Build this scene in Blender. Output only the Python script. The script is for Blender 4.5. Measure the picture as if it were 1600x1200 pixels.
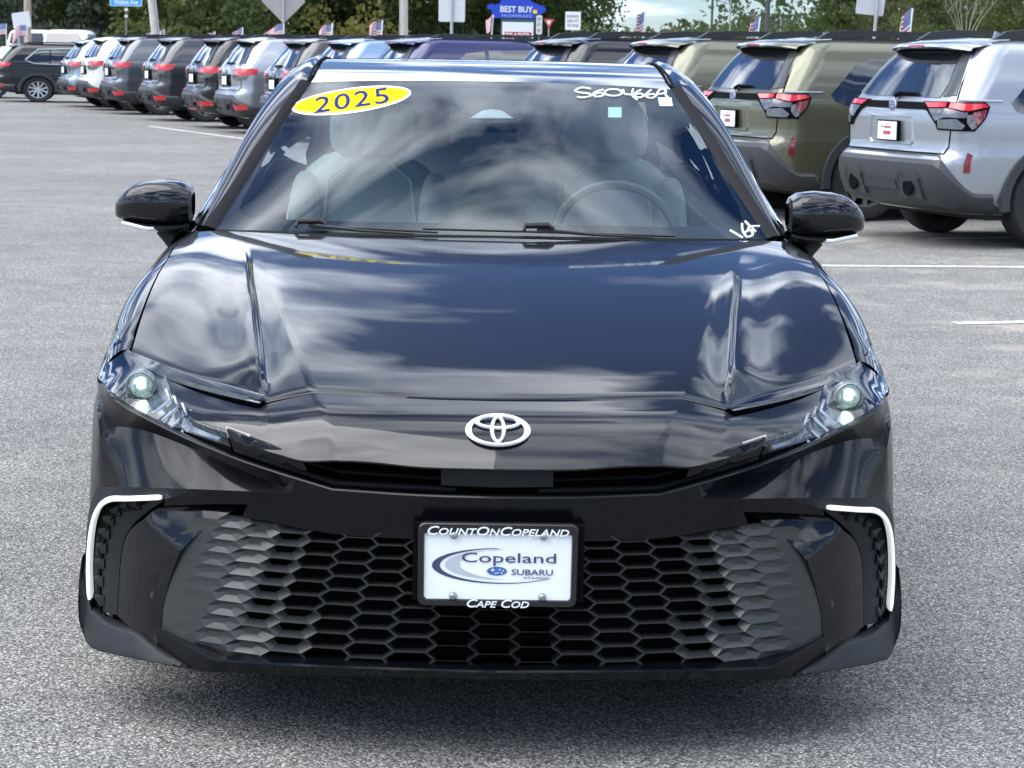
import bpy, bmesh, math, random, bisect
import numpy as np
from mathutils import Vector, Matrix
from mathutils.geometry import delaunay_2d_cdt

for o in list(bpy.data.objects): bpy.data.objects.remove(o)
scene = bpy.context.scene
COL = scene.collection
R = math.radians
PI = math.pi

# ------------------------------------------------------------------ camera
cam_data = bpy.data.cameras.new('camera')
cam = bpy.data.objects.new('camera', cam_data); COL.objects.link(cam)
cx = Vector((0.99954, -0.01959, 0.02327)); 
YAW, PITCH, ROLL = -0.0233, 0.1433, 0.0196
rt = Vector((math.cos(YAW), math.sin(YAW), 0)); f0 = Vector((-math.sin(YAW), math.cos(YAW), 0)); up0 = Vector((0, 0, 1))
fw = math.cos(PITCH)*f0 - math.sin(PITCH)*up0; upv = math.sin(PITCH)*f0 + math.cos(PITCH)*up0
rx = math.cos(ROLL)*rt + math.sin(ROLL)*upv; uy = math.cos(ROLL)*upv - math.sin(ROLL)*rt
M = Matrix((rx, uy, -fw)).transposed().to_4x4(); M.translation = Vector((-0.0787, -4.489, 1.4416))
cam.matrix_world = M
cam_data.sensor_width = 36; cam_data.lens = 78.75
cam_data.clip_start = 0.1; cam_data.clip_end = 3000
cam_data.dof.use_dof = True; cam_data.dof.focus_distance = 4.9; cam_data.dof.aperture_fstop = 26
scene.camera = cam

# ------------------------------------------------------------------ sky, sun, exposure
SUN_EL, SUN_AZ = R(54), R(-108)       # azimuth from +Y towards +X
world = bpy.data.worlds.new('World'); scene.world = world; world.use_nodes = True
nt = world.node_tree; nt.nodes.clear()
def wn(t, **k):
    n = nt.nodes.new(t)
    for a, b in k.items(): setattr(n, a, b)
    return n
def wmath(op, a, b=None, clamp=False):
    n = wn('ShaderNodeMath', operation=op, use_clamp=clamp)
    for i, v in enumerate((a, b)):
        if v is None: continue
        if isinstance(v, (int, float)): n.inputs[i].default_value = v
        else: nt.links.new(v, n.inputs[i])
    return n.outputs[0]
wout = wn('ShaderNodeOutputWorld'); bg = wn('ShaderNodeBackground'); bg.inputs[1].default_value = 0.1
sky = wn('ShaderNodeTexSky', sky_type='NISHITA', sun_disc=False, sun_elevation=SUN_EL, sun_rotation=SUN_AZ)
sky.air_density = 1.0; sky.dust_density = 0.15; sky.ozone_density = 1.2
tc = wn('ShaderNodeTexCoord'); sp = wn('ShaderNodeSeparateXYZ'); nt.links.new(tc.outputs['Generated'], sp.inputs[0])
zc = wmath('MAXIMUM', sp.outputs[2], 0.0)
den = wmath('ADD', zc, 0.16)
cb = wn('ShaderNodeCombineXYZ')
nt.links.new(wmath('DIVIDE', sp.outputs[0], den), cb.inputs[0]); nt.links.new(wmath('DIVIDE', sp.outputs[1], den), cb.inputs[1])
mp = wn('ShaderNodeMapping'); nt.links.new(cb.outputs[0], mp.inputs[0])
mp.inputs['Location'].default_value = (6.4, 0.7, 0.0); mp.inputs['Scale'].default_value = (1.0, 1.25, 1.0)
n1 = wn('ShaderNodeTexNoise'); n1.inputs['Scale'].default_value = 1.9; n1.inputs['Detail'].default_value = 8; n1.inputs['Roughness'].default_value = 0.5; n1.inputs['Distortion'].default_value = 0.35
nt.links.new(mp.outputs[0], n1.inputs['Vector'])
n2 = wn('ShaderNodeTexNoise'); n2.inputs['Scale'].default_value = 3.2; n2.inputs['Detail'].default_value = 7
nt.links.new(mp.outputs[0], n2.inputs['Vector'])
cr = wn('ShaderNodeValToRGB'); veil = wn('ShaderNodeMapRange', interpolation_type='SMOOTHSTEP'); veil.inputs[1].default_value = .66; veil.inputs[2].default_value = .86; veil.inputs[3].default_value = 0; veil.inputs[4].default_value = .13; nt.links.new(zc, veil.inputs[0]); nt.links.new(wmath('ADD', n1.outputs[0], veil.outputs[0]), cr.inputs[0])
cr.color_ramp.elements[0].position = 0.475; cr.color_ramp.elements[0].color = (0, 0, 0, 1)
cr.color_ramp.elements[1].position = 0.565; cr.color_ramp.elements[1].color = (1, 1, 1, 1)
cc = wn('ShaderNodeValToRGB'); nt.links.new(n2.outputs[0], cc.inputs[0])
cc.color_ramp.elements[0].position = 0.35; cc.color_ramp.elements[0].color = (4.0, 5.7, 8.8, 1)
cc.color_ramp.elements[1].position = 0.62; cc.color_ramp.elements[1].color = (24.0, 25.4, 27.8, 1)
hz = wmath('MULTIPLY', sp.outputs[2], 9.0, True)
mask = wmath('MULTIPLY', cr.outputs[0], hz)
mx = wn('ShaderNodeMixRGB'); nt.links.new(mask, mx.inputs[0]); hs = wn('ShaderNodeHueSaturation'); hs.inputs['Saturation'].default_value = 1.12; nt.links.new(sky.outputs[0], hs.inputs['Color']); tn = wn('ShaderNodeMixRGB', blend_type='MULTIPLY'); tn.inputs[0].default_value = 1; tn.inputs[2].default_value = (.60, .77, 1.10, 1); nt.links.new(hs.outputs[0], tn.inputs[1]); nt.links.new(tn.outputs[0], mx.inputs[1]); nt.links.new(cc.outputs[0], mx.inputs[2])
nt.links.new(mx.outputs[0], bg.inputs[0]); nt.links.new(bg.outputs[0], wout.inputs[0])

sun_data = bpy.data.lights.new('sun', 'SUN'); sun_data.energy = 3.1; sun_data.angle = R(68); sun_data.color = (1.0, 0.97, 0.92)
sun = bpy.data.objects.new('sun', sun_data); COL.objects.link(sun)
sd = Vector((math.sin(SUN_AZ)*math.cos(SUN_EL), math.cos(SUN_AZ)*math.cos(SUN_EL), math.sin(SUN_EL)))
sun.rotation_euler = sd.to_track_quat('Z', 'Y').to_euler(); sun.location = (0, 0, 60)
scene.view_settings.view_transform = 'Standard'; scene.view_settings.look = 'None'
scene.view_settings.exposure = 0.5; scene.view_settings.gamma = 1.0; scene.view_settings.use_curve_mapping = False
scene.render.engine = 'CYCLES'
scene.cycles.transparent_max_bounces = 24; scene.cycles.max_bounces = 10

# ------------------------------------------------------------------ materials
MATS = {}
def mat(name, color, rough=0.5, metal=0.0, coat=0.0, spec=0.5, emit=None, estr=0.0, vary=0.08, scale=30, bump=0.0, coat_rough=0.02, trans=0.0):
    if name in MATS: return MATS[name]
    m = bpy.data.materials.new(name); m.use_nodes = True; n = m.node_tree.nodes; l = m.node_tree.links
    b = n['Principled BSDF']
    b.inputs['Roughness'].default_value = rough; b.inputs['Metallic'].default_value = metal
    b.inputs['Coat Weight'].default_value = coat; b.inputs['Coat Roughness'].default_value = coat_rough
    b.inputs['Specular IOR Level'].default_value = spec
    tco = n.new('ShaderNodeTexCoord'); no = n.new('ShaderNodeTexNoise'); no.inputs['Scale'].default_value = scale; no.inputs['Detail'].default_value = 5
    l.new(tco.outputs['Object'], no.inputs['Vector'])
    mixn = n.new('ShaderNodeMixRGB'); mixn.inputs[1].default_value = tuple(c*(1-vary) for c in color)+(1,); mixn.inputs[2].default_value = tuple(min(1, c*(1+vary)) for c in color)+(1,)
    l.new(no.outputs[0], mixn.inputs[0]); l.new(mixn.outputs[0], b.inputs['Base Color'])
    if emit: b.inputs['Emission Color'].default_value = tuple(emit)+(1,); b.inputs['Emission Strength'].default_value = estr
    if bump:
        bp = n.new('ShaderNodeBump'); bp.inputs['Strength'].default_value = bump; bp.inputs['Distance'].default_value = 0.002
        l.new(no.outputs[0], bp.inputs['Height']); l.new(bp.outputs[0], b.inputs['Normal'])
    MATS[name] = m
    return m
def paint(name, color, metal=0.0, rough=0.35, flake=0.0, spec=.5, cr0=.02):
    if name in MATS: return MATS[name]
    m = mat(name, color, rough, metal, coat=1.0, spec=spec, vary=0.05, scale=400 if flake else 12)
    # a little dust settles in the clear coat
    n = m.node_tree.nodes; l = m.node_tree.links; b = n['Principled BSDF']
    tco = n.new('ShaderNodeTexCoord'); no = n.new('ShaderNodeTexNoise'); no.inputs['Scale'].default_value = 7; no.inputs['Detail'].default_value = 8
    l.new(tco.outputs['Object'], no.inputs['Vector'])
    mr = n.new('ShaderNodeMapRange'); mr.inputs[1].default_value = .35; mr.inputs[2].default_value = .75; mr.inputs[3].default_value = cr0; mr.inputs[4].default_value = cr0+.035
    l.new(no.outputs[0], mr.inputs[0]); l.new(mr.outputs[0], b.inputs['Coat Roughness'])
    return m
def glass(name, tint, ior=1.5, rough=0.0, mult=1.0, add=0.0):
    """thin pane: mirror reflection by Fresnel over tinted straight-through transmission"""
    if name in MATS: return MATS[name]
    m = bpy.data.materials.new(name); m.use_nodes = True; n = m.node_tree.nodes; l = m.node_tree.links; n.clear()
    out = n.new('ShaderNodeOutputMaterial'); mixs = n.new('ShaderNodeMixShader'); tr = n.new('ShaderNodeBsdfTransparent'); gl = n.new('ShaderNodeBsdfGlossy')
    tr.inputs[0].default_value = tuple(tint)+(1,); gl.inputs['Roughness'].default_value = rough; gl.inputs[0].default_value = (.95, .97, 1, 1)
    fr = n.new('ShaderNodeFresnel'); fr.inputs[0].default_value = ior
    ma = n.new('ShaderNodeMath'); ma.operation = 'MULTIPLY_ADD'; ma.use_clamp = True; ma.inputs[1].default_value = mult; ma.inputs[2].default_value = add
    l.new(fr.outputs[0], ma.inputs[0]); l.new(ma.outputs[0], mixs.inputs[0]); l.new(tr.outputs[0], mixs.inputs[1]); l.new(gl.outputs[0], mixs.inputs[2]); l.new(mixs.outputs[0], out.inputs[0])
    MATS[name] = m
    return m

BLACK = paint('black_paint', (.0022, .0027, .0042), 0.0, .4, spec=.06)
BLACKB = paint('bumper_paint', (.0022, .0027, .0042), 0.0, .4, spec=.06, cr0=.06); BLACKB.node_tree.nodes['Principled BSDF'].inputs['Coat Weight'].default_value = .45
GLOSS = mat('gloss_black', (.003, .0033, .004), .3, coat=.62, coat_rough=.03, spec=.05)
TRIM = mat('matte_trim', (.0085, .010, .012), .5, spec=.28, vary=.12, scale=220, bump=.05)
GRILLE = mat('grille_plastic', (.032, .034, .034), .34, spec=.5, vary=.08, scale=60)
VOID = mat('void_black', (.0015, .0015, .0018), .8, spec=.1)
RUBBER = mat('rubber', (.013, .013, .014), .7, vary=.25, scale=60)
CHROME = mat('chrome', (.75, .77, .8), .12, 1.0)
SILVERP = mat('satin_silver', (.62, .65, .67), .3, .7)
ALLOY = mat('alloy', (.55, .56, .58), .3, .9)
WHITEP = mat('white_print', (.82, .85, .86), .45, vary=.02)
PLATEW = mat('plate_white', (.88, .92, .93), .4, vary=.02)
NAVY = mat('navy_print', (.05, .065, .13), .4)
BLUEP = mat('blue_print', (.06, .14, .38), .4)
GREYP = mat('grey_print', (.5, .54, .58), .4)
LAMPW = mat('daytime_lamp_white', (.85, .88, .86), .35, emit=(.95, 1, .97), estr=.35)
BEAM = mat('lit_projector', (.7, .8, .75), .2, emit=(.80, 1, .9), estr=.8)
LENSG = mat('projector_glass', (.36, .46, .43), .08, .1, coat=1.0, vary=.3, scale=90, emit=(.55, .8, .72), estr=.22)
LAMPIN = mat('lamp_reflector', (.40, .43, .46), .2, .7, vary=.3, scale=40)
LAMPDK = mat('lamp_bezel', (.035, .037, .04), .3)
AMBER = mat('pink_reflector', (.72, .58, .52), .25, .2)
WSGLASS = glass('windscreen_glass', (.80, .90, .89), 1.5, 0.0, 1.35, .0)
LENS = glass('lamp_lens', (.80, .83, .86), 1.5, 0.0, 1.3, .0)
DKGLASS = mat('tinted_glass', (.012, .015, .02), .02, spec=.8, coat=1.0)
SEAT = mat('seat_leather', (.60, .64, .62), .55, vary=.06)
DASH = mat('dash_plastic', (.05, .056, .06), .5)
CABIN = mat('cabin_trim', (.22, .24, .25), .7)

# ------------------------------------------------------------------ object helpers
def build(name, verts, faces, m, parent=None, smooth=30, tris=None, merge=0.0):
    me = bpy.data.meshes.new(name); me.from_pydata([tuple(v) for v in verts], [], faces)
    if merge or True:
        bm = bmesh.new(); bm.from_mesh(me)
        if merge: bmesh.ops.remove_doubles(bm, verts=bm.verts, dist=merge)
        bmesh.ops.recalc_face_normals(bm, faces=bm.faces) if smooth is not None and smooth >= 0 else None
        bm.to_mesh(me); bm.free()
    if smooth and smooth > 0:
        me.shade_smooth(); me.set_sharp_from_angle(angle=R(smooth))
    me.update()
    o = bpy.data.objects.new(name, me); COL.objects.link(o)
    for mm in (m if isinstance(m, (list, tuple)) else [m]): me.materials.append(mm)
    if parent: o.parent = parent
    return o
def thing(name, label, cat, loc=(0, 0, 0), rz=0.0, group=None):
    o = bpy.data.objects.new(name, None); COL.objects.link(o); o.empty_display_size = .2
    o.location = loc; o.rotation_euler = (0, 0, rz); o['label'] = label; o['category'] = cat
    if group: o['group'] = group
    return o
def tag(o, label, cat, group=None):
    o['label'] = label; o['category'] = cat
    if group: o['group'] = group
    return o
class MB:
    def __init__(s): s.v = []; s.f = []
    def add(s, v, f):
        b = len(s.v); s.v += [tuple(p) for p in v]; s.f += [tuple(b+i for i in q) for q in f]; return s
    def box(s, x0, x1, y0, y1, z0, z1, rot=None, bev=0):
        v = [(x, y, z) for x in (x0, x1) for y in (y0, y1) for z in (z0, z1)]
        if rot: v = [rot @ Vector(p) for p in v]
        return s.add(v, [(0, 1, 3, 2), (4, 6, 7, 5), (0, 4, 5, 1), (2, 3, 7, 6), (0, 2, 6, 4), (1, 5, 7, 3)])
    def tube(s, pts, r, n=8, cap=True, flat=None):
        pts = [Vector(p) for p in pts]; rs = r if isinstance(r, (list, tuple)) else [r]*len(pts)
        rings = []; prev = None
        for i, p in enumerate(pts):
            t = (pts[min(i+1, len(pts)-1)]-pts[max(i-1, 0)]).normalized()
            a = Vector((0, 0, 1)) if abs(t.z) < .9 else Vector((1, 0, 0))
            if prev is not None: a = prev
            e1 = (a-t*a.dot(t)).normalized(); e2 = t.cross(e1); prev = e1
            rings.append([p+rs[i]*(math.cos(2*PI*k/n)*e1*(flat or 1)+math.sin(2*PI*k/n)*e2) for k in range(n)])
        b = len(s.v); s.v += [tuple(q) for g in rings for q in g]
        for i in range(len(rings)-1):
            for k in range(n): s.f.append((b+i*n+k, b+i*n+(k+1) % n, b+(i+1)*n+(k+1) % n, b+(i+1)*n+k))
        if cap: s.f.append(tuple(b+k for k in range(n))[::-1]); s.f.append(tuple(b+(len(rings)-1)*n+k for k in range(n)))
        return s
    def grid(s, rows, closed=False):
        b = len(s.v); n = len(rows[0]); s.v += [tuple(p) for r in rows for p in r]
        for i in range(len(rows)-1):
            for k in range(n if closed else n-1): s.f.append((b+i*n+k, b+i*n+(k+1) % n, b+(i+1)*n+(k+1) % n, b+(i+1)*n+k))
        return s
    def lathe(s, prof, axis='x', c=(0, 0, 0), n=32, cap=False):
        rows = []
        for k in range(n):
            a = 2*PI*k/n; ca, sa = math.cos(a), math.sin(a)
            rows.append([(c[0]+h, c[1]+r*ca, c[2]+r*sa) if axis == 'x' else (c[0]+r*ca, c[1]+h, c[2]+r*sa) if axis == 'y' else (c[0]+r*ca, c[1]+r*sa, c[2]+h) for r, h in prof])
        b = len(s.v); m_ = len(prof); s.v += [p for r in rows for p in r]
        for k in range(n):
            for i in range(m_-1): s.f.append((b+k*m_+i, b+k*m_+i+1, b+((k+1) % n)*m_+i+1, b+((k+1) % n)*m_+i))
        return s
    def prism(s, poly, d):
        """closed 3-D outline pushed by vector d"""
        n = len(poly); d = Vector(d); v = [Vector(p) for p in poly]+[Vector(p)+d for p in poly]
        return s.add(v, [tuple(range(n))[::-1], tuple(range(n, 2*n))]+[(i, (i+1) % n, n+(i+1) % n, n+i) for i in range(n)])
    def mirror(s): return s.add([(-x, y, z) for x, y, z in s.v], [q[::-1] for q in s.f])
    def make(s, name, m, parent=None, smooth=30, merge=0.0): return build(name, s.v, s.f, m, parent, smooth, merge=merge)
def flipx(mb):
    q = MB(); q.v = [(-x, y, z) for x, y, z in mb.v]; q.f = [f[::-1] for f in mb.f]; return q

def text_mesh(body, width=None, height=None, extrude=.001, offset=0.0, shear=0.0, small=None, spacing=1.0):
    """lettering from the built-in face, centred on the origin in x/z, facing -y; returns verts, faces"""
    cu = bpy.data.curves.new('t', 'FONT'); cu.body = body; cu.extrude = 0.0; cu.offset = offset; cu.shear = shear; cu.space_character = spacing; cu.resolution_u = 3
    if small:
        cu.small_caps_scale = small
        for c in cu.body_format: c.use_small_caps = True
    o = bpy.data.objects.new('t', cu); COL.objects.link(o)
    dg = bpy.context.evaluated_depsgraph_get(); me = bpy.data.meshes.new_from_object(o.evaluated_get(dg))
    v = np.array([tuple(p.co) for p in me.vertices]); f = [tuple(p.vertices) for p in me.polygons]
    bpy.data.objects.remove(o); bpy.data.curves.remove(cu); bpy.data.meshes.remove(me)
    lo, hi = v.min(0), v.max(0); c = (lo+hi)/2; sz = hi-lo
    sx = width/sz[0] if width else height/sz[1]; sz_ = height/sz[1] if height else sx
    vv = [((p[0]-c[0])*sx, -extrude, (p[1]-c[1])*sz_) for p in v]
    n = len(vv); vv += [(x, 0, z) for x, y, z in vv]
    # side walls along outline edges
    cnt = {}
    for q in f:
        for i in range(len(q)): e = (q[i], q[(i+1) % len(q)]); cnt[e] = cnt.get(e, 0)+1
    walls = [(a, b, b+n, a+n) for (a, b) in cnt if (b, a) not in cnt]
    return vv, f+walls
def pchip(pts):
    xs=[p[0] for p in pts]; ys=[p[1] for p in pts]; n=len(xs)
    d=[(ys[i+1]-ys[i])/(xs[i+1]-xs[i]) for i in range(n-1)]
    m=[d[0]]+[0.0 if d[i-1]*d[i]<=0 else 2*d[i-1]*d[i]/(d[i-1]+d[i]) for i in range(1,n-1)]+[d[-1]]
    def f(x):
        if x<=xs[0]: return ys[0]+m[0]*(x-xs[0])
        if x>=xs[-1]: return ys[-1]+m[-1]*(x-xs[-1])
        i=bisect.bisect_right(xs,x)-1
        h=xs[i+1]-xs[i]; t=(x-xs[i])/h
        return ((1+2*t)*(1-t)**2*ys[i]+t*(1-t)**2*h*m[i]+t*t*(3-2*t)*ys[i+1]+t*t*(t-1)*h*m[i+1])
    return f
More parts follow.
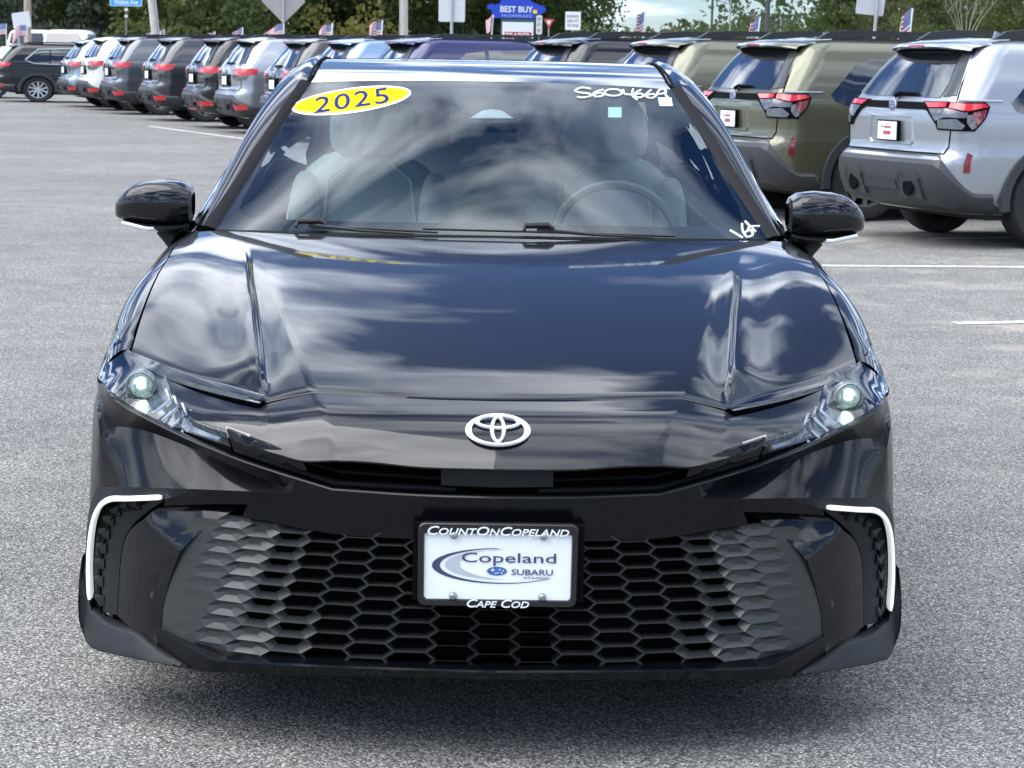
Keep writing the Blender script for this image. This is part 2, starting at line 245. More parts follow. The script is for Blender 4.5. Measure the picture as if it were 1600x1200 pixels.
# plan sweep of the nose and centre-line height of the bonnet
plan_sweep=pchip([(0,0),(.2,.008),(.4,.043),(.5,.075),(.6,.122),(.7,.192),(.8,.285),(.87,.375),(.905,.45),(.922,.53),(.93,.63),(.935,.78)])
bonnet_line=pchip([(-.08,.49),(-.03,.575),(0,.616),(.03,.65),(.07,.684),(.12,.711),(.19,.735),(.3,.772),(.45,.812),(.7,.868),(1.0,.921),(1.2,.949),(1.35,.967),(1.45,.977),(1.6,.988),(1.75,.997)])
def bonnet_z(x,y):
    x=abs(x)
    t=min(max((y-.2)/1.0,0),1); w=.95*(1-t*t*(3-2*t))
    return bonnet_line(y-plan_sweep(min(x,.9))*w)-.012*(x/.8)**4
CURVES={
 'lip_a':[(0.003,-0.0049,0.5581),(0.0348,-0.0041,0.5584),(0.0666,-0.0036,0.5587),(0.0984,-0.0029,0.5589),(0.1304,-0.0016,0.5593),(0.1627,0.0009,0.5597),(0.1915,0.0043,0.5602),(0.2205,0.0086,0.5608),(0.2498,0.0136,0.5615),(0.2791,0.0189,0.5622),(0.3084,0.0241,0.5629),(0.3377,0.0291,0.5635)],
 'lip_b':[(0.3377,0.0291,0.5635),(0.3641,0.0356,0.5699),(0.3905,0.042,0.5763),(0.4169,0.0485,0.5827),(0.4433,0.0549,0.5891),(0.4635,0.062,0.594),(0.4836,0.0689,0.5988),(0.504,0.0763,0.6037),(0.5251,0.0851,0.6091),(0.5469,0.0952,0.6148),(0.5697,0.1065,0.6209),(0.5929,0.1188,0.6273),(0.6159,0.1319,0.6336),(0.638,0.1457,0.6399),(0.6603,0.1611,0.6463),(0.6825,0.1779,0.6529),(0.7041,0.1953,0.6593),(0.7245,0.2124,0.6654),(0.743,0.2285,0.671),(0.7636,0.2477,0.6769),(0.7819,0.266,0.6822),(0.7986,0.2835,0.6877),(0.8169,0.301,0.6961),(0.8335,0.3235,0.7034),(0.8408,0.3399,0.7053),(0.8478,0.3601,0.7065),(0.8545,0.3834,0.7069),(0.861,0.4091,0.7069),(0.8674,0.4362,0.7065),(0.8737,0.4642,0.706),(0.8801,0.4922,0.7054),(0.8865,0.5194,0.705),(0.893,0.545,0.705)],
 'e1top':[(0.4229,0.0488,0.553),(0.4374,0.0651,0.5604),(0.449,0.0742,0.5638),(0.4643,0.0848,0.5673),(0.4819,0.0964,0.5711),(0.5006,0.1086,0.5752),(0.5192,0.1206,0.5797),(0.5335,0.1298,0.5836),(0.5484,0.139,0.588),(0.5638,0.1484,0.5927),(0.5796,0.158,0.5976),(0.5955,0.1679,0.6025),(0.6116,0.178,0.6072),(0.6275,0.1884,0.6116),(0.6432,0.1992,0.6155),(0.6598,0.2113,0.6194),(0.6769,0.2241,0.6234),(0.6941,0.2374,0.6272),(0.7112,0.2509,0.6307),(0.728,0.2645,0.6337),(0.7443,0.2779,0.6362),(0.7598,0.2909,0.638),(0.7742,0.3033,0.6388),(0.7917,0.3192,0.6386),(0.809,0.3359,0.6372),(0.8249,0.3517,0.635),(0.8384,0.3647,0.6321),(0.8487,0.3734,0.6289),(0.8594,0.3786,0.6222),(0.8666,0.3796,0.6091)],
 'e1bot_a':[(0.4229,0.0488,0.553),(0.4412,0.0539,0.5524),(0.4592,0.0587,0.5519),(0.4774,0.0636,0.5513),(0.4959,0.0691,0.5506),(0.5148,0.0758,0.5497),(0.5314,0.0827,0.5488),(0.5483,0.0904,0.5477),(0.5656,0.0988,0.5465),(0.583,0.1076,0.5452),(0.6006,0.1165,0.5439),(0.618,0.1254,0.5426),(0.6354,0.1339,0.5414)],
 'e1bot_b':[(0.6354,0.1339,0.5414),(0.6511,0.1472,0.539),(0.6674,0.1605,0.5366),(0.6839,0.1739,0.5343),(0.7005,0.1872,0.5319),(0.7169,0.2005,0.5295),(0.733,0.2138,0.5272),(0.7486,0.2271,0.5248),(0.7634,0.2403,0.5224),(0.7773,0.2534,0.52),(0.79,0.2664,0.5176),(0.8048,0.2833,0.5145),(0.8179,0.3,0.5114),(0.8299,0.3166,0.5082),(0.8412,0.3332,0.505),(0.8526,0.3498,0.5019),(0.8645,0.3664,0.4987)],
 'e1left':[(0.8645,0.3664,0.4987),(0.869,0.3733,0.5274),(0.8692,0.3748,0.5451),(0.8684,0.3754,0.565),(0.8677,0.3763,0.5826),(0.8666,0.3796,0.6091)],
 'conn':[(0.3377,0.0291,0.5635),(0.359,0.034,0.5609),(0.3803,0.039,0.5583),(0.4016,0.0439,0.5557),(0.4229,0.0488,0.553)],
 'e0side':[(0.8666,0.3796,0.6091),(0.8705,0.3805,0.6311),(0.8746,0.3876,0.6518),(0.8767,0.3983,0.6603),(0.8789,0.4137,0.6679),(0.8812,0.4329,0.6746),(0.8836,0.4546,0.6809),(0.8859,0.4777,0.6868),(0.8883,0.5012,0.6926),(0.8907,0.524,0.6986),(0.893,0.545,0.705)],
 'ob_a':[(0.893,0.545,0.705),(0.8983,0.5502,0.6885),(0.9036,0.5554,0.672),(0.908,0.56,0.655),(0.9111,0.5639,0.6376),(0.9132,0.5673,0.6198),(0.915,0.57,0.6),(0.9163,0.5716,0.5819),(0.9174,0.5727,0.5622),(0.9182,0.5735,0.5415),(0.9191,0.5742,0.5205),(0.92,0.575,0.5)],
 'dout_a':[(0.92,0.575,0.5),(0.9175,0.5567,0.4917),(0.9151,0.5374,0.4818),(0.9127,0.5177,0.4714),(0.9103,0.4981,0.4613),(0.9078,0.4794,0.4524),(0.9052,0.4621,0.4455),(0.9023,0.4468,0.4417),(0.8992,0.434,0.4417),(0.8938,0.4195,0.4508),(0.8879,0.409,0.466),(0.8818,0.3984,0.4794),(0.8733,0.3825,0.4898),(0.8645,0.3664,0.4987)],
 'dtip':[(0.6354,0.1339,0.5414),(0.6375,0.1404,0.536),(0.647,0.1498,0.5301),(0.6631,0.1629,0.5228),(0.6818,0.1775,0.5149),(0.6991,0.1913,0.5072)],
 'gtop_link':[(0.6991,0.1913,0.5072),(0.7052,0.2062,0.4903),(0.6895,0.1943,0.4935),(0.6737,0.1821,0.4967),(0.658,0.1699,0.4999),(0.6422,0.158,0.503),(0.6263,0.1466,0.5059),(0.6102,0.1359,0.5086),(0.5916,0.1249,0.5113),(0.5727,0.1149,0.5136),(0.5538,0.1053,0.5157),(0.5347,0.0959,0.5178),(0.5158,0.0862,0.52),(0.5221,0.0904,0.5055),(0.5284,0.0945,0.491)],
 'gtop':[(0.5284,0.0945,0.491),(0.4988,0.0837,0.4893),(0.4681,0.0733,0.4869),(0.4433,0.0661,0.4836),(0.4174,0.0594,0.4796),(0.3912,0.053,0.4761),(0.3655,0.0468,0.4732),(0.3395,0.041,0.4708),(0.311,0.0356,0.4689),(0.286,0.0316,0.4679),(0.259,0.0277,0.4673),(0.2306,0.0242,0.467),(0.2016,0.021,0.4668),(0.1723,0.0184,0.4666),(0.1454,0.0166,0.4663),(0.1178,0.0153,0.466),(0.0897,0.0145,0.4658),(0.0614,0.0138,0.4656),(0.033,0.0131,0.4654),(0.005,0.0122,0.4652)],
 'dband_out':[(0.8818,0.3984,0.4794),(0.8877,0.4096,0.467),(0.8936,0.4209,0.4547),(0.8992,0.434,0.4417),(0.9037,0.4484,0.4308),(0.9084,0.4662,0.4196),(0.9127,0.484,0.408),(0.9163,0.4984,0.3957),(0.9188,0.506,0.3826),(0.9199,0.5047,0.3667),(0.9198,0.4967,0.3493),(0.9192,0.4862,0.3324),(0.9188,0.4771,0.318),(0.9193,0.467,0.3043),(0.9186,0.4578,0.2899),(0.9162,0.4528,0.2757),(0.9125,0.4487,0.2586),(0.9079,0.4451,0.2398),(0.9032,0.4416,0.2206),(0.8988,0.4379,0.2022)],
 'drl_line':[(0.6991,0.1913,0.5072),(0.7108,0.2008,0.5046),(0.7228,0.2104,0.5018),(0.7349,0.22,0.4991),(0.7469,0.2295,0.4963),(0.7587,0.239,0.4936),(0.77,0.2484,0.491),(0.7806,0.2576,0.4885),(0.7902,0.2666,0.486),(0.8009,0.2774,0.4834),(0.8107,0.288,0.4812),(0.8196,0.2984,0.4789),(0.8278,0.3084,0.4763),(0.8354,0.3179,0.473),(0.8444,0.33,0.4677),(0.8521,0.3414,0.4615),(0.8591,0.3521,0.4544),(0.8648,0.3613,0.4473),(0.8699,0.37,0.4393),(0.8747,0.3788,0.4301),(0.8791,0.3876,0.4203),(0.8833,0.3966,0.4093),(0.8871,0.4054,0.3971),(0.8906,0.4132,0.3836),(0.893,0.4188,0.3714),(0.8953,0.4241,0.358),(0.8972,0.4289,0.3437),(0.8989,0.4331,0.3289),(0.9002,0.4365,0.3138),(0.9011,0.4391,0.2989),(0.9015,0.4405,0.2833),(0.9014,0.4408,0.2673),(0.9008,0.4403,0.2511),(0.9001,0.4393,0.2347),(0.8993,0.4384,0.2184),(0.8988,0.4379,0.2022)],
 'dlink':[(0.8645,0.3664,0.4987),(0.8732,0.3824,0.489),(0.8818,0.3984,0.4794)],
 'pocket_in':[(0.9067,0.4851,0.1903),(0.8972,0.4652,0.1943),(0.8877,0.4446,0.1984),(0.8782,0.4243,0.2025),(0.8688,0.4053,0.2062),(0.8594,0.3887,0.2091),(0.8487,0.3729,0.2114),(0.838,0.3594,0.213),(0.8273,0.3459,0.2145),(0.8265,0.3476,0.2365),(0.8258,0.3494,0.2586),(0.8248,0.3508,0.2804),(0.8234,0.3513,0.3014),(0.8219,0.3512,0.3201),(0.8202,0.3506,0.3385),(0.8179,0.3491,0.356),(0.8145,0.346,0.3718),(0.8093,0.3406,0.3873),(0.8028,0.3334,0.4009),(0.7951,0.3247,0.4139),(0.7868,0.3155,0.4251),(0.7774,0.305,0.4357),(0.7672,0.2935,0.446),(0.7567,0.2813,0.4562),(0.7464,0.2689,0.4657),(0.7356,0.2555,0.475),(0.7244,0.2416,0.4843),(0.7132,0.2275,0.4935),(0.7021,0.2137,0.5028)],
 'pocket_drl':[(0.7021,0.2137,0.5028),(0.716,0.2279,0.499),(0.7303,0.2425,0.4952),(0.7447,0.2571,0.4913),(0.7589,0.2716,0.4875),(0.7725,0.2857,0.4837),(0.7853,0.2992,0.4802),(0.797,0.3118,0.477),(0.8102,0.3265,0.4735),(0.8222,0.3403,0.4706),(0.8331,0.3533,0.4675),(0.8429,0.3656,0.4634),(0.856,0.3835,0.455),(0.8667,0.3998,0.4447),(0.8752,0.4136,0.4336),(0.8826,0.4269,0.4201),(0.8885,0.4387,0.4065),(0.8939,0.4508,0.3908),(0.8988,0.4628,0.3729),(0.9024,0.4729,0.3571),(0.9058,0.4841,0.3396),(0.9089,0.4946,0.321),(0.9112,0.503,0.3019),(0.9126,0.5075,0.2831),(0.9126,0.5071,0.2648),(0.9116,0.5032,0.2463),(0.9099,0.4972,0.2276),(0.9081,0.4906,0.2089),(0.9067,0.4851,0.1903)],
 'drl_c':[(0.7073,0.1819,0.5117),(0.7165,0.1901,0.5097),(0.7259,0.1983,0.5076),(0.7353,0.2065,0.5055),(0.7448,0.2147,0.5034),(0.7541,0.2229,0.5013),(0.7633,0.2311,0.4992),(0.7721,0.2391,0.4972),(0.7805,0.247,0.4952),(0.7884,0.2547,0.4933),(0.7974,0.2639,0.4913),(0.8058,0.273,0.4895),(0.8138,0.2819,0.4877),(0.8214,0.2907,0.4858),(0.8285,0.2992,0.4836),(0.8351,0.3075,0.4808),(0.843,0.318,0.4764),(0.8501,0.3281,0.4714),(0.8565,0.3379,0.4658),(0.8624,0.3472,0.4597),(0.8673,0.355,0.4536),(0.8716,0.3624,0.4471),(0.8755,0.3695,0.4399),(0.8793,0.3768,0.4319),(0.8829,0.3842,0.4234),(0.8862,0.3918,0.4142),(0.8893,0.3993,0.4043),(0.8922,0.4064,0.3936),(0.8948,0.4128,0.3822),(0.8968,0.4178,0.3716),(0.8987,0.4226,0.3602),(0.9004,0.4271,0.3481),(0.9019,0.4312,0.3356),(0.9031,0.4346,0.3231),(0.9041,0.4374,0.3107),(0.9047,0.4392,0.2988),(0.905,0.44,0.2868),(0.9047,0.4396,0.2749),(0.9042,0.4385,0.2632),(0.9035,0.4369,0.2515),(0.9028,0.4354,0.2398),(0.9023,0.4343,0.228)],
 'g1':[(0.6664,0.166,0.3997),(0.6792,0.1792,0.4066),(0.6921,0.1925,0.4135),(0.7049,0.2058,0.4204),(0.7178,0.2191,0.4273),(0.7306,0.2323,0.4343),(0.7435,0.2456,0.4412),(0.7563,0.2589,0.4481),(0.7361,0.2524,0.468),(0.7232,0.2465,0.4755),(0.7097,0.2399,0.4821),(0.6938,0.2282,0.4852),(0.678,0.2163,0.4884),(0.6621,0.2045,0.4915),(0.6462,0.1927,0.4946),(0.6302,0.1813,0.4975),(0.6142,0.1703,0.5003),(0.5985,0.1602,0.5027),(0.5828,0.1504,0.505),(0.567,0.141,0.5071),(0.5512,0.1316,0.5091),(0.5354,0.1223,0.5112),(0.5196,0.1128,0.5133),(0.5341,0.1173,0.506),(0.5486,0.1217,0.4987),(0.5623,0.1261,0.4908),(0.58,0.1323,0.4781),(0.5971,0.1384,0.4645),(0.6155,0.1444,0.4503),(0.6335,0.1506,0.4352),(0.6448,0.1555,0.4238),(0.6556,0.1608,0.4117),(0.6664,0.166,0.3997)],
 'g2':[(0.6664,0.166,0.3997),(0.6729,0.1731,0.383),(0.6796,0.1804,0.3662),(0.6861,0.1873,0.3496),(0.6917,0.1934,0.3332),(0.6973,0.1996,0.3144),(0.7021,0.2049,0.296),(0.7062,0.209,0.2774),(0.7093,0.2113,0.2592),(0.7119,0.2125,0.2409),(0.7144,0.2137,0.2226),(0.7201,0.2085,0.1956),(0.7209,0.2042,0.177),(0.7345,0.2189,0.1817),(0.7481,0.2335,0.1864),(0.7616,0.2483,0.1912),(0.7746,0.2637,0.196),(0.7873,0.2802,0.2011),(0.7996,0.2972,0.2063),(0.8116,0.3145,0.2115),(0.8237,0.3316,0.2167),(0.8229,0.3335,0.239),(0.8223,0.3356,0.2614),(0.8214,0.3371,0.2835),(0.8198,0.3371,0.3048),(0.818,0.3357,0.3239),(0.8158,0.3334,0.3428),(0.813,0.3299,0.3606),(0.8092,0.3251,0.3765),(0.8039,0.318,0.3916),(0.7975,0.3092,0.4047),(0.7899,0.2993,0.4165),(0.7797,0.2867,0.428),(0.768,0.2728,0.438),(0.7563,0.2589,0.4481),(0.7435,0.2456,0.4412),(0.7306,0.2323,0.4343),(0.7178,0.2191,0.4273),(0.7049,0.2058,0.4204),(0.6921,0.1925,0.4135),(0.6792,0.1792,0.4066),(0.6664,0.166,0.3997)],
 'sp':[(0.924,0.46,0.318),(0.9186,0.466,0.2895),(0.9138,0.4571,0.2693),(0.9089,0.4481,0.2478),(0.9043,0.4393,0.2287),(0.9005,0.4313,0.2156),(0.8957,0.419,0.2069),(0.8862,0.4028,0.2051),(0.8768,0.3865,0.2031),(0.8675,0.3702,0.2011),(0.858,0.354,0.1992),(0.8482,0.3383,0.1978),(0.8379,0.3231,0.197),(0.8253,0.3062,0.1975),(0.8119,0.2897,0.1991),(0.7983,0.2738,0.201),(0.7847,0.2584,0.202),(0.7717,0.2438,0.2012),(0.7584,0.2288,0.1979),(0.7455,0.2149,0.1927),(0.7325,0.2012,0.187),(0.7186,0.1872,0.1815),(0.705,0.1743,0.1772),(0.6907,0.1611,0.1728),(0.6759,0.1479,0.1685),(0.661,0.1347,0.1642),(0.6464,0.1215,0.1598),(0.6493,0.1236,0.155),(0.6649,0.133,0.155),(0.6803,0.1417,0.1551),(0.6958,0.1505,0.1553),(0.7113,0.1599,0.1552),(0.7269,0.1706,0.1549),(0.7427,0.1833,0.1541),(0.7551,0.1945,0.1531),(0.7682,0.2071,0.1518),(0.7817,0.2208,0.1502),(0.7954,0.2354,0.1484),(0.8092,0.2507,0.1464),(0.8226,0.2664,0.1444),(0.8357,0.2823,0.1423),(0.8479,0.2982,0.1402),(0.8593,0.314,0.1382),(0.8694,0.3292,0.1363),(0.8782,0.3438,0.1345),(0.8879,0.3635,0.1323),(0.8953,0.3829,0.1302),(0.9011,0.4022,0.1281),(0.9061,0.4215,0.1261),(0.9112,0.4407,0.1241),(0.917,0.46,0.122),(0.9218,0.4563,0.1383),(0.9266,0.4526,0.1546),(0.93,0.45,0.171),(0.9314,0.4492,0.1941),(0.931,0.45,0.218),(0.9307,0.4512,0.2379),(0.9301,0.453,0.2587),(0.929,0.455,0.278),(0.9267,0.4574,0.2985),(0.924,0.46,0.318)],
 'l1':[(0.7147,0.216,0.2234),(0.7068,0.2125,0.2188),(0.694,0.2048,0.2156),(0.674,0.192,0.2123),(0.6487,0.1756,0.209),(0.6201,0.1574,0.2059),(0.5901,0.139,0.2032),(0.5605,0.1222,0.201),(0.5332,0.1086,0.1996),(0.5059,0.0968,0.1992),(0.4791,0.0865,0.1997),(0.4521,0.0773,0.2008),(0.424,0.069,0.2021),(0.3941,0.0615,0.2034),(0.3616,0.0543,0.2043),(0.3369,0.0498,0.2045),(0.3105,0.0458,0.2048),(0.2828,0.0424,0.2049),(0.254,0.0394,0.205),(0.2243,0.0367,0.205),(0.1939,0.0343,0.205),(0.163,0.032,0.205),(0.1319,0.0299,0.205),(0.1009,0.0277,0.205),(0.07,0.0255,0.2049),(0.0396,0.0231,0.2049),(0.0099,0.0204,0.205)],
 'l2':[(0.72,0.2084,0.2225),(0.6972,0.1865,0.2158),(0.6743,0.1645,0.2091),(0.6517,0.1433,0.2026),(0.6306,0.1243,0.1967),(0.6096,0.106,0.1909),(0.5887,0.0878,0.1851),(0.5603,0.0765,0.1871),(0.5324,0.0647,0.1891),(0.5047,0.0527,0.1912),(0.477,0.0408,0.1933),(0.4488,0.0293,0.1952),(0.4198,0.0186,0.1971),(0.3897,0.0089,0.1986),(0.3581,0.0006,0.1999),(0.3319,-0.0049,0.2007),(0.3046,-0.0094,0.2012),(0.2766,-0.0131,0.2016),(0.2478,-0.0162,0.2019),(0.2185,-0.0187,0.202),(0.1887,-0.0208,0.202),(0.1587,-0.0227,0.202),(0.1285,-0.0244,0.2019),(0.0983,-0.0261,0.2019),(0.0683,-0.028,0.2018),(0.0385,-0.0301,0.2019),(0.0092,-0.0326,0.202)],
 'l3':[(0.7217,0.2099,0.1754),(0.6967,0.1848,0.1672),(0.6718,0.1597,0.159),(0.6484,0.1379,0.1539),(0.6257,0.1201,0.1538),(0.604,0.1043,0.1555),(0.577,0.0936,0.158),(0.5505,0.0825,0.1607),(0.5242,0.0712,0.1635),(0.4979,0.0599,0.1663),(0.4713,0.0488,0.169),(0.4444,0.0382,0.1716),(0.4168,0.0283,0.174),(0.3883,0.0194,0.176),(0.3587,0.0117,0.1778),(0.3321,0.0062,0.179),(0.3046,0.0016,0.1799),(0.2764,-0.0022,0.1806),(0.2476,-0.0052,0.1811),(0.2183,-0.0078,0.1814),(0.1886,-0.0099,0.1816),(0.1587,-0.0117,0.1818),(0.1286,-0.0134,0.1819),(0.0986,-0.0151,0.182),(0.0687,-0.017,0.1821),(0.039,-0.0191,0.1823),(0.0097,-0.0216,0.1827)],
 'gside':[(0.5284,0.0945,0.491),(0.5444,0.1017,0.4837),(0.5605,0.1093,0.4766),(0.5782,0.1182,0.4709),(0.5959,0.1277,0.464),(0.6088,0.1351,0.456),(0.6214,0.1428,0.4462),(0.6335,0.1506,0.4352),(0.6458,0.1595,0.4226),(0.6574,0.1686,0.4086),(0.6678,0.177,0.393),(0.6772,0.1849,0.3739),(0.6853,0.1919,0.353),(0.6923,0.1979,0.3322),(0.6977,0.2023,0.3139),(0.7023,0.2059,0.2957),(0.7062,0.209,0.2774),(0.7094,0.2116,0.2594),(0.712,0.2138,0.2414),(0.7147,0.216,0.2234)],
 'nose_lip':[(0.0021,0.0101,0.615),(0.0319,0.0114,0.6153),(0.0619,0.0125,0.6156),(0.0919,0.0136,0.6158),(0.1217,0.0148,0.6161),(0.151,0.0165,0.6166),(0.1795,0.0188,0.6172),(0.2099,0.022,0.6181),(0.2395,0.026,0.6193),(0.2687,0.0303,0.6206),(0.2977,0.0346,0.6219),(0.3269,0.0388,0.6232),(0.3538,0.0477,0.6238),(0.3807,0.0565,0.6244),(0.4047,0.0641,0.6268),(0.4452,0.0755,0.6402),(0.4651,0.084,0.6456),(0.4885,0.0952,0.6512),(0.5139,0.1079,0.6571),(0.5397,0.121,0.6631),(0.5646,0.1333,0.6689)],
 'slat_up':[(0.114,0.0339,0.5908),(0.1435,0.0377,0.5916),(0.173,0.0415,0.5925),(0.2026,0.0453,0.5933),(0.2321,0.0491,0.5941),(0.2616,0.0529,0.595),(0.2912,0.0567,0.5958),(0.3207,0.0606,0.5966),(0.3483,0.0683,0.6024),(0.3759,0.0761,0.6082),(0.4035,0.0838,0.6139)],
 'slat_lo':[(0.0847,0.0229,0.57),(0.1153,0.0244,0.5704),(0.146,0.0259,0.5709),(0.1792,0.0287,0.5714),(0.2082,0.0325,0.5718),(0.2393,0.0374,0.5722),(0.2717,0.0429,0.5726),(0.3045,0.0485,0.5731),(0.3366,0.0539,0.5735),(0.3657,0.063,0.5816),(0.3945,0.0718,0.5894),(0.4193,0.0782,0.5956),(0.4459,0.0857,0.6021),(0.4692,0.0941,0.6078),(0.4953,0.1043,0.6141),(0.5225,0.1152,0.6207),(0.5491,0.1258,0.6271)],
 'trim':[(0.5652,0.1386,0.6667),(0.5339,0.1244,0.6595),(0.5017,0.1096,0.6523),(0.4714,0.096,0.6453),(0.446,0.0858,0.6384),(0.4055,0.0743,0.6237),(0.3919,0.0712,0.5936),(0.4179,0.0777,0.5973),(0.4459,0.0857,0.6021),(0.4697,0.0943,0.6075),(0.4962,0.1046,0.6142),(0.5236,0.1157,0.6214),(0.5505,0.1265,0.6283),(0.5652,0.1386,0.6667)],
 'hl_top':[(0.872,0.6593,0.7969),(0.8634,0.6407,0.7924),(0.8548,0.622,0.7878),(0.8462,0.6033,0.7832),(0.8375,0.5847,0.7786),(0.8289,0.566,0.774),(0.8153,0.5506,0.7717),(0.8014,0.5347,0.7693),(0.7875,0.5186,0.7668),(0.7735,0.5023,0.7643),(0.7594,0.486,0.7618),(0.7455,0.4699,0.7593),(0.7316,0.454,0.7569),(0.718,0.4386,0.7546),(0.7046,0.4237,0.7523),(0.6915,0.4095,0.7502),(0.6789,0.3962,0.7483),(0.6666,0.3839,0.7466),(0.6501,0.3683,0.7445),(0.6343,0.3542,0.7428),(0.619,0.3412,0.7414),(0.604,0.3289,0.74),(0.5893,0.3169,0.7385),(0.5745,0.3047,0.737),(0.5584,0.2913,0.735),(0.5426,0.2783,0.733),(0.527,0.2656,0.731),(0.5114,0.2529,0.729),(0.4957,0.2401,0.727)],
 'hl_spear':[(0.4957,0.2401,0.727),(0.5052,0.225,0.7208),(0.5214,0.2366,0.7221),(0.5378,0.2481,0.7234),(0.554,0.2596,0.7247),(0.5702,0.2714,0.726),(0.586,0.2836,0.7273),(0.6018,0.2964,0.7287),(0.6174,0.3096,0.73),(0.6328,0.3231,0.7314),(0.6479,0.3368,0.7329),(0.6626,0.3505,0.7345),(0.6765,0.364,0.7362),(0.6901,0.3777,0.7379),(0.7034,0.3915,0.7398),(0.7166,0.4054,0.7416),(0.73,0.4192,0.7435)],
 'hl_curve':[(0.73,0.4192,0.7435),(0.7241,0.3981,0.7366),(0.7182,0.3769,0.7297),(0.7119,0.3557,0.7231),(0.7069,0.3392,0.7182),(0.7018,0.3226,0.7135),(0.6962,0.306,0.7088),(0.6896,0.2895,0.7039),(0.6813,0.2714,0.698),(0.6719,0.253,0.6916),(0.6617,0.2355,0.6856),(0.651,0.2199,0.6807),(0.6389,0.206,0.6772),(0.6261,0.194,0.6746),(0.6129,0.1826,0.6723),(0.5991,0.1717,0.67),(0.5848,0.1616,0.6679),(0.5705,0.1514,0.6658)],
 'hl_end':[(0.5705,0.1514,0.6658),(0.5622,0.1356,0.6496),(0.555,0.1306,0.6316)],
 'hl_bot':[(0.555,0.1306,0.6316),(0.5661,0.14,0.6337),(0.5784,0.1503,0.636),(0.594,0.1625,0.6386),(0.6118,0.1762,0.6416),(0.6299,0.1903,0.6447),(0.644,0.2014,0.6472),(0.6582,0.2127,0.6498),(0.6725,0.2245,0.6525),(0.6871,0.2368,0.6554),(0.7005,0.2487,0.6582),(0.7143,0.2615,0.6612),(0.7281,0.2745,0.6644),(0.7415,0.2872,0.6676),(0.7542,0.2989,0.6707),(0.7705,0.314,0.6743),(0.7858,0.3281,0.6779),(0.8002,0.3402,0.6831),(0.8159,0.3483,0.6934),(0.8309,0.3603,0.7035),(0.8375,0.3709,0.7063),(0.8441,0.385,0.7084),(0.8508,0.4019,0.7098),(0.8576,0.421,0.7106),(0.8643,0.442,0.7111),(0.8711,0.4641,0.7112),(0.8779,0.487,0.7112),(0.8847,0.5101,0.7112),(0.8915,0.5328,0.7112),(0.8982,0.5546,0.7114),(0.905,0.575,0.712)],
 'hl_out':[(0.905,0.575,0.712),(0.8995,0.5891,0.7262),(0.894,0.6031,0.7403),(0.8885,0.6172,0.7545),(0.883,0.6312,0.7686),(0.8775,0.6453,0.7828),(0.872,0.6593,0.7969)],
 'nose_top':[(0.0025,0.1803,0.7318),(0.0227,0.1814,0.7319),(0.0429,0.1823,0.7321),(0.0631,0.1831,0.7322),(0.0832,0.1839,0.7324),(0.1034,0.1848,0.7325),(0.1237,0.1859,0.7327),(0.1441,0.1873,0.7328),(0.1646,0.1891,0.733),(0.1853,0.1914,0.7332),(0.2054,0.1942,0.7333),(0.2256,0.1974,0.7335),(0.2461,0.2011,0.7337),(0.2666,0.205,0.7339),(0.2872,0.2092,0.734),(0.3078,0.2135,0.7342),(0.3285,0.2179,0.7344),(0.3491,0.2222,0.7346),(0.3698,0.2265,0.7348),(0.3903,0.2305,0.7349),(0.4107,0.2311,0.733),(0.4311,0.2317,0.7311),(0.4516,0.2323,0.7291),(0.472,0.2329,0.7272),(0.4924,0.2335,0.7253)],
 'nose_spear':[(0.4924,0.2335,0.7253),(0.503,0.2161,0.7181),(0.5195,0.228,0.7195),(0.5362,0.2398,0.7208),(0.5527,0.2516,0.7222),(0.5691,0.2637,0.7236),(0.5852,0.2762,0.725),(0.6011,0.2891,0.7263),(0.6168,0.3024,0.7276),(0.6322,0.316,0.729),(0.6472,0.3297,0.7304),(0.6618,0.3435,0.732),(0.675,0.3566,0.7337),(0.6876,0.3699,0.7355),(0.6999,0.3833,0.7374),(0.7122,0.3967,0.7394),(0.7246,0.4101,0.7413)],
 'nose_curve':[(0.7246,0.4101,0.7413),(0.719,0.3913,0.7353),(0.7134,0.3726,0.7293),(0.7075,0.3534,0.7235),(0.7009,0.3324,0.7174),(0.6939,0.3109,0.7115),(0.6855,0.2896,0.7053),(0.6775,0.272,0.6997),(0.6685,0.2542,0.6936),(0.6587,0.2371,0.6879),(0.6485,0.222,0.6832),(0.637,0.2083,0.6797),(0.6247,0.1964,0.6771),(0.6118,0.185,0.6747),(0.5977,0.1737,0.6722),(0.5828,0.163,0.67),(0.568,0.1523,0.6678)],
 'nose_low':[(0.568,0.1523,0.6678),(0.5499,0.1411,0.6641),(0.531,0.1294,0.6605),(0.512,0.1175,0.6568),(0.4934,0.1058,0.6531),(0.4756,0.0949,0.6495),(0.4594,0.0851,0.646),(0.4453,0.0767,0.6427),(0.4244,0.0643,0.6361),(0.4041,0.0544,0.6305),(0.3866,0.0485,0.6283),(0.3671,0.0432,0.627),(0.3466,0.0382,0.6261),(0.3266,0.033,0.6249),(0.3057,0.0296,0.6242),(0.285,0.0259,0.6235),(0.2643,0.0223,0.6227),(0.2435,0.0187,0.622),(0.2225,0.0153,0.6213),(0.2012,0.0123,0.6207),(0.1794,0.0098,0.6202),(0.1604,0.0081,0.6198),(0.1411,0.0068,0.6194),(0.1215,0.0057,0.6192),(0.1017,0.0049,0.6189),(0.0818,0.0043,0.6187),(0.0617,0.0037,0.6185),(0.0417,0.0031,0.6183),(0.0218,0.0024,0.6181),(0.002,0.0016,0.6179)],
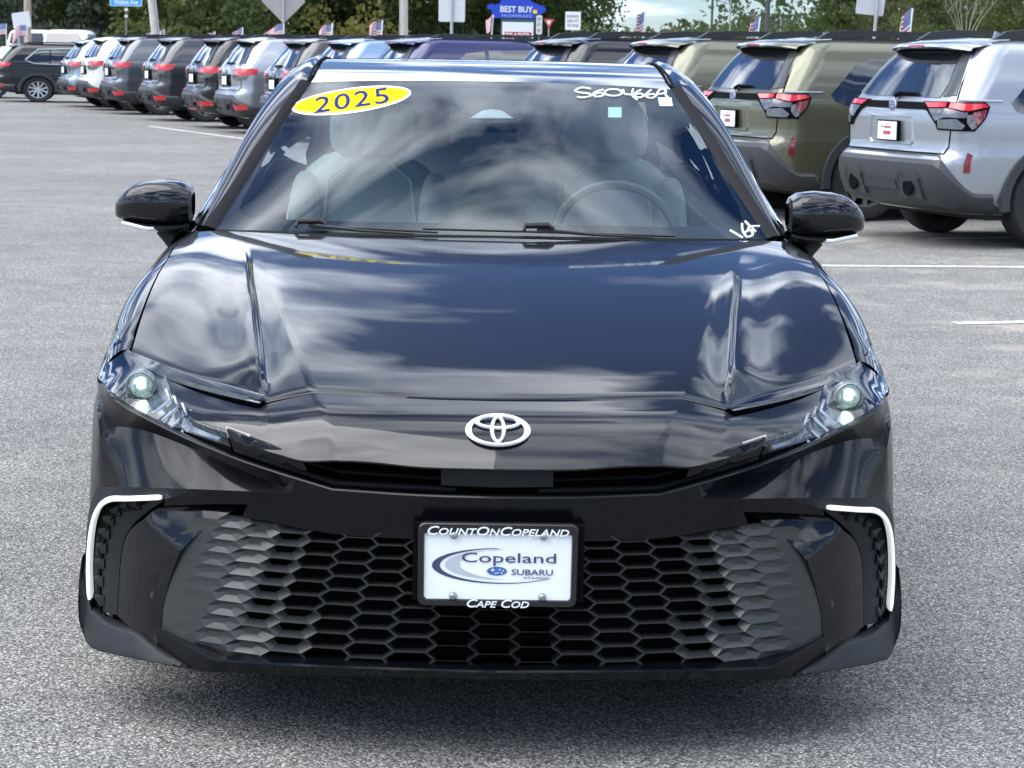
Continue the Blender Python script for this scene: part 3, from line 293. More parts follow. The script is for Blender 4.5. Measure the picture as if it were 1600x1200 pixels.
 'bon_front':[(0.0025,0.186,0.7336),(0.0228,0.1871,0.7338),(0.043,0.188,0.7339),(0.0632,0.1888,0.7341),(0.0833,0.1896,0.7343),(0.1035,0.1904,0.7344),(0.1238,0.1915,0.7346),(0.1442,0.1929,0.7347),(0.1647,0.1947,0.7349),(0.1855,0.197,0.7351),(0.2056,0.1998,0.7352),(0.2259,0.203,0.7354),(0.2463,0.2067,0.7356),(0.2668,0.2106,0.7358),(0.2874,0.2148,0.7359),(0.3081,0.2191,0.7361),(0.3288,0.2235,0.7363),(0.3495,0.2279,0.7365),(0.3701,0.2321,0.7367),(0.3907,0.2361,0.7369),(0.4113,0.238,0.7353),(0.4318,0.2399,0.7337),(0.4524,0.2417,0.7321),(0.4729,0.2436,0.7305),(0.4935,0.2454,0.729)],
 'bon_light':[(0.4935,0.2454,0.729),(0.5097,0.2583,0.731),(0.5259,0.271,0.733),(0.5422,0.2838,0.735),(0.5585,0.2968,0.737),(0.5751,0.3103,0.7389),(0.59,0.3225,0.7405),(0.6049,0.3345,0.7419),(0.6199,0.3468,0.7433),(0.6352,0.3598,0.7448),(0.6509,0.3738,0.7465),(0.6673,0.3895,0.7486),(0.6793,0.4017,0.7504),(0.6917,0.4149,0.7523),(0.7044,0.4289,0.7544),(0.7175,0.4436,0.7567),(0.7307,0.4589,0.7591),(0.7442,0.4746,0.7615),(0.7577,0.4906,0.7641),(0.7713,0.5067,0.7666),(0.7849,0.5228,0.7692),(0.7984,0.5388,0.7717),(0.8119,0.5545,0.7741),(0.8251,0.5698,0.7765)],
 'bon_side':[(0.8251,0.5698,0.7765),(0.8252,0.5946,0.7852),(0.8252,0.6191,0.794),(0.8253,0.6435,0.8028),(0.8253,0.6681,0.8115),(0.8254,0.6931,0.8202),(0.8253,0.7187,0.8287),(0.8252,0.7452,0.837),(0.8251,0.7674,0.8437),(0.8249,0.7905,0.8503),(0.8248,0.8143,0.857),(0.8245,0.8386,0.8636),(0.8243,0.863,0.8701),(0.824,0.8875,0.8764),(0.8237,0.9116,0.8825),(0.8234,0.9353,0.8882),(0.823,0.9583,0.8936),(0.8225,0.9803,0.8986),(0.8219,1.0049,0.9039),(0.8211,1.0284,0.9086),(0.8203,1.0513,0.9129),(0.8194,1.0738,0.9169),(0.8186,1.0963,0.9207),(0.8178,1.1193,0.9244),(0.8173,1.1431,0.9281),(0.8171,1.1665,0.9316),(0.8174,1.1904,0.9349),(0.8179,1.2147,0.9381),(0.8183,1.2391,0.9411),(0.8186,1.2637,0.9441),(0.8185,1.2883,0.947),(0.8177,1.3127,0.9498),(0.8161,1.337,0.9526),(0.8135,1.3609,0.9552),(0.8102,1.3847,0.9578),(0.8062,1.4085,0.9602),(0.8018,1.4323,0.9626),(0.7972,1.456,0.9649),(0.7925,1.4797,0.9672),(0.7879,1.5034,0.9696),(0.7837,1.5272,0.972)],
 'bon_rear':[(0.7837,1.5272,0.972),(0.7481,1.5305,0.9741),(0.7195,1.5207,0.9742),(0.6911,1.5104,0.9743),(0.6626,1.4998,0.9744),(0.6342,1.4892,0.9745),(0.6058,1.4789,0.9746),(0.5772,1.4691,0.9747),(0.5485,1.4601,0.9748),(0.5195,1.4522,0.9749),(0.4903,1.4455,0.9749),(0.4605,1.4402,0.9749),(0.4303,1.4358,0.9749),(0.3997,1.4324,0.9748),(0.3689,1.4297,0.9748),(0.3382,1.4277,0.9747),(0.3076,1.4263,0.9746),(0.2775,1.4253,0.9746),(0.2478,1.4247,0.9746),(0.2189,1.4244,0.9746),(0.1865,1.4246,0.9747),(0.1549,1.4258,0.9749),(0.1238,1.4277,0.9751),(0.0931,1.43,0.9753),(0.0625,1.4325,0.9755),(0.0319,1.4349,0.9757),(0.001,1.4369,0.9759)],
 'fen_top':[(0.8709,0.6617,0.7982),(0.8615,0.6405,0.7928),(0.8522,0.6193,0.7875),(0.8428,0.5981,0.7822),(0.8334,0.5769,0.7769),(0.8332,0.601,0.7855),(0.8329,0.6248,0.7942),(0.8326,0.6485,0.8029),(0.8324,0.6723,0.8115),(0.8321,0.6966,0.82),(0.8318,0.7216,0.8285),(0.8315,0.7475,0.8367),(0.8313,0.7695,0.8433),(0.8311,0.7925,0.85),(0.8309,0.8162,0.8567),(0.8307,0.8403,0.8633),(0.8305,0.8647,0.8698),(0.8303,0.8891,0.8761),(0.83,0.9132,0.8822),(0.8297,0.9369,0.888),(0.8294,0.9598,0.8934),(0.829,0.9817,0.8983),(0.8283,1.0063,0.9036),(0.8276,1.0298,0.9084),(0.8268,1.0527,0.9127),(0.8259,1.0752,0.9167),(0.8251,1.0977,0.9205),(0.8244,1.1207,0.9242),(0.8239,1.1445,0.9279),(0.8237,1.1679,0.9313),(0.824,1.1918,0.9347),(0.8245,1.2161,0.9378),(0.8251,1.2406,0.9409),(0.8254,1.2652,0.9439),(0.8253,1.2899,0.9467),(0.8245,1.3144,0.9495),(0.8229,1.3386,0.9523),(0.8204,1.3626,0.955),(0.8171,1.3864,0.9575),(0.8131,1.4103,0.9599),(0.8088,1.434,0.9623),(0.8042,1.4578,0.9646),(0.7995,1.4815,0.967),(0.795,1.5053,0.9693),(0.7907,1.5291,0.9717)],
 'ws_bot':[(0.0012,1.46,0.9809),(0.0446,1.4626,0.9805),(0.0876,1.4649,0.9802),(0.1309,1.4673,0.9798),(0.1749,1.4705,0.9795),(0.2202,1.475,0.9792),(0.258,1.4794,0.979),(0.297,1.4841,0.9788),(0.3366,1.4894,0.9787),(0.3767,1.4954,0.9785),(0.4167,1.5024,0.9783),(0.4565,1.5105,0.9781),(0.4955,1.52,0.9777),(0.5343,1.5314,0.9771),(0.5728,1.5446,0.9764),(0.611,1.559,0.9756),(0.6491,1.5743,0.9748),(0.6871,1.5898,0.9739),(0.7251,1.6052,0.9731),(0.7633,1.62,0.9722)],
 'ws_side':[(0.7633,1.62,0.9722),(0.7532,1.6543,0.9904),(0.7431,1.6886,1.0086),(0.733,1.7229,1.0267),(0.7229,1.7572,1.0449),(0.7129,1.7915,1.0631),(0.7029,1.8258,1.0815),(0.693,1.86,1.1),(0.6833,1.8946,1.1188),(0.6738,1.9295,1.1377),(0.6644,1.9644,1.1568),(0.655,1.9992,1.1759),(0.6454,2.0335,1.1952),(0.6356,2.0672,1.2146),(0.6253,2.1,1.234),(0.6134,2.1348,1.2556),(0.6011,2.1685,1.2773),(0.5886,2.2016,1.2992),(0.5758,2.2343,1.3211),(0.5631,2.267,1.3431),(0.5505,2.3,1.3649)],
 'ws_top':[(0.5505,2.3,1.3649),(0.5126,2.2888,1.3668),(0.4753,2.2771,1.3687),(0.4379,2.2655,1.3707),(0.4,2.2543,1.3726),(0.3609,2.244,1.3742),(0.3201,2.235,1.3757),(0.2831,2.2286,1.3766),(0.2447,2.2232,1.3774),(0.2051,2.2187,1.378),(0.1649,2.2148,1.3785),(0.1242,2.2112,1.3789),(0.0834,2.2077,1.3793),(0.0428,2.2041,1.3798),(0.0028,2.2,1.3803)],
 'pil_out':[(0.8121,1.68,0.9704),(0.8035,1.7241,0.9942),(0.7951,1.7676,1.0177),(0.7863,1.8123,1.0419),(0.7767,1.86,1.0679),(0.769,1.8969,1.0883),(0.7607,1.936,1.1103),(0.7519,1.9766,1.1332),(0.743,2.018,1.1564),(0.734,2.0594,1.1793),(0.7251,2.1003,1.2013),(0.7167,2.14,1.2218),(0.7064,2.1899,1.2461),(0.6963,2.2401,1.2695),(0.6864,2.2893,1.2915),(0.6765,2.3363,1.3122),(0.6664,2.38,1.3311),(0.6531,2.4279,1.3529),(0.6396,2.4716,1.3722),(0.6273,2.52,1.3888),(0.6193,2.5617,1.399),(0.6121,2.6068,1.4076),(0.6054,2.6541,1.4148),(0.599,2.7023,1.421),(0.5924,2.75,1.4265),(0.5857,2.7992,1.4311),(0.5791,2.8491,1.4343),(0.5726,2.8994,1.4367),(0.5661,2.9498,1.439),(0.5596,3,1.4416)],
}
SCRIBBLE_STOCK=[[(0.5169, 0.9604), (0.4711, 0.9663), (0.43, 0.9435), (0.4491, 0.9286), (0.4978, 0.9232), (0.5011, 0.9075), (0.4588, 0.8918), (0.4264, 0.8947)], [(0.5825, 0.9599), (0.5336, 0.9384), (0.5171, 0.9158), (0.5361, 0.9032), (0.5725, 0.9202), (0.5619, 0.9352), (0.5256, 0.9235)], [(0.6798, 0.9465), (0.6695, 0.9342), (0.6504, 0.9238), (0.6271, 0.9179), (0.6049, 0.9178), (0.5889, 0.9237), (0.5828, 0.934), (0.5882, 0.9465), (0.6038, 0.958), (0.6263, 0.9658), (0.6501, 0.9681), (0.6697, 0.9644), (0.6798, 0.9555), (0.6783, 0.9436)], [(0.6935, 0.9686), (0.6919, 0.9372), (0.7341, 0.9375)], [(0.7533, 0.9769), (0.7299, 0.9337), (0.7454, 0.9012)], [(0.7969, 0.9771), (0.7559, 0.9513), (0.7407, 0.9279), (0.7629, 0.9181), (0.7961, 0.9363), (0.7787, 0.9483), (0.7485, 0.9371)], [(0.8559, 0.9805), (0.8179, 0.9518), (0.806, 0.9289), (0.8333, 0.9215), (0.8663, 0.943), (0.8445, 0.9509), (0.815, 0.9398)], [(0.8697, 0.9416), (0.904, 0.983), (0.9395, 0.9928), (0.9358, 0.9727), (0.8985, 0.956), (0.8845, 0.958)], [(0.9329, 0.9724), (0.9246, 0.9486), (0.9326, 0.938)]]
SCRIBBLE_MILES=[[(0.8573, 0.0491), (0.8904, -0.0583)], [(0.922, 0.0919), (0.9071, 0.0459), (0.9111, 0.0087), (0.9392, 0.0241), (0.9403, 0.0513), (0.914, 0.0386)], [(0.9419, 0.1096), (0.9581, 0.0427)], [(0.9877, 0.079), (0.9469, 0.0729), (0.9267, 0.0464)]]
YEAR_OUT=[(-0.4072, 0.9065), (-0.4065, 0.8912), (-0.4128, 0.875), (-0.4259, 0.8583), (-0.4453, 0.8416), (-0.4705, 0.8255), (-0.5007, 0.8103), (-0.5353, 0.7964), (-0.5734, 0.7843), (-0.6144, 0.7743), (-0.6573, 0.7667), (-0.7014, 0.7615), (-0.7458, 0.759), (-0.7893, 0.7591), (-0.8312, 0.7619), (-0.8702, 0.7671), (-0.9053, 0.7745), (-0.9358, 0.7839), (-0.9607, 0.795), (-0.9795, 0.8074), (-0.9916, 0.8208), (-0.9966, 0.8349), (-0.9941, 0.8494), (-0.9842, 0.8639), (-0.967, 0.8782), (-0.9427, 0.8921), (-0.912, 0.9054), (-0.8754, 0.9178), (-0.8341, 0.9291), (-0.789, 0.939), (-0.7416, 0.9473), (-0.6932, 0.9537), (-0.6451, 0.958), (-0.5988, 0.96), (-0.5553, 0.9596), (-0.5158, 0.9566), (-0.4814, 0.951), (-0.4527, 0.9431), (-0.4305, 0.9328), (-0.4153, 0.9205)]
YEAR_IN=[(-0.4165, 0.9047), (-0.4161, 0.8913), (-0.4226, 0.877), (-0.4356, 0.8621), (-0.4548, 0.8472), (-0.4795, 0.8326), (-0.5091, 0.8187), (-0.543, 0.806), (-0.5803, 0.7948), (-0.6203, 0.7855), (-0.6622, 0.7781), (-0.7051, 0.773), (-0.7481, 0.7702), (-0.7903, 0.7698), (-0.8306, 0.7717), (-0.868, 0.7758), (-0.9016, 0.782), (-0.9305, 0.79), (-0.954, 0.7994), (-0.9714, 0.8101), (-0.9822, 0.8217), (-0.9861, 0.834), (-0.9829, 0.8468), (-0.9725, 0.8597), (-0.9551, 0.8724), (-0.931, 0.8849), (-0.9007, 0.8969), (-0.865, 0.9082), (-0.8249, 0.9185), (-0.7813, 0.9277), (-0.7357, 0.9356), (-0.6892, 0.9418), (-0.643, 0.9462), (-0.5987, 0.9485), (-0.5571, 0.9488), (-0.5194, 0.9467), (-0.4866, 0.9425), (-0.4593, 0.936), (-0.4383, 0.9273), (-0.4239, 0.9169)]
YEAR_AX=[(-0.6955, 0.8563), (-0.5413, 0.8812), (-0.7168, 0.9124)]
STICKER=[(0.8709, 0.9313), (0.9504, 0.9392), (0.927, 0.8808), (0.8533, 0.8725)]
PERMIT=[(0.5732, 0.8439), (0.6441, 0.8507), (0.6196, 0.7763), (0.5516, 0.7694)]
FRIT=[(-0.9555, 0.1695), (-0.926, 0.1147), (-0.887, 0.0862), (-0.6065, 0.0685), (-0.2869, 0.0653), (0.0013, 0.0696), (-0.9682, 0.3777), (-0.981, 0.5926), (-0.9932, 0.8216), (-0.9762, 0.937), (-0.9148, 0.9693), (0.0032, 0.9643)]
CAMBOX=[(-0.227, 0.99), (-0.1349, 0.7211), (-0.1044, 0.6988), (0.1172, 0.7057), (0.1424, 0.7296), (0.2208, 0.9931)]
CAMLENS=[(-0.1026, 0.7261), (-0.0473, 0.7827), (-0.0017, 0.7933), (0.0455, 0.7856), (0.1009, 0.7322)]
# ------------------------------------------------------------------ curved-panel helpers for the sedan
_sx = np.linspace(0, .934, 400); _sy = np.array([plan_sweep(x) for x in _sx])
_ss = np.concatenate([[0], np.cumsum(np.hypot(np.diff(_sx), np.diff(_sy)))])
def s_of_x(x): return float(np.interp(abs(x), _sx, _ss))
def x_of_s(s): return float(np.interp(s, _ss, _sx))
def loop_of(*names):
    """join named feature curves (a leading '-' reverses) into one closed outline"""
    pts = []
    for nme in names:
        c = CURVES[nme[1:]][::-1] if nme[0] == '-' else CURVES[nme]
        for p in c:
            if not pts or (Vector(p)-Vector(pts[-1])).length > 1e-4: pts.append(tuple(p))
    if (Vector(pts[0])-Vector(pts[-1])).length < 1e-4: pts.pop()
    return pts
def inside(poly, q):
    n = len(poly); x, y = q[:, 0], q[:, 1]; r = np.zeros(len(q), bool)
    for i in range(n):
        x0, y0 = poly[i]; x1, y1 = poly[(i+1) % n]
        if y0 == y1: continue
        c = ((y0 > y) != (y1 > y)) & (x < (x1-x0)*(y-y0)/(y1-y0)+x0); r ^= c
    return r
def edge_dist(poly, q):
    d = np.full(len(q), 1e9); n = len(poly)
    for i in range(n):
        a = np.array(poly[i]); b = np.array(poly[(i+1) % n]); ab = b-a; L = (ab*ab).sum()+1e-12
        t = np.clip(((q-a)@ab)/L, 0, 1); d = np.minimum(d, np.linalg.norm(q-(a+t[:, None]*ab), axis=1))
    return d
def cdt_fill(poly, h, lines=(), ring=None):
    """triangulate an outline (2-D) with evenly spread inner points; returns pts, tris, count of outline points"""
    P = [tuple(p) for p in poly]; n = len(P); E = [(i, (i+1) % n) for i in range(n)]
    A = np.array(P); lo, hi = A.min(0), A.max(0)
    gx = np.arange(lo[0]+h*.37, hi[0], h); gy = np.arange(lo[1]+h*.41, hi[1], h*.866)
    G = np.array([(x+(h/2 if j % 2 else 0), y) for j, y in enumerate(gy) for x in gx]) if len(gx) and len(gy) else np.zeros((0, 2))
    pts = list(P)
    extra = []
    for ln in lines:
        b = len(pts); pts += [tuple(p) for p in ln]; E += [(b+i, b+i+1) for i in range(len(ln)-1)]; extra += list(ln)
    if ring:
        area = sum(P[i][0]*P[(i+1) % n][1]-P[(i+1) % n][0]*P[i][1] for i in range(n)); sg = 1 if area > 0 else -1
        for rr in ring:
            ip = []
            for i in range(n):
                a, b, c = np.array(P[i-1]), np.array(P[i]), np.array(P[(i+1) % n])
                t = (c-a); L = np.linalg.norm(t); 
                if L < 1e-9: continue
                nn = np.array((-t[1], t[0]))/L*sg; ip.append(b+nn*rr)
            if not ip: continue
            ip = np.array(ip); ok = inside(P, ip) & (edge_dist(P, ip) > rr*.93)
            pts += [tuple(p) for p in ip[ok]]; extra += [tuple(p) for p in ip[ok]]
    if len(G):
        m_ = inside(P, G); G = G[m_]
        if len(G): G = G[edge_dist(P, G) > max(h*.45, (ring[-1]+h*.3) if ring else 0)]
        if len(G) and lines:
            L = np.array([p for ln in lines for p in ln])
            dmin = np.min(np.linalg.norm(G[:, None, :]-L[None, :, :], axis=2), axis=1); G = G[dmin > h*.4]
        pts += [tuple(p) for p in G]
    vo, eo, fo, ov, oe, of_ = delaunay_2d_cdt([Vector(p) for p in pts], E, [], 1, 1e-6)
    return np.array([tuple(v) for v in vo]), [tuple(f) for f in fo], ov
def harmonic(V, T, known, val):
    """soft membrane: cotangent Laplace solve on the flat mesh, fixed at the outline"""
    n = len(V); W = np.zeros((n, n))
    for t in T:
        for k in range(3):
            i, j, o = t[k], t[(k+1) % 3], t[(k+2) % 3]
            a = V[i]-V[o]; b = V[j]-V[o]; c = abs(a[0]*b[1]-a[1]*b[0])+1e-12
            w = max((a@b)/c*.5, 1e-4); W[i, j] += w; W[j, i] += w
    L = np.diag(W.sum(1))-W; u = np.zeros(n); u[known] = val
    free = np.setdiff1d(np.arange(n), known)
    if len(free): u[free] = np.linalg.solve(L[np.ix_(free, free)], -L[np.ix_(free, known)]@val)
    return u
def front_patch(mb, pts, h=.02, roll=0.0, skirt=0.0, shift=0.0, lean=0.0):
    """panel of the car's face: outline points carry their own depth, the inside is a soft membrane over the nose sweep"""
    poly = [(s_of_x(p[0]), p[2]) for p in pts]
    off = np.array([p[1]-plan_sweep(p[0]) for p in pts])
    V, T, ov = cdt_fill(poly, h, ring=(roll*.4, roll) if roll else None)
    known = [i for i, o in enumerate(ov) if any(k < len(pts) for k in o)]
    val = np.array([off[min(k for k in ov[i] if k < len(pts))] for i in known])
    u = harmonic(V, T, np.array(known), val)
    if roll:
        d = edge_dist(poly, V); t = np.clip(1-d/roll, 0, 1); u = u+roll*(1-np.sqrt(np.maximum(0, 1-t*t)))
    verts = []
    for i in range(len(V)):
        x = x_of_s(V[i][0]); verts.append((x, plan_sweep(x)+u[i]+shift, V[i][1]))
    b = len(mb.v); mb.add(verts, T)
    if skirt: add_skirt(mb, b, verts, T, (0, skirt, 0))
def add_skirt(mb, b, verts, T, d):
    cnt = {}
    for t in T:
        for k in range(len(t)): cnt[(t[k], t[(k+1) % len(t)])] = 1
    be = [(i, j) for (i, j) in cnt if (j, i) not in cnt and not (abs(verts[i][0]) < 2e-3 and abs(verts[j][0]) < 2e-3)]
    idx = {}
    for e in be:
        for i in e:
            if i not in idx: idx[i] = len(mb.v); p = verts[i]; mb.v.append((p[0]+d[0], p[1]+d[1], p[2]+d[2]))
    for i, j in be: mb.f.append((b+j, b+i, idx[i], idx[j]))
def top_patch(mb, pts, fz, h=.02, roll=0.0, skirt=0.0, lines=(), full=False):
    """panel seen from above: outline in plan, height from fz(x, y)"""
    poly = [(p[0], p[1]) for p in pts]
    if full: 
        poly = poly+[(-x, y) for x, y in poly[::-1] if x > 2e-3]
        lines = list(lines)+[[(-x, y) for x, y in ln] for ln in lines]
    V, T, ov = cdt_fill(poly, h, lines=lines, ring=(roll*.4, roll) if roll else None)
    z = np.array([fz(x, y) for x, y in V])
    if roll:
        d = edge_dist(poly, V); t = np.clip(1-d/roll, 0, 1); z = z-roll*(1-np.sqrt(np.maximum(0, 1-t*t)))
    verts = [(V[i][0], V[i][1], z[i]) for i in range(len(V))]
    b = len(mb.v); mb.add(verts, T)
    if skirt: add_skirt(mb, b, verts, T, (0, .3*skirt, -skirt))
def resample(c, n):
    c = np.array(c, float); L = np.concatenate([[0], np.cumsum(np.linalg.norm(np.diff(c, axis=0), axis=1))])
    t = np.linspace(0, L[-1], n); return np.stack([np.interp(t, L, c[:, k]) for k in range(3)], 1)
def both(fn, name, m, parent, smooth=35, merge=0.0, label=None):
    """one object per side from a builder that fills a mesh for the +x side"""
    q = MB(); fn(q); a = q.make(name, m, parent, smooth, merge); b = flipx(q).make(name, m, parent, smooth, merge)
    return a, b
# ------------------------------------------------------------------ the black sedan
car = thing('parked_sedan', 'glossy black sedan with a yellow 2025 oval on its windscreen and a dealer plate', 'car', (0, 1.5, 0))
CO = Vector((0, -1.5, 0))
def P(mb, name, m, parent=None, smooth=35, merge=0.0, label=None):
    mb.v = [(x, y-1.5, z) for x, y, z in mb.v] if True else mb.v
    o = mb.make(name, m, parent or car, smooth, merge)
    if label: o['label'] = label
    return o
def PP(fn, name, m, parent=None, smooth=35, merge=0.0):
    q = MB(); fn(q); q2 = flipx(q)
    pa = parent if isinstance(parent, (list, tuple)) else (parent, parent)
    return P(q, name, m, pa[0], smooth, merge), P(q2, name, m, pa[1], smooth, merge)

crease_x = pchip([(-.02, .318), (.039, .334), (.134, .361), (.241, .395), (.349, .422), (.461, .449), (.66, .492), (.865, .533), (1.071, .572), (1.3, .60)])
ridge_x = pchip([(.0, .455), (.255, .498), (.332, .51), (.521, .535), (.728, .563), (.919, .591), (1.141, .619), (1.254, .634), (1.4, .65)])
def sst(a, b, x): t = min(max((x-a)/(b-a), 0), 1); return t*t*(3-2*t)
def bonnet_shape(x, y):
    s = abs(x); z = bonnet_z(x, y); xc, xr = crease_x(y), ridge_x(y)
    fade = 1-sst(.70, 1.2, y); A = sst(.24, .42, y)*(1-sst(.70, 1.32, y))
    sl = .16*fade
    if s > xc: z -= sl*(min(s, xr)-xc)
    if s > xr-.012:
        d = s-(xr-.012); up = .0165*A
        z += up*sst(0, .02, d)*math.exp(-(max(d-.02, 0)/.07)**2)
        if d > .02: z += sl*(xr-xc)*.6*sst(.02, .25, d)*A
    else:
        d = (xr-.012)-s; z -= .004*A*math.exp(-(d/.03)**2)
    z += .010*math.exp(-((s-.80)/.07)**2)*sst(.5, .9, y)*(1-sst(1.2, 1.5, y))*.5
    return z
# bonnet: a grid whose columns follow the creases
_bf = np.array(CURVES['bon_front']+CURVES['bon_light'][1:]); _br = np.array(CURVES['bon_rear'])[::-1]; _bs = np.array(CURVES['bon_side'])
def b_front(x): return float(np.interp(x, _bf[:, 0], _bf[:, 1]))
def b_rear(x): return float(np.interp(x, _br[:, 0], _br[:, 1]))
def b_out(y): return float(np.interp(y, _bs[:, 1], _bs[:, 0]))
fr = [('c', t) for t in np.linspace(0, 1, 27)]+[('f', t) for t in np.linspace(0, 1, 11)[1:]]+[('r', t) for t in np.linspace(0, 1, 9)[1:]]+[('o', t) for t in 1-(1-np.linspace(0, 1, 30)[1:])**1.25]
def col_x(c, y):
    k, t = c; xc, xr, xo = crease_x(y), ridge_x(y), b_out(y)
    return {'c': xc*t, 'f': xc+(xr-.012-xc)*t, 'r': xr-.012+.024*t, 'o': xr+.012+(xo-xr-.012)*t}[k]
rows = []
for c in fr:
    y0, y1 = .3, 1.45
    for _ in range(25): y0 = .5*y0+.5*b_front(col_x(c, y0)); y1 = .5*y1+.5*b_rear(col_x(c, y1))
    r = []
    for v in np.linspace(0, 1, 81):
        y = y0+(y1-y0)*v; r.append((col_x(c, y), y, bonnet_shape(col_x(c, y), y)))
    p, e = Vector(r[0]), Vector(r[-1])
    r = [tuple(p+Vector((0, .03, -.03))), tuple(p+Vector((0, -.0005, -.004)))]+[tuple(p+Vector((0, .001, -.0012)))]+r[1:]+[tuple(e+Vector((0, .006, -.004))), tuple(e+Vector((0, .004, -.03)))]
    rows.append(r)
rows.append([(p[0]+.0012, p[1], p[2]-.0035) for p in rows[-1]]); rows.append([(p[0]-.004, p[1], p[2]-.03) for p in rows[-1]])
mb = MB(); mb.grid(rows); mb.mirror()
bonnet = P(mb, 'bonnet', BLACK, smooth=26, merge=2e-4)
# nose panel under it, also a grid
_nt = np.array(CURVES['nose_top']+CURVES['nose_spear'][1:]); _nl = np.array(CURVES['nose_curve']+CURVES['nose_low'][1:])[::-1]
def n_top(x): return float(np.interp(x, _nt[:, 0], _nt[:, 1]))-.0035
def n_low(x): return float(np.interp(x, _nl[:, 0], _nl[:, 1]))
XT = min(_nt[-1, 0], _nl[-1, 0])
def ncol(c, y):
    k, t = c; xc = crease_x(y); return xc*t if k == 'c' else xc+(XT-xc)*t
rows = []
for c in [('c', t) for t in np.linspace(0, 1, 29)]+[('o', t) for t in np.linspace(0, 1, 40)[1:]]:
    y0, y1 = .05, .25
    for _ in range(30): y0 = .5*y0+.5*n_low(ncol(c, y0)); y1 = .5*y1+.5*n_top(ncol(c, y1))
    r = [(ncol(c, y0+(y1-y0)*v), y0+(y1-y0)*v, bonnet_shape(ncol(c, y0+(y1-y0)*v), y0+(y1-y0)*v)) for v in np.linspace(0, 1, 31)]
    p, e = Vector(r[0]), Vector(r[-1])
    rows.append([tuple(p+Vector((0, .05, -.010))), tuple(p+Vector((0, .006, -.006))), tuple(p+Vector((0, .0005, -.0035)))]+r+[tuple(e+Vector((0, .002, -.001))), tuple(e+Vector((0, .003, -.02)))])
mb = MB(); mb.grid(rows); mb.mirror()
nose = P(mb, 'nose_panel', BLACK, smooth=26, merge=2e-4)
# emblem: three rings lying on the nose panel
ez = .6865; ey = .073; ea = math.atan2(bonnet_shape(0, .095)-bonnet_shape(0, .045), .05)
eo = Vector((.0005, .07, bonnet_shape(0, .07)+.002)); eu = Vector((0, math.cos(ea), math.sin(ea))); en = Vector((0, -math.sin(ea), math.cos(ea)))
def ring(mb, a, b, cy, w0, w1, k=56):
    rows = []
    for i in range(k):
        t = 2*PI*i/k; c, s = math.cos(t), math.sin(t); w = w0+(w1-w0)*abs(s)
        row = []
        for q, h in ((1, 0), (1, .003), (.5, .0055), (-.5, .0055), (-1, .003), (-1, 0)):
            row.append(eo+Vector((1, 0, 0))*((a-w/2+q*w/2)*c)+eu*(cy+(b-w/2*.8+q*w/2*.8)*s)+en*h)
        rows.append(row)
    b0 = len(mb.v); m_ = 6; mb.v += [tuple(p) for r in rows for p in r]
    for i in range(k):
        for j in range(m_-1): mb.f.append((b0+i*m_+j, b0+i*m_+j+1, b0+((i+1) % k)*m_+j+1, b0+((i+1) % k)*m_+j))
mb = MB(); ring(mb, .0675, .0475, 0, .0135, .0095); ring(mb, .0485, .0215, .0235, .0105, .0085); ring(mb, .0165, .0395, .002, .0085, .009)
P(mb, 'emblem', mat('emblem_silver', (.8, .83, .86), .22, .6), smooth=40)

# bumper cover
def half(fn, name, m, smooth=30, merge=3e-4, parent=None):
    q = MB(); fn(q); q.mirror(); return P(q, name, m, parent, smooth, merge)
def cover(q):
    z0 = lambda L: [(0.0 if p[0] < .012 else p[0], p[1], p[2]) for p in L]
    front_patch(q, z0(loop_of('lip_a', 'conn', 'e1bot_a', 'dtip', 'gtop_link', 'gtop')), .02)
    front_patch(q, loop_of('lip_b', '-e0side', '-e1top', '-conn'), .02)
    front_patch(q, loop_of('e1top', '-e1left', '-e1bot_b', '-e1bot_a'), .018)
    front_patch(q, loop_of('ob_a', 'dout_a', 'e1left', 'e0side'), .02)
    # rolled upper lip running back under the lamps, and grille-side return
    lip = [Vector(p) for p in CURVES['lip_a']]+[Vector(p) for p in CURVES['lip_b'][1:]]
    lip = [Vector((0.0, p.y, p.z)) if p.x < .012 else p for p in lip]
    q.grid([lip, [p+Vector((0, .003, .003)) for p in lip], [p+Vector((0, .010, .0045)) for p in lip], [p+Vector((0, .05, .0)) for p in lip]])
    gt = [Vector(p) for p in CURVES['gtop_link'][len(CURVES['gtop_link'])-2:]]+[Vector(p) for p in CURVES['gtop'][1:]]
    gt = [Vector((0.0, p.y, p.z)) if p.x < .012 else p for p in gt]
    q.grid([gt, [p+Vector((0, .004, -.002)) for p in gt], [p+Vector((0, .03, -.003)) for p in gt]])
    # side return to the wheel arch
    ob = resample([CURVES['ob_a'][0]]+CURVES['ob_a'][1:]+[(.919, .58, .4), (.917, .58, .3), (.912, .57, .24)], 24)
    q.grid([[tuple(p) for p in ob], [(p[0]+.004, p[1]+.035, p[2]) for p in ob], [(p[0]+.007, p[1]+.075, p[2]) for p in ob]])
    q.grid([[tuple(p) for p in resample(CURVES['dout_a'][:3]+[(.9, .47, .4), (.9, .46, .25)], 10)], [(.915, .57, z) for z in np.linspace(.5, .24, 10)]])
bumper = half(cover, 'bumper_cover', BLACKB, 28)
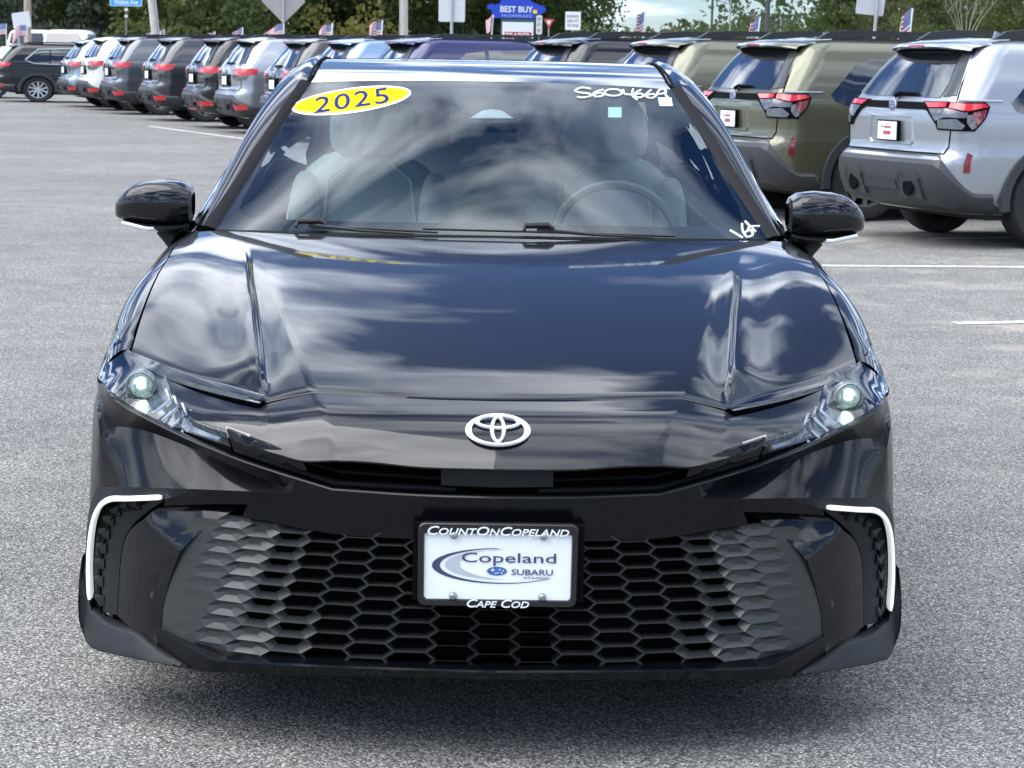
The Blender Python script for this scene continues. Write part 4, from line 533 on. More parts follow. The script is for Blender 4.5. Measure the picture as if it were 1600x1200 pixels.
# lamp surrounds: matte corner with the daytime lamp and finned pocket
def surround(q):
    front_patch(q, loop_of('e1bot_b', 'dlink', 'dband_out', '-drl_line', '-dtip'), .016)
    front_patch(q, loop_of('pocket_drl', 'pocket_in'), .016, skirt=.02)
    n = 40; a = resample(CURVES['drl_line'], n); b = resample(CURVES['pocket_drl'], n); q.grid([[tuple(p) for p in a], [tuple(p) for p in b]])
surr = PP(surround, 'lamp_surround', TRIM, merge=2e-4, smooth=28)
def drl(q):
    c = resample(CURVES['drl_c'], 40); rows = []
    for i in range(40):
        t = c[min(i+1, 39)]-c[max(i-1, 0)]; t[1] = 0; t /= np.linalg.norm(t); nn = np.array((-t[2], 0, t[0])); w = .0042+.0016*i/39
        if i in (0, 39): w *= .6
        rows.append([c[i]+nn*w*k+np.array((0, d, 0)) for k, d in ((1.15, .02), (1, -.002), (.5, -.008), (-.5, -.008), (-1, -.002), (-1.15, .02))])
    q.grid([[tuple(p) for p in r] for r in rows]); q.f.append(tuple(len(q.v)-6+k for k in range(6))); q.f.append((5, 4, 3, 2, 1, 0))
PP(drl, 'daytime_lamp', LAMPW, surr, smooth=50)
def pocket_void(q):
    A = resample(CURVES['pocket_drl'][4:], 24); rows = [[], []]
    for i, p in enumerate(A):
        w = .036 if i > 4 else .012+.005*i; x2 = p[0]-w; rows[0].append((p[0]-.001, p[1]-.004, p[2]-.002)); rows[1].append((x2, plan_sweep(x2)+.026, p[2]-.004))
    q.grid(rows)
PP(pocket_void, 'vent_shade', VOID, surr)  # black sheet just proud of the pocket, standing in for the vent's inner shade
fin_c = resample(CURVES['pocket_drl'][6:], 11)
for k in range(1, 11):
    def fin(q, p=fin_c[k]):
        x, y, z = p; f = lambda dx, dz, d: (x-dx, plan_sweep(x-dx)+.028+d, z+dz)
        q.prism([f(.014, .004, -.004), f(.034, .013, -.004), f(.046, .013, .002), f(.046, -.009, .002), f(.036, -.009, -.010), f(.022, -.002, -.010)], (0, .012, 0))
    PP(fin, 'vent_fin', TRIM, surr, smooth=0)
# gloss corner panels
def corner(q):
    front_patch(q, loop_of('g1'), .014); front_patch(q, loop_of('g2'), .016)
    A_, B_ = [Vector(p) for p in loop_of('g1')], [Vector(p) for p in loop_of('g2')]
    for L, K in ((A_, B_), (B_, A_)):
        sh = [min((p-k).length for k in K) < 2e-3 for p in L]; n = len(L)
        for i in range(n):
            if not (sh[i] and sh[(i+1) % n]): a, b = L[i], L[(i+1) % n]; q.add([a, b, b+Vector((0, .035, 0)), a+Vector((0, .035, 0))], [(0, 1, 2, 3)])
PP(corner, 'corner_panel', GLOSS, merge=2e-4, smooth=24)
# splitters
def split(q): front_patch(q, loop_of('sp'), .014, roll=.007, skirt=.05)
PP(split, 'splitter', TRIM, smooth=40)
# lower lip
def lower_lip(q):
    n = 44; a, b, c = (resample(CURVES[k], n) for k in ('l1', 'l2', 'l3'))
    for r in (a, b, c): r[-1][0] = 0
    m_ = (a+b)/2; m_[:, 1] += .006
    rows = [a+np.array((0, .05, 0)), a, m_, b+np.array((0, .0015, .0025)), b+np.array((0, 0, -.002)), (b+c)/2, c, c+np.array((0, .12, .01)), c+np.array((0, .6, .02))]
    q.grid([[tuple(p) for p in r] for r in rows])
half(lower_lip, 'lower_lip', BLACKB, 35)
# dark core behind every opening, underbody
def core(q):
    zs = [(.70, .28), (.66, .20), (.6, .13), (.5, .10), (.4, .085), (.3, .075), (.2, .065), (.165, .08)]
    q.grid([[(x_of_s(s), plan_sweep(x_of_s(s))+d, z) for s in np.linspace(0, .95, 24)] for z, d in zs])
    q.grid([[(0, .12, .155), (.8, .40, .155)], [(0, .45, .125), (.8, .6, .125)], [(0, 4.4, .16), (.8, 4.4, .16)]])  # underbody dropped lower behind the lip to deepen the shade under the nose
    q.grid([[(0, .25, .66), (.60, .38, .655), (.83, .6, .68)], [(0, .9, .6), (.6, .9, .6), (.7, .9, .6)]])
half(core, 'inner_structure', VOID, 20)

# hexagon grille
gout = loop_of('gtop', '-l1', '-gside') if False else None
gl = [(s_of_x(p[0]), p[2]) for p in CURVES['gside']]+[(s_of_x(p[0]), p[2]) for p in CURVES['l1'][1:]]+[(0, CURVES['l1'][-1][2])]+[(0, CURVES['gtop'][-1][2])]+[(s_of_x(p[0]), p[2]) for p in CURVES['gtop'][::-1][1:]]
def hexes(q):
    def pos(a, b):
        z = .505-.0262*b-.00032*b*b; dx = .068+(.505-z)/.33*.0225
        return a*dx, z
    def pt(s, z, d): s = max(s, -.2); x = x_of_s(abs(s)); return (math.copysign(x, s) if s else 0, plan_sweep(x)+.013+d, z)
    for i in range(-1, 16):
        for j in range(-1, 14):
            b = j+(.5 if i % 2 else 0); cs, czz = pos(i, b)
            hv = []
            for (da, db) in ((-.38, -.5), (.38, -.5), (.62, 0), (.38, .5), (-.38, .5), (-.62, 0)):
                hv.append(pos(i+da, b+db))
            pin = inside(gl, np.array([(abs(cs), czz)]+[(abs(u), v) for u, v in hv]))
            if not pin.any(): continue
            c = np.array((cs, czz)); H = np.array(hv)
            e = (cs-.40-(.40-czz)*.10)/.085          # how far into the closed outer zone
            e = min(max(e, 0), 3.2)
            if e <= 0: k, dep, fl = .935, .034, VOID
            elif e < 1.1: k, dep = .60-.06*e, .020
            else: k, dep = max(.5-.06*e, .25), max(.0145*(1-(e-1.1)/1.9), 0.0)
            lift = 0.003*max(0, 1-abs(e-1.0)) if e > 0 else 0
            base = len(q.v)
            drop = -.0025 if e > 0 else 0
            H0 = c+(H-c)*.985; H1 = c+(H-c)*(k+(.02 if e <= 0 else 0)); H1 = H1+np.array((0, .0 if e <= 0 else .0045*min(1, dep/.012)))
            if e <= 0:
                for (u, v) in H: q.v.append(pt(u, v, .001))
                for (u, v) in H0: q.v.append(pt(u, v, -.0012))
                Hm = c+(H-c)*.945
                for (u, v) in Hm: q.v.append(pt(u, v, -.0012))
                for (u, v) in Hm: q.v.append(pt(u, v, dep))
                for L in range(3):
                    for m_ in range(6): q.f.append((base+L*6+m_, base+L*6+(m_+1) % 6, base+(L+1)*6+(m_+1) % 6, base+(L+1)*6+m_))
            else:
                for (u, v) in H: q.v.append(pt(u, v, 0))
                for (u, v) in H1: q.v.append(pt(u, v, dep))
                for m_ in range(6): q.f.append((base+m_, base+(m_+1) % 6, base+6+(m_+1) % 6, base+6+m_))
                if e >= 1.1: q.f.append(tuple(base+6+m_ for m_ in range(6)))
    q.mirror()
q = MB(); hexes(q); P(q, 'grille_mesh', GRILLE, smooth=0)
# upper slot: slats, centre block, end trims
def slat(nm, w):
    def f(q):
        c = [Vector(p) for p in CURVES[nm]]
        q.grid([[p+Vector((0, .05, .000)) for p in c], [p+Vector((0, .002, .0012)) for p in c], [p for p in c], [p+Vector((0, .004, -w)) for p in c], [p+Vector((0, .05, -w-.002)) for p in c]])
    return f
PP(slat('slat_up', .004), 'slat', TRIM); PP(slat('slat_lo', .006), 'slat', TRIM)
q = MB(); q.grid([[(x, plan_sweep(abs(x))+y, z+abs(x)*.02) for x in np.linspace(-.115, .115, 9)] for y, z in ((.06, .612), (.028, .610), (.026, .575), (.06, .57))]); P(q, 'radar_cover', mat('radar_cover', (.006, .0065, .0075), .35, spec=.25), smooth=40)
def trimp(q): front_patch(q, loop_of('trim'), .015, roll=.003, skirt=.03)
PP(trimp, 'lamp_end_trim', GLOSS)

# headlights: clear cover over bezel, reflector vanes and lit projector
hl = ('hl_top', 'hl_spear', 'hl_curve', 'hl_end', 'hl_bot', 'hl_out')
def lens_pts():
    return loop_of(*hl)
def lens_patch(q, drop=0.0, h=.018, roll=.003, skirt=.012):
    L = lens_pts(); poly = [(p[0], p[1]*1.0+.9*(1-p[2])) for p in L]       # unfolded front/top coordinate
    V, T, ov = cdt_fill(poly, h, ring=(roll,) if roll else None)
    z = np.array([p[2] for p in L]); kn = [i for i, o in enumerate(ov) if any(k < len(L) for k in o)]
    zz = harmonic(V, T, np.array(kn), np.array([z[min(k for k in ov[i] if k < len(L))] for i in kn]))
    verts = []
    ed = edge_dist(poly, V)
    for i in range(len(V)):
        x = V[i][0]; zi = zz[i]; y = V[i][1]-.9*(1-zi); bul = .005*min(1, ed[i]/.05)
        verts.append((x, y-bul*.6+drop, zi+bul*.7-drop*.55))
    b = len(q.v); q.add(verts, T)
    if skirt: add_skirt(q, b, verts, T, (0, skirt, -.4*skirt))
heads = PP(lambda q: lens_patch(q), 'headlight', LENS, smooth=45)
PP(lambda q: lens_patch(q, .045, .025, 0, 0), 'lamp_housing', LAMPDK, heads)
hub = Vector((.779, .385, .722))
def reflect(q):      # bright upper spear along the bonnet edge
    a = resample(CURVES['hl_top'][6:], 18); b = resample(CURVES['hl_spear'][::-1], 18)
    lo = [tuple(p+np.array((0, .018, -.013))) for p in a]; mid = [tuple(a[i]*.55+b[i]*.45+np.array((0, .012, -.018))) for i in range(18)]; hi = [tuple(p+np.array((0, .006, -.011))) for p in b]
    q.grid([lo, mid, hi])
PP(reflect, 'light_guide', LAMPIN, heads, smooth=40)
def vane(q):          # curved reflector sweeping down to the inner end
    a = resample(CURVES['hl_curve'], 16); 
    r0 = [tuple(p+np.array((0.0, .012, -.010))) for p in a]; r1 = [tuple(p+np.array((.016+.02*(1-i/15), .018, -.022-.004*i/15))) for i, p in enumerate(a)]; r2 = [tuple(p+np.array((.02+.05*(1-i/15), .03, -.034-.012*i/15))) for i, p in enumerate(a)]
    q.grid([r0, r1, r2])
PP(vane, 'reflector_vane', LAMPIN, heads, smooth=20)
for k in range(4):
    def rib(q, k=k):
        t = (k+1)/5; a = Vector((.715-.02*k, .325-.02*k, .722-.012*k)); q.tube([a, a+Vector((-.012, -.03, -.018)), a+Vector((.02, -.05, -.045))], .0035, 5)
    PP(rib, 'reflector_rib', LAMPIN, heads)
for k in range(2):
    def endr(q, k=k):
        a = Vector((.515+.004*k, .135, .658-.014*k)); q.prism([a, a+Vector((.055, .035, .0105)), a+Vector((.055, .035, .002)), a+Vector((.004, 0, -.009))], (0, .01, 0))
    PP(endr, 'turn_reflector', AMBER, heads, smooth=0)
def proj_ring(q):
    rot = Matrix.Rotation(R(-12), 3, 'X')
    q.lathe([(.034, .02), (.033, -.006), (.030, -.010), (.027, -.006)], 'y', tuple(hub), 28)
PP(proj_ring, 'projector_ring', mat('smoked_chrome', (.22, .24, .25), .22, .6), heads)
def proj_lens(q):
    q.lathe([(.0005, -.008), (.012, -.007), (.020, -.004), (.0255, .002), (.027, .02)], 'y', tuple(hub), 28)
PP(proj_lens, 'projector_lens', LENSG, heads)
def proj_glow(q):
    q.lathe([(.0005, -.0125), (.011, -.0118), (.014, -.0095), (.0145, .0)], 'y', (hub.x-.002, hub.y, hub.z+.006), 18)
    q.lathe([(.0005, -.008), (.011, -.007), (.015, 0), (.016, .02)], 'y', (hub.x-.006, hub.y-.022, hub.z-.047), 18)
PP(proj_glow, 'projector_glow', BEAM, heads)
def proj_slit(q):
    for dx, dz, w, h_ in ((-.004, -.016, .018, .0022), (.010, -.006, .0022, .010), (-.016, .004, .0022, .012), (0, .024, .012, .002)): q.box(hub.x+dx-w, hub.x+dx+w, hub.y-.0128, hub.y-.006, hub.z+dz-h_, hub.z+dz+h_)
PP(proj_slit, 'projector_shutter', mat('shutter_grey', (.30, .40, .37), .3, .2), heads)
def inner_lip(q):   # dark shelf under the lamp
    a = [Vector(p) for p in CURVES['hl_bot']]; q.grid([a, [p+Vector((0, .004, -.012)) for p in a], [p+Vector((0, .05, -.014)) for p in a]])
PP(inner_lip, 'lamp_seal', VOID)

# front wings
ft = np.array(CURVES['fen_top']); ftl = ft[np.argsort(ft[:, 1])]
ftl = np.array([p for p in CURVES['fen_top'][2:]]); 
fx = lambda y: float(np.interp(y, ftl[:, 1], ftl[:, 0])); fz_ = lambda y: float(np.interp(y, ftl[:, 1], ftl[:, 2]))
def arch_bottom(y, rocker=.2):
    z = rocker
    for yc in (.985, 3.81):
        d = abs(y-yc)
        if d < .375: z = max(z, .335+math.sqrt(.375**2-d*d))
    return z
def side_section(y, x0, z0, xs=.921, zs=.655, n=14):
    row = []; zs = max(zs, arch_bottom(y)+.03)
    for k in range(n):
        a = PI/2*k/(n-1); row.append((x0+(xs-x0)*math.sin(a), y, zs+(z0-zs)*math.cos(a)))
    zb = arch_bottom(y)
    for k in range(1, 9):
        t = k/8; z = zs+(zb-zs)*t; row.append((xs+.006*math.sin(PI*t)-.03*t*t*(1 if zb < .3 else .1), y, z))
    row.append((xs-.05, y, zb+.01)); return row
def wing(q):
    ys = np.linspace(.578, 1.62, 64)
    q.grid([side_section(y, fx(y) if y > .633 else .8295, (fz_(y) if y > .633 else bonnet_z(.8295, y))-.0015, .922-.016*max(0, (.66-y)/.08)) for y in ys])
PP(wing, 'front_wing', BLACK, smooth=40)
belt = pchip([(1.6, .968), (2.4, .985), (3.2, 1.01), (3.9, 1.045), (4.3, 1.06), (4.7, 1.0)])
beltx = pchip([(1.6, .83), (2.4, .845), (3.4, .84), (4.2, .80), (4.5, .77), (4.7, .7)])
def body_side(q): q.grid([side_section(y, beltx(y), belt(y), .921-.10*max(0, (y-4.2)/.5)**2) for y in np.linspace(1.622, 4.72, 110)])
sidep = PP(body_side, 'body_side', BLACK, smooth=40)
def door_gaps(q):
    for y in (1.72, 2.74, 3.42): q.tube([(p[0]+.0005, p[1], p[2]) for p in side_section(y, beltx(y), belt(y))[:-2]], .0035, 5)
PP(door_gaps, 'door_gap', VOID, sidep)
for yh in (2.45, 3.25):
    def handle(q, yh=yh):
        r_ = min(side_section(yh, beltx(yh), belt(yh)), key=lambda p: abs(p[2]-.86)); q.tube([(r_[0]+.004, yh, .86), (r_[0]+.028, yh+.02, .862), (r_[0]+.030, yh+.17, .866), (r_[0]+.006, yh+.19, .866)], .012, 8)
    PP(handle, 'door_handle', BLACK, sidep, smooth=50)
# roof, pillars, windows
po = np.array([p for p in CURVES['pil_out']]+[(.575, 3.25, 1.432), (.585, 3.6, 1.402), (.605, 3.95, 1.315), (.655, 4.25, 1.18), (.71, 4.5, 1.06)])
pin = np.array([p for p in CURVES['ws_side']][::-1]) if CURVES['ws_side'][0][1] > 2 else np.array(CURVES['ws_side'])
pin2 = np.array(list(pin)+[(.547, 2.5, 1.403), (.543, 2.75, 1.428), (.54, 2.95, 1.437), (.54, 3.25, 1.433), (.545, 3.6, 1.403), (.55, 3.95, 1.33)])
def rail(q):
    k1 = len(pin); a = np.vstack([resample(pin, 30), resample(pin2[k1-1:], 20)[1:]])
    i0 = int(np.argmin(abs(po[:, 1]-2.5))); b = np.vstack([resample(po[:i0+1], 30), resample(np.vstack([po[i0:8+0] if False else po[i0:], ]), 30)[1:20]])
    n = min(len(a), len(b)); a, b = a[:n], b[:n]; rows = []
    for t in np.linspace(0, 1, 9):
        r = a*(1-t)+b*t; bul = math.sin(PI*min(t, 1))*.010; r = r+np.array((bul*.6, -bul*.5, bul)); rows.append([tuple(p) for p in r])
    rows.append([tuple(p+np.array((-.03, .03, -.03))) for p in b])
    rows.insert(0, [tuple(p+np.array((-.0, .01, -.015))) for p in a])
    q.grid(rows)
PP(rail, 'roof_pillar', BLACK, smooth=40)
def pillar_trim(q):
    a = resample(pin, 30); q.grid([[tuple(p+np.array((-.012, -.001, .001))) for p in a], [tuple(p+np.array((-.004, -.006, .004))) for p in a], [tuple(p+np.array((.007, -.004, .008))) for p in a], [tuple(p+np.array((.020, -.002, .010))) for p in a], [tuple(p+np.array((.026, .006, .004))) for p in a]])
PP(pillar_trim, 'pillar_trim', mat('seal_black', (.006, .006, .007), .6, spec=.15))
rc = pchip([(2.2, 1.380), (2.35, 1.401), (2.5, 1.418), (2.7, 1.434), (2.9, 1.443), (3.2, 1.44), (3.6, 1.405), (3.95, 1.338)])
wt = np.array(CURVES['ws_top'])[::-1]
def even_top(x):
    c = wt; A = np.stack([np.ones(len(c)), c[:, 0]**2, c[:, 0]**4], 1); B = np.stack([np.ones_like(x), x**2, x**4], 1)
    return np.stack([B @ np.linalg.lstsq(A, c[:, k], rcond=None)[0] for k in (1, 2)], 1)
def roof(q):
    rows = []
    e = resample(pin2[len(pin)-1:], 26); c = [np.array((0, y, rc(y))) for y in np.linspace(2.2, 3.93, 26)]
    wt_ = resample(wt, 21); base = wt_-(wt_[0][None]*(1-np.linspace(0, 1, 21))[:, None]+wt_[-1][None]*np.linspace(0, 1, 21)[:, None])
    for i in range(26):
        t = np.linspace(0, 1, 21)[:, None]; t2 = np.hstack([t, t**2, t**2.4]); r = c[i]*(1-t2)+e[i]*t2; k = max(0, 1-i/8)
        w0 = even_top(r[:, 0]); r = r*(1-k)+np.stack([r[:, 0], w0[:, 0]+(r[0, 1]-2.2), w0[:, 1]+(r[0, 2]-1.38)], 1)*k if i < 8 else r
        rows.append([tuple(p) for p in r])
    r0 = [(p[0], p[1]+.004, p[2]-.012) for p in rows[0]]; q.grid([r0]+rows)
half(roof, 'roof', BLACK, 40)
def gap(q):
    a = resample(pin2[len(pin)-1:], 26)[:20]; q.tube([tuple(p+np.array((0, 0, .0035))) for p in a], .0045, 6)
PP(gap, 'roof_ditch', VOID)
def side_glass(q):
    rows = []
    for y in np.linspace(1.80, 4.3, 40):
        i = np.interp(y, po[:, 1], np.arange(len(po))); k = int(i); f = i-k; k2 = min(k+1, len(po)-1); tp = po[k]*(1-f)+po[k2]*f
        bt = np.array((beltx(y)-.01, y, belt(y))); rows.append([tuple(bt*(1-t)+tp*t+np.array((.02*math.sin(PI*t)-.012*t, 0, -.008*t))) for t in np.linspace(0, 1, 7)])
    q.grid(rows)
PP(side_glass, 'side_window', glass('side_glass', (.30, .36, .36), 1.5, 0, 1.5), smooth=50)
def boot(q):
    e = [(.55, 3.95, 1.33), (.655, 4.25, 1.18), (.71, 4.5, 1.06), (.72, 4.72, 1.0), (.8, 4.8, .8), (.8, 4.78, .5), (.78, 4.6, .2)]
    c = [(0, 3.93, 1.34), (0, 4.25, 1.19), (0, 4.5, 1.08), (0, 4.78, 1.04), (0, 4.87, .8), (0, 4.85, .5), (0, 4.7, .2)]
    q.grid([[tuple(np.array(c[i])*(1-t)+np.array(e[i])*t+np.array((0, 0, .02*math.sin(PI*t)*(i < 4)))) for t in np.linspace(0, 1, 10)] for i in range(7)])
half(boot, 'boot_lid', BLACK, 40)

# windscreen
wb = resample([(0.0, CURVES['ws_bot'][0][1], CURVES['ws_bot'][0][2])]+CURVES['ws_bot'][1:], 101)
wtp = resample([(0.0, wt[0][1], wt[0][2])]+[tuple(p) for p in wt[1:]], 101) if wt[0][0] < .1 else resample([(0.0,)+tuple(CURVES['ws_top'][-1][1:])]+CURVES['ws_top'][::-1][1:], 101)
wsd = resample(pin, 101)
def even_curve(c):
    x = c[:, 0]; A = np.stack([np.ones_like(x), x**2, x**4], 1); w = np.ones(len(x)); w[0] = w[-1] = 50; o = c.copy()
    for k in (1, 2): o[:, k] = A @ np.linalg.lstsq(A*w[:, None], c[:, k]*w, rcond=None)[0]
    o[0, 0] = 0; return o
wb, wtp = even_curve(wb), even_curve(wtp)
def screen(u, t, out=0.0):
    s = -1 if u < 0 else 1; a = min(abs(u), 1.05)
    ev = lambda c, k: c[int(min(max(k, 0), 1)*100)]+(c[min(int(min(max(k, 0), 1)*100)+1, 100)]-c[int(min(max(k, 0), 1)*100)])*(min(max(k, 0), 1)*100-int(min(max(k, 0), 1)*100))
    b, tp, S = ev(wb, a), ev(wtp, a), ev(wsd, t)
    C = (1-t)*wb[0]+t*wtp[0]+np.array((0, -.03, .03))*4*t*(1-t)*.35
    q = (1-t)*b+t*tp+(1-a*a)*(C-((1-t)*wb[0]+t*wtp[0]))+a*a*(S-((1-t)*wb[100]+t*wtp[100]))
    return (s*q[0]+s*.15*a*out, q[1]-.47*out, q[2]+.88*out)
q = MB(); q.grid([[screen(u, t) for u in np.linspace(-1, 1, 61)] for t in np.linspace(0, 1, 31)])
ws = P(q, 'windscreen', WSGLASS, smooth=60)
FRITM = mat('ceramic_border', (.012, .013, .015), .5)
inner = []
def frit(q):
    half_ = [(.0, .072), (-.2872, .072), (-.6066, .073), (-.88, .088), (-.918, .105), (-.945, .14), (-.958, .2), (-.9688, .379), (-.981, .594), (-.989, .75), (-.988, .85), (-.976, .93), (-.93, .962), (-.6, .968), (-.2, .968), (0, .968)]
    L = half_+[(-u, t) for u, t in half_[::-1][1:-1]]
    pts = []
    for k in range(len(L)):
        a, b = L[k], L[(k+1) % len(L)]
        for j in range(6): pts.append((a[0]+(b[0]-a[0])*j/6, a[1]+(b[1]-a[1])*j/6))
    outp = []
    for u, t in pts:
        # push out to the rim of the glass
        du, dt = u/1.0, (t-.5)/.5; m_ = max(abs(du), abs(dt)); f = 1.0/m_; outp.append((u if abs(du) < abs(dt) and False else max(-1, min(1, u*f)), max(0, min(1, .5+(t-.5)*f))))
    n = len(pts); ro, ri = [screen(u, t, -.005) for u, t in outp], [screen(u, t, -.005) for u, t in pts]
    q.grid([ro+[ro[0]], ri+[ri[0]]])
q = MB(); frit(q); P(q, 'ceramic_border', FRITM, ws)
q = MB(); q.prism([screen(u, t, -.006) for u, t in CAMBOX], (0, .02, -.03)); P(q, 'camera_housing', FRITM, ws, smooth=0)
q = MB(); q.prism([screen(u, t, -.0035) for u, t in CAMLENS], (0, .001, -.001)); P(q, 'camera_window', mat('camera_window', (.42, .47, .5), .3), ws, smooth=0)
# year oval
YEL = mat('yellow_vinyl', (.74, .60, .004), .6, spec=.05, vary=.02)
c0 = (sum(p[0] for p in YEAR_IN)/40, sum(p[1] for p in YEAR_IN)/40)
def decal(q, uv, out):
    rows = [[screen(c0[0]+(u-c0[0])*k, c0[1]+(t-c0[1])*k, out) for u, t in uv] for k in (.001, .2, .4, .6, .8, 1)]; rows.append([screen(u, t, .0002) for u, t in uv]); q.grid(rows, closed=True)
q = MB(); decal(q, YEAR_OUT, .0014); ys_ = P(q, 'year_sticker', WHITEP, ws, smooth=40)
q = MB(); decal(q, YEAR_IN, .0024); ye = P(q, 'sticker_face', YEL, ys_, smooth=40)
L = [screen(c0[0]+(u-c0[0])*.985, c0[1]+(t-c0[1])*.96, .0030) for u, t in YEAR_IN]; L2 = [screen(c0[0]+(u-c0[0])*.97, c0[1]+(t-c0[1])*.925, .0030) for u, t in YEAR_IN]
q = MB(); q.grid([L+[L[0]], L2+[L2[0]]]); P(q, 'sticker_outline', mat('sticker_outline_blue', (.12, .16, .35), .5), ys_, smooth=0)
tv, tf = text_mesh('2025', 1.0, .24, .0, offset=.004, shear=0.0, spacing=1.12)
ax = (YEAR_AX[1][0]-YEAR_AX[0][0], YEAR_AX[1][1]-YEAR_AX[0][1]); az = (YEAR_AX[2][0]-YEAR_AX[0][0], YEAR_AX[2][1]-YEAR_AX[0][1])
def ymap(x, z): a = x*2.32; b = z/.12*1.02; return screen(YEAR_AX[0][0]+ax[0]*a+az[0]*b, YEAR_AX[0][1]+ax[1]*a+az[1]*b, .0036)
q = MB(); q.add([ymap(v[0], v[2]) for v in tv], tf); P(q, 'year_digits', mat('digit_blue', (.02, .024, .15), .6, spec=.05), ys_, smooth=0)
def stroke(q, uv, r):
    uv = [(u, max(t, .004)) for u, t in uv]; p3 = [np.array(screen(u, t, .002)) for u, t in uv]; n = len(p3); pts = []
    for i in range(n-1):
        a, b, c, d = p3[max(i-1, 0)], p3[i], p3[i+1], p3[min(i+2, n-1)]
        for k in range(6):
            t = k/6; pts.append(.5*((2*b)+(-a+c)*t+(2*a-5*b+4*c-d)*t*t+(-a+3*b-3*c+d)*t**3))
    pts.append(p3[-1]); q.tube([tuple(p) for p in pts], r, 6)
CHALK = mat('white_paint_pen', (.82, .85, .86), .7)
q = MB(); [stroke(q, s, .0032) for s in SCRIBBLE_STOCK]; P(q, 'stock_number', CHALK, ws)
q = MB(); [stroke(q, s, .0030) for s in SCRIBBLE_MILES]; P(q, 'mileage_note', CHALK, ws)
q = MB(); q.prism([screen(u, t, .0015) for u, t in STICKER], (0, .0005, -.001)); P(q, 'paper_sticker', mat('pale_mint', (.62, .82, .8), .6), ws, smooth=0)
q = MB(); q.prism([screen(u, t, -.003) for u, t in PERMIT], (0, .0005, -.001)); P(q, 'permit_sticker', mat('permit_mint', (.6, .82, .78), .6), ws, smooth=0)
# wipers and cowl
cowl_z = lambda x, y: 0
q = MB(); q.grid([[(x, 1.36+.05*(abs(x)/.75)**2, .94) for x in np.linspace(-.78, .78, 21)], [(x, 1.50+.13*(abs(x)/.75)**2, .962) for x in np.linspace(-.78, .78, 21)]]); P(q, 'cowl', mat('cowl_black', (.012, .012, .013), .6))
def wiper(x0, x1, xb, label=None):
    q = MB(); f = lambda x, t: Vector(screen(x/.763, t, .014))
    a = f(x0, .012); q.tube([a+Vector((-.035, -.01, -.004)), a+Vector((-.03, 0, .010)), a+Vector((.03, 0, .012)), a+Vector((.045, -.005, .003))], [.005, .008, .008, .005], 8)
    q.tube([a, f((x0+x1)/2, .0)+Vector((0, -.02, -.004)), f(x1, -.0)+Vector((0, -.02, -.01))], [.006, .004, .002], 6)
    w = P(q, 'wiper_arm', mat('wiper_black', (.008, .008, .009), .4))
    q = MB(); q.tube([f(xb, .004), f((xb+x1)/2, .0)+Vector((0, -.005, 0)), f(x1+.06, .0)+Vector((0, -.01, -.006))], .003, 6); P(q, 'wiper_blade', mat('blade_rubber', (.006, .006, .007), .3), w)
wiper(-.48, -.20, -.44); wiper(.115, .42, -.18)

# door mirrors
def mirror_shell(q):
    st = [(.832, .998, 1.060, .05), (.838, .980, 1.076, .085), (.86, .970, 1.090, .105), (.905, .968, 1.096, .112), (.955, .970, 1.093, .108), (.990, .976, 1.085, .098), (1.018, .980, 1.067, .082), (1.036, .984, 1.048, .062), (1.046, .989, 1.031, .04), (1.050, .997, 1.018, .012)]
    rows = []
    for x, zb, zt, d in st:
        row = []; zc_, hh = (zb+zt)/2, (zt-zb)/2
        for k in range(20):
            a = 2*PI*k/20; c, s = math.cos(a), math.sin(a); row.append((x, 1.80+d*math.copysign(abs(c)**.6, c)*(.85 if c < 0 else .8)+.02*(x-.9), zc_+hh*math.copysign(abs(s)**.62, s)))
        rows.append(row)
    q.grid(rows, closed=True)
mir = PP(mirror_shell, 'door_mirror', BLACK, smooth=28)
def mirror_base(q):
    st = [(.838, .960, .982, .07), (.87, .953, .978, .085), (.92, .951, .976, .09), (.98, .956, .980, .082), (1.02, .968, .986, .055), (1.03, .974, .980, .02)]
    rows = [[(x, 1.80+d*math.cos(2*PI*k/16), (zb+zt)/2+(zt-zb)/2*math.sin(2*PI*k/16)) for k in range(16)] for x, zb, zt, d in st]; q.grid(rows, closed=True)
    q.tube([(.915, 1.80, .965), (.895, 1.80, .945), (.865, 1.79, .915), (.83, 1.78, .90)], [.03, .032, .038, .05], 12, flat=1.0)
PP(mirror_base, 'mirror_foot', TRIM, mir, smooth=50)
def mirror_lamp(q): q.grid([[(x, 1.80-.088*(1-.3*abs(x-.95)/.09)-d, z+.018*max(0, (x-.95)/.09)) for x in np.linspace(.925, 1.022, 9)] for z, d in ((.968, .0), (.965, .005), (.960, .005), (.957, 0))])
PP(mirror_lamp, 'indicator_strip', mat('indicator_clear', (.7, .72, .73), .25), mir)

